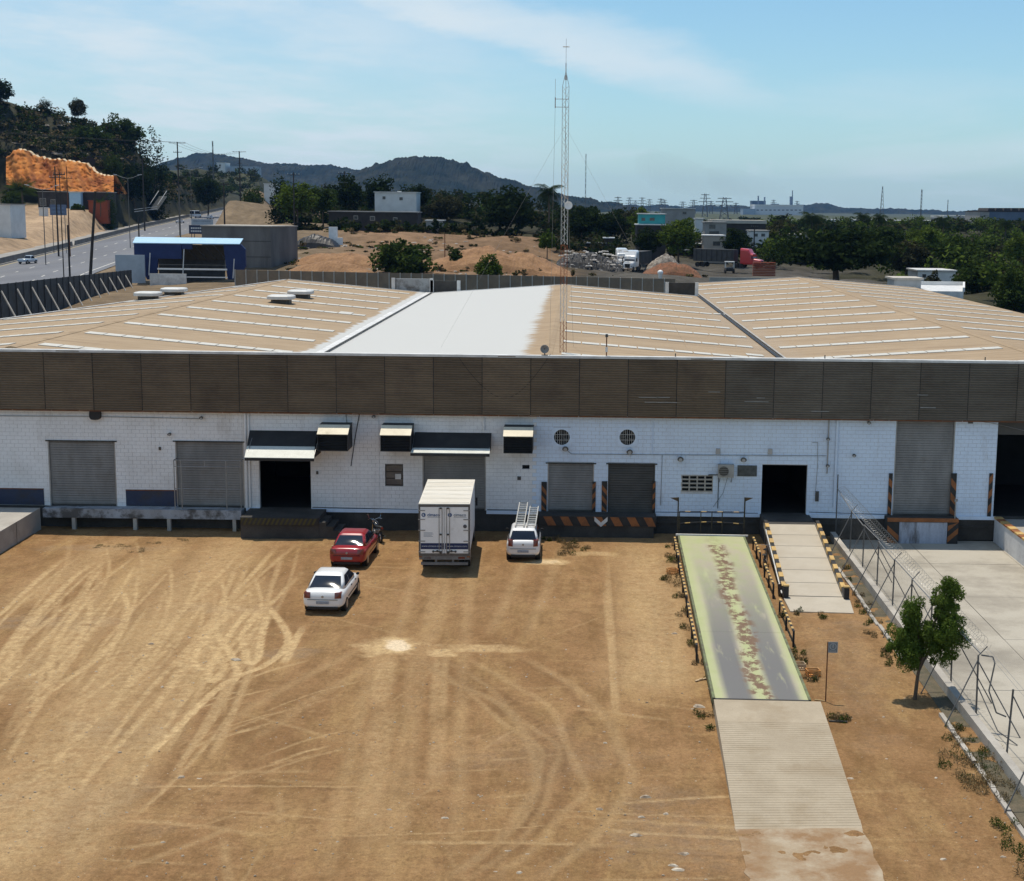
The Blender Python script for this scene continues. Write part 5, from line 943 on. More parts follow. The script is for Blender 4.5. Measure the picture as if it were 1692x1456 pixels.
def car(label, cat, paint, loc, rz, L, W, H, st, cab, tail, name='car', detail=True, cargo=None):
    """st: stations (y, half width, bottom, top); cab: belt z, (rear, front) y at belt, (rear, front) y at roof, half widths"""
    r = empty(name, loc, rz); tag(r, label, cat)
    g = MB(); g.loft([sring(h, a, b, y) for y, h, a, b in st]); body = g.build('body', paint, r, local=True, smooth=True)
    zb, (yr, yf), (tr, tf), hb, ht = cab
    def ring(t, inset=0):
        y0, y1, hw, z = yr + (tr-yr)*t, yf + (tf-yf)*t, hb + (ht-hb)*t, zb + (H-.05-zb)*t; out = []; cy, hy = (y0+y1)/2, (y1-y0)/2 - inset; hw -= inset
        for i in range(36):
            a = 2*math.pi*i/36; c, s = math.cos(a), math.sin(a); out.append(Vector((hw*math.copysign(abs(c)**(2/9), c), cy + hy*math.copysign(abs(s)**(2/9), s), z)))
        return out
    top = ring(1, .07); [setattr(p, 'z', H-.012) for p in top]; top2 = ring(1, .30); [setattr(p, 'z', H) for p in top2]
    g = MB(); g.loft([ring(0), ring(.5), ring(.93), ring(1.0, .02), top, top2]); g.build('cabin', paint, r, local=True, smooth=True)
    def cabp(t, which, u):
        y0, y1, hw, z = yr + (tr-yr)*t, yf + (tf-yf)*t, hb + (ht-hb)*t, zb + (H-.05-zb)*t; o = .014
        if which == 'r': return Vector((hw*u, y0 - o, z))
        if which == 'f': return Vector((hw*u, y1 + o, z))
        s = 1 if which == 'R' else -1; return Vector((s*(hw + o), y0 + (y1-y0)*u, z))
    def bulge(nm, which, t0, t1, u):
        g = MB(); n, m = 9, 7; nr = Vector((0, -(H-.05-zb), tr-yr)).normalized(); nr = nr if nr.z > 0 else -nr
        P = [cabp(t0 + (t1-t0)*j/(m-1), which, -u + 2*u*i/(n-1)) + nr*.035*(1 - (2*i/(n-1)-1)**2)*(1 - .8*(2*j/(m-1)-1)**2) for j in range(m) for i in range(n)]
        g.add(P, [(j*n+i, j*n+i+1, (j+1)*n+i+1, (j+1)*n+i) for j in range(m-1) for i in range(n-1)]); return g.build(nm, m_glass, r, local=True, smooth=True)
    def pane(nm, which, t0, t1, u0, u1, u2=None, u3=None):
        u2 = u1 if u2 is None else u2; u3 = u0 if u3 is None else u3; g = MB(); P = [cabp(t0, which, u0), cabp(t0, which, u1), cabp(t1, which, u2), cabp(t1, which, u3)]; c = sum(P, Vector())/4; inn = Vector((0, c.y*0, 0))
        nrm = (P[1]-P[0]).cross(P[3]-P[0]).normalized(); ctr = Vector((0, (yr+yf)/2, c.z)); nrm = nrm if nrm.dot(c-ctr) > 0 else -nrm
        g.hexa([p - nrm*.03 for p in P] + P); return g.build(nm, m_glass, r, local=True)
    bulge('rear_window', 'r', .10, .90, .86); pane('windscreen', 'f', .08, .92, -.9, .9)
    if detail:
        for s in ('R', 'L'): pane('side_window', s, .12, .88, .12, .47, .47, .16); pane('side_window', s, .12, .88, .51, .93, .90, .51)
    else:
        for s in ('R', 'L'): pane('side_window', s, .12, .88, .1, .92)
    wr = .30 if H < 1.7 else .36
    for y in (st[0][0] + L*.19, st[-1][0] - L*.19):
        for s in (-1, 1):
            x = s*(W/2 - .005); g = MB(); g.cyl((x - s*.20, y, wr), (x, y, wr), wr, n=18); w = g.build('wheel', m_tyre, r, local=True, smooth=False); g = MB(); g.cyl((x - s*.01, y, wr), (x + s*.008, y, wr), wr*.62, n=14); g.build('rim', m_rim, w, local=True)
            g = MB(); g.cyl((x - s*.22, y, wr+.03), (x - s*.012, y, wr+.03), wr+.055, n=20); g.build('wheel_arch', m_trim, r, local=True)
    yb = st[0][0]
    for p in tail:                                          # tail lights: x0, x1, z0, z1, depth in front of the rearmost point
        for s in (-1, 1): x0, x1, z0, z1, dpt = p; g = MB(); a, b = sorted((s*x0, s*x1)); xo, xi = (b, a) if s > 0 else (a, b); g.hexa([(xi, yb+dpt-.02, z0), (xo, yb+dpt+.05, z0), (xo, yb+dpt+.3, z0), (xi, yb+dpt+.3, z0), (xi, yb+dpt+.02, z1), (xo, yb+dpt+.07, z1), (xo, yb+dpt+.3, z1), (xi, yb+dpt+.3, z1)]); g.build('tail_light', m_tail, r, local=True)
    if detail:
        zc = st[1][3]; g = MB(); g.box(-.26, .26, yb-.035, yb+.05, .46, .57); g.build('number_plate', m_plate, r, local=True)
        g = MB(); g.cyl((0, yb-.02, zc-.16), (0, yb+.06, zc-.16), .05, n=10); g.build('emblem', m_rim, r, local=True)
        g = MB(); g.box(-.62, .62, yb-.025, yb+.05, .63, .645); g.build('boot_seam', m_trim, r, local=True)
        g = MB(); g.box(-W*.36, W*.36, yb-.02, yb+.1, .24, .34); g.build('bumper_lip', m_trim, r, local=True)
        for s in (-1, 1):
            y = yf - .25; g = MB(); g.loft([[Vector((s*(W/2 + .02 + .07*math.cos(t) + .03), y + d, zb + .06 + .05*math.sin(t))) for t in np.linspace(0, 2*math.pi, 10, endpoint=False)] for d in (-.04, .03, .07)]); g.build('mirror', m_trim, r, local=True)
            for yy_ in (-.35, .55): g = MB(); g.box(s*W/2-.02, s*W/2+.012, yy_, yy_+.16, .80, .835); g.build('door_handle', m_trim, r, local=True)
            g = MB(); a, b = sorted((s*(W/2-.01), s*(W/2+.012))); g.box(a, b, -1.0, 1.15, .50, .55); g.build('side_moulding', m_trim, r, local=True)
    return r
sedan = [(-2.12, .62, .40, .74), (-2.09, .74, .30, .92), (-1.98, .81, .25, .985), (-1.7, .845, .22, 1.0), (-1.2, .855, .2, 1.0), (0, .855, .2, .985), (1.0, .85, .2, .95), (1.5, .83, .22, .90), (1.85, .78, .25, .80), (2.05, .70, .3, .72), (2.12, .58, .36, .62)]
scab = (.94, (-1.62, 1.10), (-.82, .28), .775, .60)
car('white four door sedan parked nearest the camera behind the red car', 'car', paint_mat('white_car_paint', (.80, .80, .79)), (-10.32, 59.35, 0), R(-1.5), 4.24, 1.71, 1.43, sedan, scab, [(.50, .76, .70, .93, -.03)], 'parked_car')
car('red four door sedan parked between the white sedan and the stairs', 'car', paint_mat('red_car_paint', (.30, .012, .018), (.26, .010, .016)), (-10.55, 66.9, 0), R(-1.5), 4.24, 1.69, 1.42, sedan, (.95, (-1.58, 1.12), (-.86, .30), .77, .60), [(.50, .76, .70, .93, -.03)], 'parked_car')
hatch = [(-1.80, .60, .42, .84), (-1.77, .72, .34, 1.0), (-1.66, .78, .26, 1.04), (-1.3, .80, .22, 1.04), (-.6, .80, .2, 1.02), (.4, .80, .2, .99), (1.0, .79, .22, .95), (1.4, .75, .25, .84), (1.68, .66, .3, .72), (1.80, .54, .36, .6)]
car('white hatchback with ladders on its roof right of the box truck', 'car', paint_mat('white_hatch_paint', (.78, .78, .78)), (-2.62, 68.35, 0), R(0.5), 3.6, 1.60, 1.50, hatch, (.96, (-1.70, .98), (-1.28, .18), .74, .58), [(.48, .70, .76, 1.05, -.03)], 'parked_car')
# ladders
m_alu = mat('aluminium', (.62, .62, .60), (.52, .52, .5), rough=.4, metallic=.5, scale=6)
def ladder(x, y0, y1, z0, z1, w, lab):
    l = empty('ladder', (x, y0, z0)); tag(l, lab, 'ladder', 'ladders on the hatchback'); a, b = Vector((0, 0, 0)), Vector((.05, y1-y0, z1-z0))
    for s in (-1, 1): g = MB(); g.beam(a + Vector((s*w/2, 0, 0)), b + Vector((s*w/2, 0, 0)), .05, .085); g.build('rail', m_alu, l, local=True)
    n = int((y1-y0)/.34)
    for i in range(n): p = a.lerp(b, (i+.5)/n); g = MB(); g.beam(p - Vector((w/2-.018, 0, 0)), p + Vector((w/2-.018, 0, 0)), .07, .05); g.build('rung', m_alu, l, local=True)
ladder(-2.80, 67.25, 71.1, 1.56, 1.98, .40, 'longer aluminium ladder on the left of the hatchback roof'); ladder(-2.26, 67.2, 70.4, 1.56, 1.86, .40, 'shorter aluminium ladder on the right of the hatchback roof')
# ------------------------------------------------------------------ box truck
TX, TY = -6.06, 64.05; tk = empty('box_truck', (TX, TY, 0), R(2.0)); tag(tk, 'white box truck with two closed rear doors parked at the dock', 'truck')
m_box = mat('truck_box_white', (.82, .81, .79), (.74, .73, .71), rough=.55, scale=1.2, fine=.04, grime=(.42, .39, .34), gscale=1.0, glo=.58, ghi=.85); m_boxtop = mat('truck_roof_sheet', (.66, .63, .56), (.58, .54, .46), rough=.6, scale=.8, stretch=(1, 3, 1), fine=.05)
hw, z0, z1, ln = 1.14, .98, 3.26, 5.9
g = MB(); g.box(-hw, hw, .04, ln, z0, z1-.03); g.build('cargo_box', m_box, tk, local=True); g = MB(); g.box(-hw-.015, hw+.015, .0, ln+.02, z1-.028, z1+.01)
for i in range(6): g.box(-hw+.05, hw-.05, .3+i*.95, .42+i*.95, z1+.011, z1+.022)
g.build('box_roof', m_boxtop, tk, local=True)
g = MB(); g.box(-hw-.015, hw+.015, -.015, .035, z1-.13, z1-.03); g.box(-hw-.015, -hw+.06, -.015, .035, z0, z1-.13); g.box(hw-.06, hw+.015, -.015, .035, z0, z1-.13); g.box(-hw-.015, hw+.015, -.015, .035, z0-.12, z0); g.build('rear_frame', mat('frame_steel', (.14, .125, .11), (.1, .09, .08), rough=.6, scale=5), tk, local=True)
m_blueband = mat('navy_band', (.012, .022, .075), (.016, .028, .09), rough=.5, scale=3); m_logo = mat('logo_blue', (.07, .13, .27), rough=.5, fine=0); m_logog = mat('logo_grey', (.25, .28, .33), rough=.5, fine=0); m_lett = mat('band_lettering', (.55, .58, .64), rough=.5, fine=0)
for s in (-1, 1):
    a, b = sorted((s*.02, s*(hw-.065))); g = MB(); g.box(a, b, -.03, .034, z0+.01, z1-.14); d = g.build('rear_door', m_box, tk, local=True); cx_ = (a+b)/2
    g = MB(); g.box(a+.01, b-.005, -.036, -.031, z0+.20, z0+.48); g.build('navy_band', m_blueband, d, local=True)
    mwt = Matrix.Translation((cx_ + s*.03, -.040, z0+.345)) @ Matrix.Rotation(math.pi/2, 4, 'X'); text_mesh('www.cimaco.com', .125, 'band_lettering', m_lett, d, mwt)
    cxl = -1.0 + .02 if s < 0 else .20; cz = z1-.50; g = MB(); v_, f_ = flat_ring(cxl+.05, cz, .045, .095, -.037, 20); g.add(v_, [q[::-1] for q in f_]); g.box(cxl+.05, cxl+.12, -.0375, -.0365, cz-.02, cz+.03); g.build('round_logo', m_logo, d, local=True)
    mwt = Matrix.Translation((cxl+.50, -.038, cz)) @ Matrix.Rotation(math.pi/2, 4, 'X'); text_mesh('cimaco', .20, 'logo_lettering', m_logo if s < 0 else m_logog, d, mwt, .004)
    g = MB(); g.box(cxl+.22, cxl+.80, -.037, -.034, cz-.115, cz-.10); g.build('logo_underline', m_logog, d, local=True)
    for x in (s*.10, s*.235): 
        if abs(x) > .2 or True: g = MB(); g.cyl((x, -.055, z0-.02), (x, -.055, z1-.16), .016, n=6); g.build('lock_rod', m_galv, d, local=True)
    for z in (z0+.02, z0+.85, z1-.22): g = MB(); g.box(s*.165-.045, s*.165+.045, -.075, -.04, z, z+.07); g.build('rod_bracket', m_shutd, d, local=True)
    g = MB(); g.beam((s*.10, -.07, z0+.10), (s*.50, -.07, z0+.10), .03); g.cyl((s*.5, -.09, z0+.10), (s*.5, -.04, z0+.10), .05, n=8); g.cyl((s*.32, -.09, z0+.12), (s*.32, -.04, z0+.12), .05, n=8); g.build('door_latch', m_shutd, d, local=True)
    for z in (z0+.06, z0+.55, z0+1.05, z0+1.55, z1-.32): g = MB(); a2, b2 = sorted((s*(hw-.28), s*(hw+.035))); g.box(a2, b2, -.045, -.031, z, z+.045); g.build('hinge', m_galv, d, local=True)
    if s < 0: g = MB(); [g.box(-.93, -.93+w_, -.034, -.031, z1-1.50+i*.055, z1-1.48+i*.055) for i, w_ in enumerate((.42, .36, .44, .40))]; g.build('small_print', m_logog, d, local=True)
    else: g = MB(); g.cyl((.93, -.05, z1-1.02), (.93, -.031, z1-1.02), .085, n=16); g.build('round_sticker', mat('dark_sticker', (.10, .10, .11), rough=.5), d, local=True)
    g = MB(); a2, b2 = sorted((s*.62, s*.92)); g.box(a2, b2, .0, .05, z0-.25, z0-.16); g.build('tail_light', m_tail, tk, local=True)
    g = MB(); a2, b2 = sorted((s*(hw-.12), s*(hw+.01))); g.box(a2, b2, -.02, .03, z0-.18, z0-.125); g.build('marker_light', m_orange, tk, local=True)
g = MB(); g.box(-hw, hw, .0, .12, z0-.29, z0-.125); g.box(-.42, -.34, .05, .14, .55, z0-.29); g.box(.34, .42, .05, .14, .55, z0-.29); g.box(-hw+.08, hw-.08, .0, .12, .44, .56); g.build('rear_bumper', mat('bumper_grey', (.20, .19, .18), (.15, .14, .13), rough=.6, scale=4), tk, local=True)
g = MB(); g.box(-.45, -.33, .1, 7.4, .72, .98); g.box(.33, .45, .1, 7.4, .72, .98); g.box(-hw, hw, .2, 5.8, .90, .978); g.build('chassis', m_shutd, tk, local=True)
for y in (1.7, 6.75):
    for s in (-1, 1):
        for o in ((0, .26) if y < 3 else (0,)): x = s*(1.10 - o); g = MB(); g.cyl((x - s*.23, y, .46), (x, y, .46), .46, n=18); w = g.build('wheel', m_tyre, tk, local=True); g = MB(); g.cyl((x-s*.03, y, .46), (x+s*.008, y, .46), .27, n=14); g.build('rim', m_rim, w, local=True)
g = MB(); g.loft([[Vector((sx*x, y, z)) for sx, x, z in ((-1, 1.02, a), (1, 1.02, a), (1, h_, b), (-1, h_, b))] for y, a, b, h_ in ((6.05, .55, 2.4, .95), (6.2, .5, 2.5, .96), (7.2, .5, 2.45, .95), (7.5, .5, 1.6, .98), (7.58, .55, 1.2, .98))]); cb = g.build('cab', m_box, tk, local=True)
g = MB(); g.add([(-.85, 7.30, 2.3), (.85, 7.30, 2.3), (.88, 7.52, 1.62), (-.88, 7.52, 1.62)], [(3, 2, 1, 0)]); g.build('windscreen', m_glass, cb, local=True)
for s in (-1, 1): g = MB(); g.box(s*1.18-.05, s*1.18+.05, 7.2, 7.3, 1.7, 2.1); g.beam((s*1.0, 7.2, 1.9), (s*1.18, 7.25, 1.9), .03); g.build('mirror', m_trim, cb, local=True)
# ------------------------------------------------------------------ motorcycle and bicycle
def wheel_ring(g, c, r, t, n=18, axis='x'):
    pts = [Vector(c) + Vector((0, r*math.cos(a), r*math.sin(a))) for a in np.linspace(0, 2*math.pi, n+1)]; g.tube(pts, t, 5)
mc_ = empty('motorcycle', (-10.05, 70.7, 0), R(24)); tag(mc_, 'black motorcycle with chrome parts in the shade behind the red car', 'motorcycle')
for y, nm in ((-.62, 'rear_wheel'), (.66, 'front_wheel')):
    g = MB(); wheel_ring(g, (0, y, .30), .25, .055); w = g.build('wheel', m_tyre, mc_, local=True); g = MB(); [g.cyl((0, y, .30), (0, y + .22*math.cos(a), .30 + .22*math.sin(a)), .01, n=4) for a in np.linspace(0, 6.28, 9)[:-1]]; g.build('spokes', m_chrome, w, local=True)
g = MB(); g.tube([Vector((0, -.62, .30)), Vector((0, -.1, .42)), Vector((0, .32, .62)), Vector((0, .46, .86))], .03); g.tube([Vector((0, -.72, .78)), Vector((0, -.1, .62)), Vector((0, .4, .82))], .025); g.build('frame', m_black, mc_, local=True)
g = MB(); g.loft([sring(w_, a, b, y, 14, 2.6) for y, w_, a, b in ((-.08, .06, .68, .80), (.05, .13, .66, .90), (.25, .14, .68, .94), (.42, .07, .74, .90))]); g.build('tank', mat('tank_black', (.02, .02, .022), rough=.15, coat=.8, spec=.6), mc_, local=True, smooth=True)
g = MB(); g.loft([sring(w_, a, b, y, 14, 2.6) for y, w_, a, b in ((-.85, .05, .80, .86), (-.7, .11, .74, .86), (-.35, .13, .68, .80), (-.06, .10, .68, .78))]); g.build('seat', m_trim, mc_, local=True, smooth=True)
g = MB(); g.box(-.13, .13, -.16, .24, .24, .56); g.cyl((-.15, .04, .42), (.15, .04, .42), .12, n=10); g.build('engine', mat('engine_alloy', (.42, .42, .42), (.3, .3, .3), rough=.35, metallic=.7, scale=8), mc_, local=True)
g = MB(); g.tube([Vector((.13, .15, .32)), Vector((.15, -.2, .28)), Vector((.16, -.8, .36))], .045, 8); g.build('exhaust', m_chrome, mc_, local=True)
for s in (-1, 1): g = MB(); g.cyl((s*.06, .66, .30), (s*.05, .46, .92), .02, n=6); g.build('fork', m_chrome, mc_, local=True); g = MB(); g.tube([Vector((0, .44, .96)), Vector((s*.2, .42, 1.04)), Vector((s*.36, .30, 1.02))], .014, 6); g.build('handlebar', m_chrome, mc_, local=True); g = MB(); g.cyl((s*.26, .38, 1.03), (s*.33, .40, 1.22), .008, n=5); g.loft([[Vector((s*.34 + .055*math.cos(t), .40 + d, 1.25 + .04*math.sin(t))) for t in np.linspace(0, 6.28, 10)[:-1]] for d in (-.012, .015)]); g.build('mirror', m_chrome, mc_, local=True)
g = MB(); g.cyl((0, .52, .88), (0, .64, .87), .09, .10, n=14); g.build('headlight', m_chrome, mc_, local=True); g = MB(); g.box(-.05, .05, -.95, -.86, .74, .82); g.build('tail_light', m_tail, mc_, local=True)
bk = empty('bicycle', (8.75, 66.2, 0), R(-14)); tag(bk, 'dark bicycle leaning beside the ramp wall', 'bicycle')
for y in (-.52, .52):
    g = MB(); wheel_ring(g, (0, y, .34), .32, .018, 20); w = g.build('wheel', m_tyre, bk, local=True); g = MB(); [g.cyl((0, y, .34), (0, y + .31*math.cos(a), .34 + .31*math.sin(a)), .003, n=3) for a in np.linspace(0, 6.28, 13)[:-1]]; g.build('spokes', m_galv, w, local=True)
g = MB(); A, B, S, Hd = Vector((0, -.52, .34)), Vector((0, -.08, .30)), Vector((0, -.22, .82)), Vector((0, .36, .84)); g.tube([A, B, S, A], .014); g.tube([B, Hd, S], .018); g.tube([Hd + Vector((0, -.02, .1)), Hd, Vector((0, .52, .34))], .016); g.build('frame', m_black, bk, local=True)
g = MB(); g.loft([[Vector((w_*math.cos(t), y, .90 + .025*math.sin(t))) for t in np.linspace(0, 6.28, 9)[:-1]] for y, w_ in ((-.36, .09), (-.22, .08), (-.08, .025))]); g.cyl((0, -.22, .80), (0, -.23, .89), .014, n=5); g.build('saddle', m_trim, bk, local=True)
g = MB(); g.tube([Vector((-.26, .26, .98)), Vector((-.1, .37, .96)), Vector((.1, .37, .96)), Vector((.26, .26, .98))], .013, 6); g.build('handlebar', m_galv, bk, local=True); g = MB(); g.cyl((-.03, -.08, .30), (.03, -.08, .30), .09, n=12); g.beam((.06, -.08, .30), (.06, -.02, .16), .018); g.beam((-.06, -.08, .30), (-.06, -.14, .44), .018); g.build('crank', m_galv, bk, local=True)
g = MB(); g.box(-.09, .09, -.70, -.36, .70, .715); [g.beam((s*.08, -.66, .70), (s*.03, -.52, .36), .012) for s in (-1, 1)]; g.build('luggage_rack', m_black, bk, local=True)
# bucket, crates, tyre tracks' stray stones, timber
bu = pz(1292, 984); b_ = empty('bucket', bu); tag(b_, 'small dark bucket at the foot of the ramp kerb', 'bucket')
g = MB(); g.loft([[Vector((r*math.cos(t), r*math.sin(t), z)) for t in np.linspace(0, 2*math.pi, 16, endpoint=False)] for r, z in ((.17, 0), (.20, .45), (.215, .47), (.19, .46), (.16, .05))]); g.build('pail', mat('bucket_dark', (.05, .04, .035), (.09, .06, .045), rough=.7, scale=6), b_, local=True); g = MB(); g.tube([Vector((.2*math.cos(t), .05, .46 + .16*math.sin(t))) for t in np.linspace(0, math.pi, 9)], .008, 5); g.build('handle', m_galv, b_, local=True)
m_crate = mat('orange_crate', (.62, .24, .05), (.52, .30, .12), rough=.7, scale=5, fine=.1); m_wood = mat('bleached_timber', (.55, .42, .27), (.45, .33, .2), rough=.85, scale=4, stretch=(6, 1, 1))
for k, (x, y, rz_, m, lab) in enumerate(((1111, 948, .3, m_crate, 'orange slatted crate in the weeds, farther from the weighbridge'), (1131, 941, .1, m_crate, 'orange slatted crate in the weeds touching the weighbridge rail'), (1343, 1117, .15, m_crate, 'orange slatted crate right of the weighbridge near the sign'), (1319, 1106, .1, m_wood, 'pale wooden crate against the right side of the weighbridge'))):
    c = pz(x, y); e = empty('crate', (c.x, c.y, .0), rz_); tag(e, lab, 'crate', 'crates by the weighbridge'); w_, d_, h_ = .48, .36, .24
    for i in range(5): g = MB(); g.box(-w_/2 + i*w_/5 + .012, -w_/2 + (i+1)*w_/5 - .022, -d_/2, d_/2, .015, .03); g.build('slat', m, e, local=True)
    for yy_ in (-d_/2, d_/2-.02):
        for z in (.05, .13, .20): g = MB(); g.box(-w_/2, w_/2, yy_, yy_+.02, z, z+.045); g.build('slat', m, e, local=True)
    for xx_ in (-w_/2, w_/2-.02):
        for z in (.05, .13, .20): g = MB(); g.box(xx_, xx_+.02, -d_/2+.022, d_/2-.022, z, z+.045); g.build('slat', m, e, local=True)
    for sx in (-1, 1):
        for sy in (-1, 1): g = MB(); g.box(sx*(w_/2-.04)-.014, sx*(w_/2-.04)+.014, sy*(d_/2-.04)-.014, sy*(d_/2-.04)+.014, 0, h_); g.build('corner_post', m, e, local=True)
for x, y, l, a, lab in ((1158, 1125, .5, .6, 'short pale plank lying left of the weighbridge'), (1177, 1141, .35, -.7, 'pale timber offcut by the near left corner of the weighbridge'), (1385, 1194, .6, -.1, 'thin dark stick on the dirt below the sign'), (560, 903, .7, .15, 'pale broken board at the edge of the dock shadow')):
    c = pz(x, y); g = MB(); t = Vector((math.cos(a), math.sin(a), 0))*l/2; g.beam(c - t + Vector((0, 0, .04)), c + t + Vector((0, 0, .05)), .08, .03); g.beam(c - t*.3 + Vector((0, 0, .07)), c + t*.2 + Vector((.02, .01, .075)), .05, .02); o = g.build('timber_offcut', m_wood if 'dark' not in lab else m_shutd, None); tag(o, lab, 'timber')
# stones strewn over the yard
r = np.random.default_rng(31); V, Q = [], []
m_stone = mat('pale_stone', (.56, .49, .39), (.26, .19, .13), rough=.9, scale=3, fine=.1)
def stone(x, y, s, z=0.0):
    b = len(V); k = r.uniform(.5, 1.0, 8)*s; a0 = r.uniform(0, 6.28); el = r.uniform(1, 2.3)
    for i in range(8): a = a0 + i*math.pi/4; V.append((x + k[i]*el*math.cos(a), y + k[i]*math.sin(a), z - .01))
    for i in range(8): a = a0 + i*math.pi/4; V.append((x + k[i]*el*.6*math.cos(a), y + k[i]*.6*math.sin(a), z + s*r.uniform(.25, .5)))
    for i in range(8): Q.append((b+i, b+(i+1) % 8, b+8+(i+1) % 8, b+8+i))
    Q.extend([(b+8, b+9, b+10, b+11), (b+8, b+11, b+12, b+15), (b+15, b+12, b+13, b+14)])
for _ in range(1100):
    x, y = r.uniform(0, 1692), 890 + 566*r.uniform(0, 1)**.8
    c = pz(x, y)
    if 4.2 < c.x < 8.4 and c.y > 36 or c.x > 12.0: continue
    stone(c.x, c.y, r.uniform(.010, .032)*(1.6 if r.uniform() < .12 else 1))
for x, y, s in ((1051, 1380, .10), (1066, 1317, .11), (1130, 1412, .12), (1120, 1437, .10), (858, 1443, .09), (956, 1168, .08), (998, 1210, .07), (1000, 1228, .06), (390, 1090, .12), (250, 1064, .09), (300, 1285, .10), (330, 1288, .09), (313, 1305, .07), (268, 1135, .07), (735, 1352, .07), (990, 1337, .08), (1115, 1047, .09), (1100, 1345, .08), (1160, 1005, .1), (1325, 1010, .07), (1320, 1330, .10), (1060, 1350, .07), (840, 1407, .08), (1112, 1430, .08), (1155, 1168, .16), (1460, 1185, .06), (1405, 1287, .08), (1560, 1420, .07)): c = pz(x, y); stone(c.x, c.y, s)
tag(fast('scattered_stones', V, Q, m_stone), 'small pale stones strewn over the dirt yard', 'stones', kind='stuff')
# ------------------------------------------------------------------ plants
def leaves(centers, radii, n, size, r, flat=.8, up=.3, asp=.55, vert=.6):
    """n leaf quads per clump"""
    C = np.repeat(np.asarray(centers, float), n, 0); RR = np.repeat(np.asarray(radii, float), n, 0); N = len(C)
    d = r.normal(size=(N, 3)); d /= np.linalg.norm(d, axis=1, keepdims=True); rad = r.uniform(.35, 1, (N, 1))**.5
    P = C + d*rad*RR; u = r.normal(size=(N, 3)); u[:, 2] *= vert; u /= np.linalg.norm(u, axis=1, keepdims=True); nn = d + r.normal(size=(N, 3))*flat + np.array([0, 0, up]); w = np.cross(u, nn); w /= np.linalg.norm(w, axis=1, keepdims=True) + 1e-9
    s = size*r.uniform(.55, 1.3, (N, 1)); a, b = u*s, w*s*asp; V = np.stack([P-a, P-b*1.0, P+a, P+b], 1).reshape(-1, 3); return V, np.arange(4*N).reshape(-1, 4)
LG = {'bright': leaf_mat('leaf_bright', (.055, .088, .015), (.10, .135, .025)), 'mid': leaf_mat('leaf_mid', (.028, .048, .012), (.056, .08, .018)), 'dark': leaf_mat('leaf_dark', (.012, .022, .008), (.028, .042, .012)), 'olive': leaf_mat('leaf_olive', (.035, .038, .017), (.06, .058, .028)), 'dry': leaf_mat('leaf_dry', (.13, .10, .055), (.19, .14, .07)), 'near': leaf_mat('leaf_near', (.075, .12, .022), (.125, .18, .038), 2.0, .3)}
m_bark = mat('bark', (.12, .09, .065), (.07, .055, .042), rough=.95, scale=3, stretch=(3, 3, .5), fine=.2, bump=.5)
def trunk_mb(g, base, top, r0, limbs, rr):
    base, top = Vector(base), Vector(top); mid = base.lerp(top, .5) + Vector((rr.uniform(-.15, .15), rr.uniform(-.15, .15), 0))*(top-base).length*.3
    g.cyl(base - Vector((0, 0, .3)), mid, r0, r0*.8, 8); g.cyl(mid, top, r0*.8, r0*.5, 8)
    for l in limbs: l = Vector(l); k = mid.lerp(top, rr.uniform(.2, 1)); m_ = k.lerp(l, .5) + Vector((0, 0, .1*(l-k).length)); g.cyl(k, m_, r0*.5, r0*.33, 6); g.cyl(m_, l, r0*.33, r0*.12, 5)
# the small neem-like tree by the fence
tr = empty('small_tree', (11.58, 47.8, 0)); tag(tr, 'small leafy green tree standing by the chain link fence', 'tree'); rr = np.random.default_rng(5)
lobes = [(.95, 0, 3.45, .42, .62), (1.1, .1, 2.7, .55, .6), (.45, -.2, 2.35, .6, .6), (-.15, .1, 2.55, .45, .55), (-.55, 0, 2.0, .42, .5), (.05, .1, 1.75, .6, .45), (.75, .2, 1.75, .6, .5), (1.05, -.1, 3.9, .22, .35), (-.2, 0, 3.1, .25, .45), (1.2, .2, 2.1, .4, .55), (-.3, -.2, 1.55, .35, .35)]
cs, rd = [], []
for x, y, z, w_, h_ in lobes:
    for _ in range(17): d = rr.normal(size=3); d /= np.linalg.norm(d); k = rr.uniform(.2, 1.28); cs.append((11.58 + x + d[0]*w_*k, 47.8 + y + d[1]*w_*k, z + d[2]*h_*k)); q_ = rr.uniform(.12, .32); rd.append((q_, q_, q_*1.15))
V2, Q2 = leaves(cs, rd, 175, .058, rr, .9, -.1, .34, 1.2); fast('crown', V2, Q2, LG['near'], tr)
g = MB(); trunk_mb(g, (11.58, 47.8, 0), (11.75, 47.8, 1.5), .075, [(11.58+x*.9, 47.8+y, z) for x, y, z, *_ in lobes[:9]], rr); g.build('trunk', m_bark, tr)
# weeds: tufts of blades and low leaves, each patch a mass
def weeds(pts, label, m1='dry', n=120, size=.16, spread=.5, green=.4, seed=0):
    rr = np.random.default_rng(seed); C, RD = [], []
    for x, y, k in pts:
        c = pz(x, y)
        for _ in range(max(1, int(6*k))): a, q_ = rr.uniform(0, 6.28), rr.uniform(0, 1)**.6*spread*k; C.append((c.x + q_*math.cos(a)*1.1, c.y + q_*math.sin(a)*1.4, .06)); RD.append((.14*k + .05, .14*k + .05, .10 + .08*k))
    V, Q = leaves(C, RD, n//6, size*.45, rr, .8, .2, .16, 1.6); V[:, 2] = np.abs(V[:, 2])*(.22 if 'litter' in label else 1); k = int(len(Q)*green); o = fast('weeds', V, Q, LG[m1]); o.data.materials.append(LG['mid']); idx = np.zeros(len(Q), np.int32); cl = rr.uniform(0, 1, len(C)) < green; idx[:] = np.repeat(cl, n//6).astype(np.int32); o.data.polygons.foreach_set('material_index', idx); tag(o, label, 'weeds', kind='stuff')
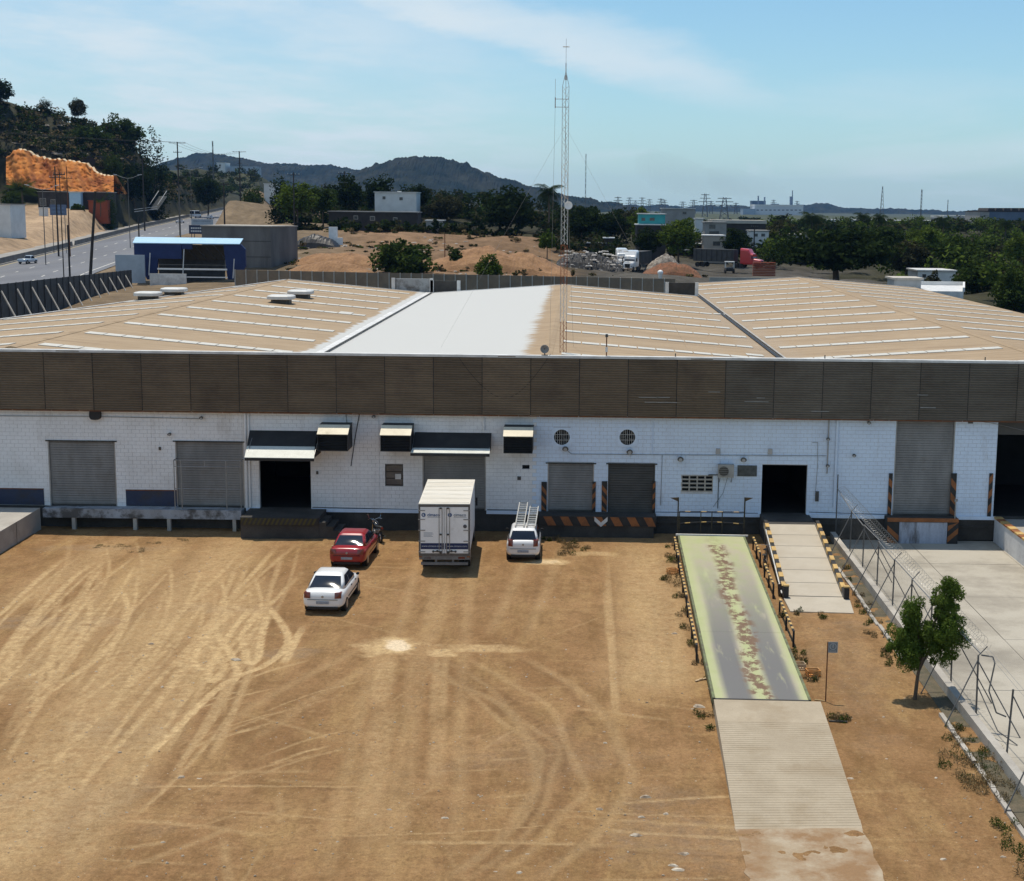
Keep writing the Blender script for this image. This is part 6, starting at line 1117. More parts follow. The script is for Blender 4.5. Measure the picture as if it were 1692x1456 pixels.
weeds([(1118, 905, .8), (1112, 925, 1), (1125, 930, 1), (1108, 955, .9), (1130, 962, 1.4), (1122, 985, .7)], 'weeds and dry grass at the far left side of the weighbridge', n=420, green=.45, seed=1)
weeds([(1135, 1015, .9), (1142, 1040, .8), (1148, 1070, .7), (1160, 1100, .6), (1165, 1180, .7), (1170, 1120, .6), (1175, 1205, .4)], 'thin weeds along the near left side of the weighbridge', n=320, green=.35, seed=2)
weeds([(940, 900, 1.1), (925, 893, .7), (955, 908, .9), (938, 912, 1.2), (905, 893, .5)], 'weedy patch beside the white hatchback', n=420, green=.3, seed=3)
weeds([(1380, 1186, 1.0), (1372, 1192, .7), (1330, 1090, .8), (1318, 1080, .6), (1300, 1020, .6), (1350, 1120, .5), (1290, 985, .6), (1335, 1125, .6)], 'tufts right of the weighbridge around the sign', n=420, green=.45, seed=4)
weeds([(1610, 1260, 1.6), (1625, 1290, 1.5), (1640, 1310, 1.4), (1600, 1280, 1.4), (1618, 1240, 1.2), (1590, 1225, .9), (1575, 1205, .8)], 'dry bushy weeds at the foot of the fence wall', n=420, green=.25, size=.15, seed=5)
weeds([(1685, 1400, 1.2), (1692, 1440, 1.2), (1670, 1370, .8)], 'green weeds in the lower right corner', n=450, green=.75, size=.15, seed=6)
weeds([(1424, 1000, .7), (1434, 1015, .7), (1440, 1030, .7), (1450, 1050, .8), (1462, 1075, .8), (1475, 1085, .7), (1480, 1100, .6), (1415, 985, .6), (1405, 960, .5), (1398, 940, .5), (1350, 1020, .6), (1320, 1015, .6)], 'sparse weeds along the drain kerb by the fence', n=380, green=.45, seed=7)
weeds([(200, 905, 1.0), (230, 910, .9), (170, 903, .9), (255, 898, .7), (300, 892, .6)], 'dry leaf litter below the side platform', n=240, green=.03, seed=8)
# ------------------------------------------------------------------ highway, median barrier, frontage lane
def ribbon(name, lat0, lat1, y0, y1, dz, m, n=160, parent=None, kind='structure', lift=None):
    ys = np.linspace(y0, y1, n); V = []
    for y in ys:
        for l in (lat0, lat1): V.append((road_x(y) + l, y, road_z(y) + dz))
    o = fast(name, V, grid_quads(n, 2), m, parent)
    if parent is None and kind: tag(o, kind=kind)
    return o
m_asph = mat('worn_asphalt', (.155, .16, .175), (.12, .122, .132), rough=.9, scale=.12, stretch=(1, .15, 1), fine=.08, fscale=3, grime=(.19, .185, .18), gscale=.08, gstretch=(1, .1, 1))
m_front = mat('frontage_concrete', (.30, .285, .26), (.24, .225, .2), rough=.9, scale=.2, fine=.08, fscale=2)
road = ribbon('road', -11.0, 11.5, 125, 1150, .0, m_asph); ribbon('frontage_road', -20.5, -12.2, 200, 640, .03, m_front)
m_line = mat('road_paint', (.62, .60, .54), rough=.8, scale=2); m_liney = mat('road_paint_yellow', (.55, .42, .14), rough=.8, scale=2)
ribbon('edge_line', -10.3, -10.05, 125, 1100, .004, m_liney, parent=road); ribbon('edge_line', 9.6, 9.85, 125, 1100, .004, m_line, parent=road)
for k in range(36):
    for l in (-3.4, 3.3): y = 150 + k*15 + (4 if l > 0 else 0); ribbon('lane_dash', l, l+.22, y, y+5, .004, m_line, 4, road)
m_barr = mat('barrier_concrete', (.16, .155, .145), (.11, .105, .1), rough=.95, scale=.5, fine=.15)
bar = empty('median_barrier', (road_x(300)-11.7, 300, road_z(300))); tag(bar, 'low grey concrete barrier between the highway and the frontage lane', 'barrier')
y = 240.0; k = 0
while y < 900:
    L_ = 4.0 if y < 420 else 12
    if not (296 < y < 300 or 374 < y < 379):
        g = MB(); a, b = (road_x(y)-11.7, y, road_z(y)), (road_x(y+L_-.15)-11.7, y+L_-.15, road_z(y+L_-.15)); g.hexa([(a[0]-.3, a[1], a[2]-.2), (a[0]+.3, a[1], a[2]-.2), (b[0]+.3, b[1], b[2]-.2), (b[0]-.3, b[1], b[2]-.2), (a[0]-.12, a[1], a[2]+1.25), (a[0]+.12, a[1], a[2]+1.25), (b[0]+.12, b[1], b[2]+1.25), (b[0]-.12, b[1], b[2]+1.25)]); g.build('barrier_block', m_barr, bar)
    y += L_
g = ribbon('kerb', -11.35, -11.0, 240, 900, .14, mat('kerb_concrete', (.34, .33, .31), rough=.9), parent=road)
# ------------------------------------------------------------------ vehicles on the road (small in the picture)
def on_road(x, y, d): return pd(x, y, d)
def hdg(d): return math.atan2(-(road_x(d+5) - road_x(d-5)), 10)
pk_st = [(-2.6, .72, .5, .95), (-2.55, .85, .42, 1.05), (-1.0, .88, .38, 1.05), (.6, .88, .35, 1.08), (1.5, .87, .35, 1.05), (2.3, .82, .38, .98), (2.55, .7, .45, .8)]
def far_car(label, paint, lat, d, st, cab, H=1.45, W=1.75, L=4.3, back=False):
    x = road_x(d) + lat; return car(label, 'car', paint, (x, d, float(road_z(d)) + .01), hdg(d) - R(20), L, W, H, st, cab, [(.5, .8, .7, .95, 0)], 'road_vehicle', detail=False)
wp = paint_mat('far_white_paint', (.70, .71, .72)); sp_ = paint_mat('silver_paint', (.45, .48, .52)); bp_ = paint_mat('pale_blue_paint', (.42, .50, .58))
far_car('light silver pickup truck on the highway at the left edge', bp_, -6.7, 300, pk_st, (1.0, (-.2, 1.5), (.15, 1.0), .78, .64), 1.7, 1.8, 5.2)
far_car('white sedan on the highway, first of the three vehicles together', wp, -5.8, 540, sedan, scab)
far_car('light blue hatchback on the highway beside the van', bp_, -.8, 590, hatch, (.96, (-1.70, .98), (-1.28, .18), .74, .58), 1.55, 1.65, 3.6)
far_car('white car far up the highway near the crest', wp, -8.6, 760, sedan, scab)
vn = car('white and blue van on the highway beside the hatchback', 'van', wp, (road_x(600) - 8, 600, float(road_z(600))+.01), hdg(600) - R(20), 6.4, 2.3, 3.0, [(-3.2, 1.0, .5, 1.5), (-3.15, 1.12, .4, 1.6), (0, 1.15, .35, 1.6), (2.5, 1.12, .36, 1.5), (3.2, .95, .45, 1.2)], (1.5, (-3.1, 2.4), (-3.05, 1.5), 1.10, 1.04), [(.7, .95, .8, 1.1, 0)], 'road_vehicle', detail=False)
# ------------------------------------------------------------------ poles and lamps
m_pole = mat('dark_timber_pole', (.055, .048, .042), (.035, .03, .027), rough=.9, scale=2); m_cpole = mat('concrete_pole', (.16, .15, .14), (.12, .11, .1), rough=.9, scale=2); m_lampw = mat('lamp_pale', (.62, .63, .63), rough=.5)
def utility_pole(x, d, ytop, label, arms=((0, 1.1),), lean=0, r=.15, m=None, base_y=None):
    X = pd(x, 400, d).x; zb = tz(X, d) if base_y is None else pd(x, base_y, d).z; zt = pd(x, ytop, d).z; h = zt - zb; e = empty('utility_pole', (X, d, zb)); tag(e, label, 'utility pole', 'utility poles'); g = MB(); g.cyl((0, 0, -.5), (-lean*h, 0, h), r*1.25, r*.85, 8); g.build('shaft', m or m_pole, e, local=True)
    for dz_, w in arms:
        g = MB(); z = h - dz_ - .25; ox = -lean*z; g.beam((ox-w, -.1, z), (ox+w, -.1, z), .12, .14); g.build('crossarm', m or m_pole, e, local=True)
        for u in (-.9, -.35, .35, .9): g = MB(); g.cyl((ox+u*w, -.1, z+.07), (ox+u*w, -.1, z+.38), .06, .04, 6); g.build('insulator', m_lampw if w > 1.2 else m_cpole, e, local=True)
    return X, d, zt
P = []
P.append(utility_pole(298, 420, 235, 'dark utility pole with a wide crossarm against the sky at the hill foot', ((0, 2.4), (2.6, 1.2)), r=.2))
P.append(utility_pole(399, 600, 250, 'dark utility pole with stacked crossarms standing before the far blue hills', ((0, 2.8), (2.4, 1.8), (4.6, 1.2)), r=.26))
utility_pole(372, 330, 302, 'plain dark pole at the roadside left of the concrete block', ((.2, .9),), r=.16); utility_pole(487, 330, 285, 'dark pole in front of the bright green tree', ((.3, 1.4),), r=.15); utility_pole(571, 400, 283, 'dark pole with a crossarm left of the white house', ((.3, 1.8),), r=.17)
utility_pole(240, 470, 262, 'dark pole halfway up the wooded slope', ((.2, 1.2),), r=.2); utility_pole(1246, 330, 372, 'dark pole right of the red truck', ((.2, .8),), r=.14); utility_pole(96, 330, 275, 'short pole before the left part of the orange cut', ((2.2, 1.3),), r=.17); utility_pole(115, 330, 275, 'thin rusty pole before the orange cut', ((2.4, 1.2),), r=.12, m=m_rust)
utility_pole(143, 205, 316, 'thick dark leaning pole between the fence and the highway', ((99, .1),)[:0], lean=-.105, r=.2); utility_pole(113, 200, 372, 'dark pole of the close pair by the fence', ()[:0], lean=-.0, r=.13); utility_pole(103, 203, 282, 'slender pole of the close pair by the fence', ((.3, .8),), r=.07)
utility_pole(735, 262, 386, 'thin short pole standing on the dirt bank', (), r=.08, m=m_rust)
g = MB()
for a, b in ((P[0], P[1]),):
    for u in (-2, 0, 2): A, B = Vector((a[0]+u, a[1], a[2])), Vector((b[0]+u, b[1], b[2])); g.tube([A.lerp(B, t) - Vector((0, 0, 4*2.2*t*(1-t))) for t in np.linspace(0, 1, 12)], .03, 4)
A = Vector((P[0][0], P[0][1], P[0][2])); B = Vector((-175, 300, 36)); 
for u in (-2, 2): g.tube([A.lerp(B, t) + Vector((u, 0, -4*1.6*t*(1-t))) for t in np.linspace(0, 1, 10)], .03, 4)
tag(g.build('power_line', m_cable), 'thin power wires strung between the roadside poles', 'power line')
def street_lamp(x, d, ytop, label, span=3.4):
    X = pd(x, 400, d).x; zb = float(road_z(d)); zt = pd(x, ytop, d).z; h = zt - zb; e = empty('street_lamp', (X, d, zb)); tag(e, label, 'street lamp', 'double street lamps along the highway'); g = MB(); g.cyl((0, 0, -.3), (0, 0, h-1.0), .11, .08, 8); g.build('pole', m_cpole, e, local=True)
    for s in (-1, 1):
        g = MB(); g.tube([Vector((0, 0, h-1.05)), Vector((s*span*.35, 0, h-.85)), Vector((s*span*.8, 0, h-.25))], .05, 6); g.build('arm', m_galv, e, local=True)
        g = MB(); g.hexa([(s*span*.78-.1, -.15, h-.25), (s*span*1.05, -.12, h-.1), (s*span*1.05, .12, h-.1), (s*span*.78-.1, .15, h-.25), (s*span*.78-.1, -.12, h-.12), (s*span*1.05, -.1, h), (s*span*1.05, .1, h), (s*span*.78-.1, .12, h-.12)]); g.build('lamp_head', m_lampw, e, local=True)
street_lamp(215, 372, 288, 'double armed street lamp standing before the orange cut right end'); street_lamp(74, 297, 305, 'double armed street lamp nearest the left edge of the highway'); street_lamp(318, 560, 276, 'double armed street lamp farther up the highway before the trees', 4.6)
for k, (x, d, yt) in enumerate(((432, 800, 268), (455, 900, 270), (472, 1000, 273), (500, 1100, 277))): street_lamp(x, d, yt, ['street lamp before the far hills, first of four', 'street lamp before the far hills, second of four', 'street lamp before the far hills, third of four', 'street lamp before the far hills, fourth of four'][k], 2.4)
# single pale post by the road and board on legs
utility_pole(298.5, 300, 310, 'pale post rising behind the blue gateway', ((.2, .6),), r=.12, m=m_cpole); utility_pole(230, 290, 358, 'short leaning dark post left of the blue gateway', (), r=.14)
# ------------------------------------------------------------------ boundary walls
m_pan = mat('precast_panel', (.27, .20, .135), (.205, .152, .105), rough=.95, scale=.7, fine=.12, bump=.3, grime=(.18, .155, .12), gscale=.5); m_panp = mat('precast_post', (.52, .48, .42), (.40, .36, .31), rough=.9, scale=2); m_panl = mat('dark_fence_sheet', (.075, .072, .07), (.05, .048, .046), rough=.8, scale=1, fine=.12)
bw_ = empty('rear_boundary_wall', (-20, 225, 2)); tag(bw_, 'brown precast panel wall with pale posts running behind the warehouse', 'boundary wall')
xs_ = np.arange(388, 1098, 18.2); 
for k, x in enumerate(xs_):
    yt = 446 + (x-388)/700*14.5; a, b = pd(x, yt, 225), pd(x+18.2, yt+.38, 225); zb = 1.0; g = MB(); g.box(a.x+.09, b.x-.01, 225, 225.12, zb, a.z); 
    for j in range(5): z = a.z - .1 - j*.6; g.box(a.x+.1, b.x-.02, 224.985, 225.0, z-.5, z)
    g.build('panel', m_pan, bw_); g = MB(); g.box(a.x-.06, a.x+.08, 224.92, 225.2, zb, a.z + .05); g.build('post', m_panp, bw_)
lf = empty('side_fence', (-66, 190, 4)); tag(lf, 'dark sheet fence with slanting pale braces at the left of the roof', 'fence')
n = 26; A, B = pd(-30, 473, 146), pd(217, 446, 232)
for k in range(n):
    p, q_ = A.lerp(B, k/n), A.lerp(B, (k+1)/n); g = MB(); z0 = 1.0; dv = (q_-p).normalized(); g.beam(p.lerp(q_, .02) + Vector((0, 0, -3.3)), p.lerp(q_, .98) + Vector((0, 0, -3.3)), .08, 6.6); g.build('panel', m_panl, lf)
    if k % 1 == 0: g = MB(); g.beam(p + Vector((.12, -.1, -5)), p + Vector((.12, -.1, .05)), .14); g.build('post', mat('fence_post_grey', (.12, .115, .11), rough=.9), lf)
    if k % 2 == 0: g = MB(); g.cyl(p + Vector((.25, -.2, -.7)), p + Vector((2.6, -1.6, -4.2)), .10, n=6); g.build('brace', m_panp, lf)
# ------------------------------------------------------------------ gateway, concrete block, boards
gd = 236; gw = empty('blue_gateway', (pd(312, 460, gd).x, gd, tz(pd(312, 460, gd).x, gd))); tag(gw, 'navy blue entrance canopy with a light blue roof edge behind the warehouse', 'gateway')
m_navy = mat('navy_sheet', (.010, .022, .085), (.014, .03, .11), rough=.6, scale=.8); m_lblue = mat('light_blue_edge', (.33, .52, .68), (.4, .58, .72), rough=.6, scale=1)
def gb(x0, x1, y0, y1, d0, d1, nm, m, par=gw): a, b = pd(x0, y0, d0), pd(x1, y1, d0); g = MB(); g.box(a.x, b.x, d0, d1, b.z, a.z); return g.build(nm, m, par)
a, b, c, d = pd(219, 401, gd), pd(396, 403, gd), pd(402, 394, gd+7), pd(224, 391.5, gd+7); g = MB(); g.hexa([tuple(p + Vector((0, 0, -.12))) for p in (a, b, c, d)] + [tuple(p) for p in (a, b, c, d)]); g.build('canopy_roof', m_lblue, gw)
gb(221, 300, 402.5, 428, gd+.1, gd+.6, 'front_fascia', m_navy); gb(300, 317, 402.5, 412, gd+.1, gd+.6, 'front_fascia', m_navy); g = MB(); p = [pd(x, y, gd+.2) for x, y in ((221, 402.5), (262, 402.5), (259, 462), (243, 462), (228, 430))]; g.prism(p, (0, .6, 0)); g.build('left_pylon', m_navy, gw)
p = [pd(x, y, gd+.2) for x, y in ((369, 404), (398, 404), (405, 412), (406, 440), (394, 462), (376, 462))]; g = MB(); g.prism(p, (0, .6, 0)); g.build('right_pylon', m_navy, gw); gb(262, 372, 428, 470, gd+6, gd+6.3, 'back_wall', m_panl); gb(262, 372, 404, 430, gd+5, gd+5.3, 'underside_panel', mat('canopy_underside', (.09, .07, .05), rough=.9))
for i in range(4): p, q_ = pd(305+i*16, 406, gd+1), pd(325+i*16, 428, gd+4.8); g = MB(); g.beam(p, q_, .12); g.build('truss_member', m_panl, gw)
gb(260, 375, 443, 447, gd-1, gd-.8, 'gate_bar', m_white); gb(262, 374, 437, 438.5, gd-.5, gd-.3, 'gate_bar', m_panp); gb(306, 376, 457, 459.5, gd-1.2, gd-1, 'gate_bar', m_white); gb(247, 308, 452, 474, gd-3, gd-2.7, 'white_low_wall', m_flash); gb(190, 240, 421, 468, gd-2, gd-1.7, 'grey_panel', mat('pale_blue_grey_panel', (.36, .42, .48), (.3, .35, .4), rough=.7, scale=.6))
for x, y0, y1 in ((247, 418, 455), (303, 412, 458), (386, 428, 460)): p, q_ = pd(x+1, y0, gd-1.5), pd(x-1, y1, gd-1.5); g = MB(); g.cyl(q_, p, .08, n=6); g.build('pipe_post', m_lampw, gw)
cd = 262; cbk = empty('concrete_block_building', (pd(410, 445, cd).x, cd, tz(pd(410, 445, cd).x, cd))); tag(cbk, 'bare grey concrete block building behind the blue gateway', 'building')
m_raw = mat('raw_concrete', (.155, .15, .142), (.11, .105, .10), rough=.95, scale=.3, stretch=(1, 1, .4), fine=.1, grime=(.20, .195, .185), gscale=.4, gstretch=(1, 1, .15))
a, b = pd(333, 374, cd), pd(447, 374, cd); ar, br = pd(460, 372, cd+14), pd(491, 371.5, cd+8); z0 = pd(400, 447, cd).z-1; ztop = a.z
g = MB(); g.hexa([(a.x, cd, z0), (b.x, cd, z0), (br.x, cd+8, z0), (a.x+2, cd+14, z0), (a.x, cd, ztop), (b.x, cd, ztop), (br.x, cd+8, ztop), (a.x+2, cd+14, ztop)]); g.build('walls', m_raw, cbk); g = MB(); g.hexa([(a.x-.2, cd-.2, ztop+.005), (b.x+.1, cd-.2, ztop+.005), (br.x+.1, cd+8.2, ztop+.005), (a.x+1.8, cd+14.2, ztop+.005), (a.x-.2, cd-.2, ztop+.2), (b.x+.1, cd-.2, ztop+.2), (br.x+.1, cd+8.2, ztop+.2), (a.x+1.8, cd+14.2, ztop+.2)]); g.build('roof_slab', m_conc, cbk)
for y in (399, 425): p = pd(400, y, cd); g = MB(); g.box(a.x, b.x, cd-.03, cd-.002, p.z, p.z+.12); g.build('pour_joint', m_panl, cbk)
def board(x0, x1, y0, y1, d, label, m, m2, legs_to=None, lines=2, cat='sign board'):
    a, b = pd(x0, y0, d), pd(x1, y1, d); zb = tz((a.x+b.x)/2, d); e = empty('sign_board', ((a.x+b.x)/2, d, zb)); tag(e, label, cat); g = MB(); g.box(a.x, b.x, d, d+.15, b.z, a.z); p = g.build('panel', m, e)
    h = a.z-b.z; w_ = b.x-a.x
    for i in range(lines): g = MB(); [g.box(a.x + w_*(.1 + k*.09), a.x + w_*(.165 + k*.09), d-.02, d-.003, a.z - h*(.34 + i*.34) - h*.09, a.z - h*(.34 + i*.34) + h*.09) for k in range(9)]; g.build('lettering_line', m2, p)
    for x in (a.x + w_*.12, b.x - w_*.12): g = MB(); g.cyl((x, d+.1, zb-.3), (x, d+.1, b.z), .08, n=6); g.build('leg', m_cpole, e)
board(312, 345, 372, 387, 300, 'dark blue roadside board with pale lettering behind the concrete block', mat('board_navy', (.03, .045, .09), rough=.6), m_lampw); board(316, 352, 362, 372, 302, 'pale grey blue board above the dark blue one', mat('board_pale', (.40, .44, .48), rough=.6), m_logog, lines=1)
board(451, 473, 326, 334, 470, 'small pale board on two legs at the edge of the highway', mat('board_grey', (.34, .36, .37), rough=.6), m_logog, lines=1); board(82, 110, 338, 356, 345, 'weathered blue board on posts in the roadside lot', mat('board_blue', (.085, .12, .20), (.12, .15, .22), rough=.7, scale=1), mat('board_faded', (.16, .22, .32), rough=.7)); 
# ------------------------------------------------------------------ hill foot: orange rock cut, shops, stairs
m_orangerock = mat('orange_rock', (.52, .19, .04), (.20, .055, .016), rough=.95, scale=.09, lo=.38, hi=.64, fine=.18, fscale=.9, bump=.4, bscale=.4, grime=(.60, .27, .075), gscale=.16, glo=.52, ghi=.72)
top = [(10, 262), (22, 250), (30, 247), (48, 250), (60, 258), (76, 262), (100, 264), (125, 267), (142, 269), (152, 278), (160, 287), (175, 290), (187, 291)]; tx = np.linspace(10, 188, 60); tyv = np.interp(tx, [p[0] for p in top], [p[1] for p in top]) + np.random.default_rng(3).uniform(-2.2, 2.2, 60); by = np.interp(tx, [10, 60, 130, 188], [305, 312, 318, 318]); V = []; nv = 26; rr = np.random.default_rng(77)
for j in range(nv):
    t = j/(nv-1)
    for i, x in enumerate(tx): yv = by[i] + (tyv[i]-by[i])*t; dd = 486 + 14*t + 2.6*math.sin(x*.09 + 2*t) + 1.2*math.sin(x*.31 + 5*t) + rr.uniform(-.7, .7); V.append(pd(x, yv, dd))
cut_top = [V[(nv-1)*60 + i] for i in range(60)]
for i in range(60): V.append(cut_top[i] + Vector((0, 2.4, .15)))
for i in range(60): V.append(cut_top[i] + Vector((0, 14, -6)))
tag(fast('rock_cut', np.array([tuple(v) for v in V]), grid_quads(nv+2, 60), m_orangerock, smooth=True), 'bright orange excavated rock face at the foot of the hill', 'rock face')
o = bpy.data.objects['rock_cut']; o.data.materials.append(mat('pale_rim_soil', (.62, .50, .34), (.5, .38, .24), rough=1, scale=.5)); idx = np.zeros(len(o.data.polygons), np.int32); idx[(nv-1)*59:nv*59] = 1; o.data.polygons.foreach_set('material_index', idx)
def building(label, x0, x1, ytop, ybot, d, depth, m, wins=(), roofm=None, name='building', cat='building', zb=None, parts=(), roof_over=.25, roof_h=.22):
    a, b = pd(x0, ytop, d), pd(x1, ybot, d); cx_ = (a.x+b.x)/2; zbase = tz(cx_, d) if zb is None else zb; zbase = min(zbase, b.z); e = empty(name, (cx_, d, zbase)); tag(e, label, cat); g = MB(); g.box(a.x, b.x, d, d+depth, zbase-.5, a.z); g.build('wall', m, e)
    g = MB(); g.box(a.x-roof_over, b.x+roof_over, d-roof_over, d+depth+roof_over, a.z+.003, a.z+roof_h); g.build('roof', roofm or m, e)
    for (u0, u1, v0, v1) in wins:
        p, q_ = pd(u0, v0, d), pd(u1, v1, d); g = MB(); g.box(p.x-.08, q_.x+.08, d-.06, d-.003, q_.z-.08, p.z+.08); w = g.build('window', m_panp if m is m_bdark else m, e); g = MB(); g.box(p.x, q_.x, d-.075, d-.062, q_.z, p.z); g.build('pane', m_pane, w)
    return e
m_bwhite = mat('house_white', (.70, .70, .68), (.6, .6, .58), rough=.8, scale=.5, fine=.06); m_bgrey = mat('house_grey', (.34, .33, .31), (.26, .25, .235), rough=.9, scale=.5); m_bdark = mat('house_dark', (.055, .048, .042), (.035, .032, .03), rough=.9, scale=.5); m_teal = mat('teal_paint', (.03, .24, .26), (.04, .28, .30), rough=.8, scale=.6); m_tin = mat('tin_roof', (.50, .46, .39), (.40, .36, .30), rough=.6, scale=.3); m_bblue = mat('blue_grey_sheet', (.09, .13, .19), (.12, .16, .22), rough=.7, scale=.2); m_redp = mat('red_brown_paint', (.30, .07, .03), (.24, .06, .03), rough=.8, scale=.6)
building('long low shop with a shaded porch below the orange rock face', 62, 178, 317, 352, 474, 9, m_bdark, ((66, 76, 328, 340), (84, 92, 330, 342)), m_conc, zb=None)
building('red brown shop front below the right end of the orange rock face', 146, 178, 332, 350, 471, 2.5, m_redp, roofm=m_redp); building('white wall with a shallow roof at the left edge beside the lot', -40, 18, 338, 372, 372, 10, m_bwhite, roofm=m_bgrey); building('small white kiosk in the roadside lot', 64, 74, 344, 358, 440, 3, m_bwhite); building('blue and white panelled booth behind the leaning pole', 114, 134, 318, 340, 471, 2, m_lblue, roofm=m_bwhite)
st_ = empty('hillside_stairs', (pd(262, 345, 545).x, 545, pd(262, 345, 545).z)); tag(st_, 'pale concrete stairway climbing the bank beside the highway', 'stairs')
for k in range(10): p = pd(254 + k*1.6, 345 - k*2.3, 545 + k*.6); g = MB(); g.box(p.x-1.4, p.x+1.4, p.y, p.y+.7, p.z-.5, p.z); g.build('step', m_conc, st_)
for s in (-1.5, 1.5): p, q_ = pd(254, 342, 545), pd(269, 319, 551); g = MB(); g.beam(p + Vector((s, 0, .8)), q_ + Vector((s, 0, .8)), .14); g.build('handrail', m_lampw, st_)
g = MB(); p, q_ = pd(222, 350, 520), pd(260, 345, 545); g.beam(p, q_, .15); g.beam(p + Vector((0, 0, .8)), q_ + Vector((0, 0, .8)), .12); g.build('handrail', m_lampw, st_)
rw3 = empty('upper_retaining_wall', (pd(140, 255, 480).x, 480, 30)); tag(rw3, 'long dark retaining wall above the orange rock face', 'wall'); g = MB(); a, b = pd(112, 257, 512), pd(175, 268, 512); g.box(a.x, b.x, 512, 512.5, b.z-3, a.z); g.build('wall_face', m_bdark, rw3)
building('white flat buildings on the ridge before the far hills', 358, 372, 269, 280, 1100, 16, m_bwhite, ((362, 365, 272, 275),)); building('long pale blue flat building on the ridge', 380, 424, 275, 284, 1105, 16, mat('ridge_pale', (.42, .48, .54), rough=.8), ((388, 391, 278, 281), (398, 401, 278, 281), (410, 413, 278, 281))); building('small house with a white gable roof by the trees near the crest', 436, 456, 304, 312, 560, 8, m_bwhite, roofm=m_flash)
# ------------------------------------------------------------------ middle ground: field edge, houses, scrap, trucks
h_ = building('white flat roofed house with two square windows on the rise', 619, 688, 318, 341, 372, 9, m_bwhite, ((632, 637, 324.5, 329.5), (660, 665.5, 326, 331)), m_flash); g = MB(); p = pd(660, 316, 376); g.cyl((p.x, 376, p.z-1.4), (p.x, 376, p.z), .55, n=12); g.build('water_tank', m_flash, h_); g = MB(); p = pd(674, 318, 374); g.box(p.x-.4, p.x+.4, 374, 375, p.z-.3, p.z); g.build('roof_box', m_flash, h_)
building('long dark low building below the white house', 543, 690, 350, 376, 352, 8, m_bdark, ((585, 591, 357, 362), (612, 619, 358, 364), (650, 656, 360, 366)), m_bgrey); building('grey house with a carport right of the white house', 775, 792, 328, 346, 420, 7, m_bgrey, ((779, 784, 333, 338),), m_bdark); building('small pale roof shed at the field edge', 704, 732, 365, 371, 345, 5, m_bgrey, roofm=m_flash)
building('teal upper floor of a house with two dark windows', 1056, 1099, 354, 371, 330, 8, m_teal, ((1060, 1066, 360, 365), (1073.5, 1081.5, 360, 365)), m_flash, parts=()); building('dark lower floor under the teal storey', 1052, 1100, 372, 385, 328, 9, m_bdark, roofm=m_flash); building('pale house behind the teal house', 1095, 1148, 345, 360, 400, 9, m_bgrey, ((1128, 1134, 350, 354),), m_flash); building('pale plastered house right of the big round tree', 1163, 1197, 390, 407, 330, 8, mat('house_tan', (.42, .37, .31), (.35, .3, .25), rough=.9, scale=.4), ((1178, 1190, 399, 406),), m_flash)
building('grey two level house behind the plastered house', 1165, 1200, 368, 389, 350, 7, m_bgrey, ((1172, 1182, 371, 378), (1172, 1188, 382, 387)), m_bgrey); building('long tan roofed shed right of the teal house', 1178, 1265, 369, 379, 400, 14, m_bdark, roofm=m_tin, roof_h=.9); building('white house between trees right of the red truck', 1240, 1270, 382, 398, 360, 8, m_bwhite, ((1246, 1252, 386, 391), (1258, 1264, 386, 391)), m_bgrey); building('flat grey house behind the wide dark tree', 1294, 1335, 388, 400, 380, 8, m_bgrey, ((1300, 1306, 391, 395),), m_conc); building('white gabled hut left of the tan shed', 1150, 1162, 362, 372, 380, 6, m_bwhite, roofm=m_flash)
building('white walled flat building at the right behind the roof', 1517, 1578, 448, 468, 255, 8, m_bwhite, ((1524, 1530, 453, 459),), m_flash); building('grey parapet box at the right rear roof corner', 1478, 1522, 462, 468.5, 172, 4, mat('parapet_grey', (.40, .41, .41), rough=.8), roofm=m_panp); building('long low warehouse with a pale roof on the right skyline', 1354, 1552, 366, 371, 900, 30, m_tin, roofm=m_flash, roof_h=1.3); building('pale roofed shed beside the blue warehouse', 1560, 1618, 360, 367, 800, 30, m_bgrey, roofm=m_flash, roof_h=1.2)
bwh = building('large blue grey warehouse at the right edge of the skyline', 1634, 1760, 350, 369, 760, 40, m_bblue, roofm=m_bdark, roof_h=.6); building('pale end wall block beside the blue grey warehouse', 1620, 1634, 350, 367, 758, 30, m_bgrey, roofm=m_bdark)
for k in range(6): p = pd(1640 + k*13, 349, 764); g = MB(); g.loft([[Vector((p.x + x, 766 + y, p.z + z)) for x, z in ((-2, 0), (2, 0), (1.4, 1.6), (-1.4, 1.6))] for y in (0, 20)]); g.build('roof_monitor', m_bdark, bwh)
for k, (x, y0, w_, m, lab) in enumerate(((985, 402, 30, m_flash, 'long white roof strip among the dark trees'), (1130, 414, 50, m_flash, 'low white roof at the back of the truck yard'), (1006, 394, 16, m_white, 'white tarpaulin roof among the trees'), (1320, 425, 40, m_flash, 'white canopy under the wide dark tree'), (1352, 444, 22, m_flash, 'small white roof left of the umbrella tree trunk'), (1412, 440, 26, m_bwhite, 'small pale roof right of the umbrella tree trunk'), (1468, 450, 24, m_flash, 'low white roof left of the white walled building'), (1590, 436, 14, m_bgrey, 'grey roof corner among the trees at the right'), (1290, 424, 20, m_tin, 'tan tin roof behind the red truck'), (1160, 404, 18, m_flash, 'thin white roof edge behind the dark trailer'))):
    a, b = pd(x-w_, y0, 340), pd(x+w_, y0+1, 340); e = building(lab, x-w_/2, x+w_/2, y0, y0+5, 335, 4, m_bdark, roofm=m, name='shed', cat='shed')
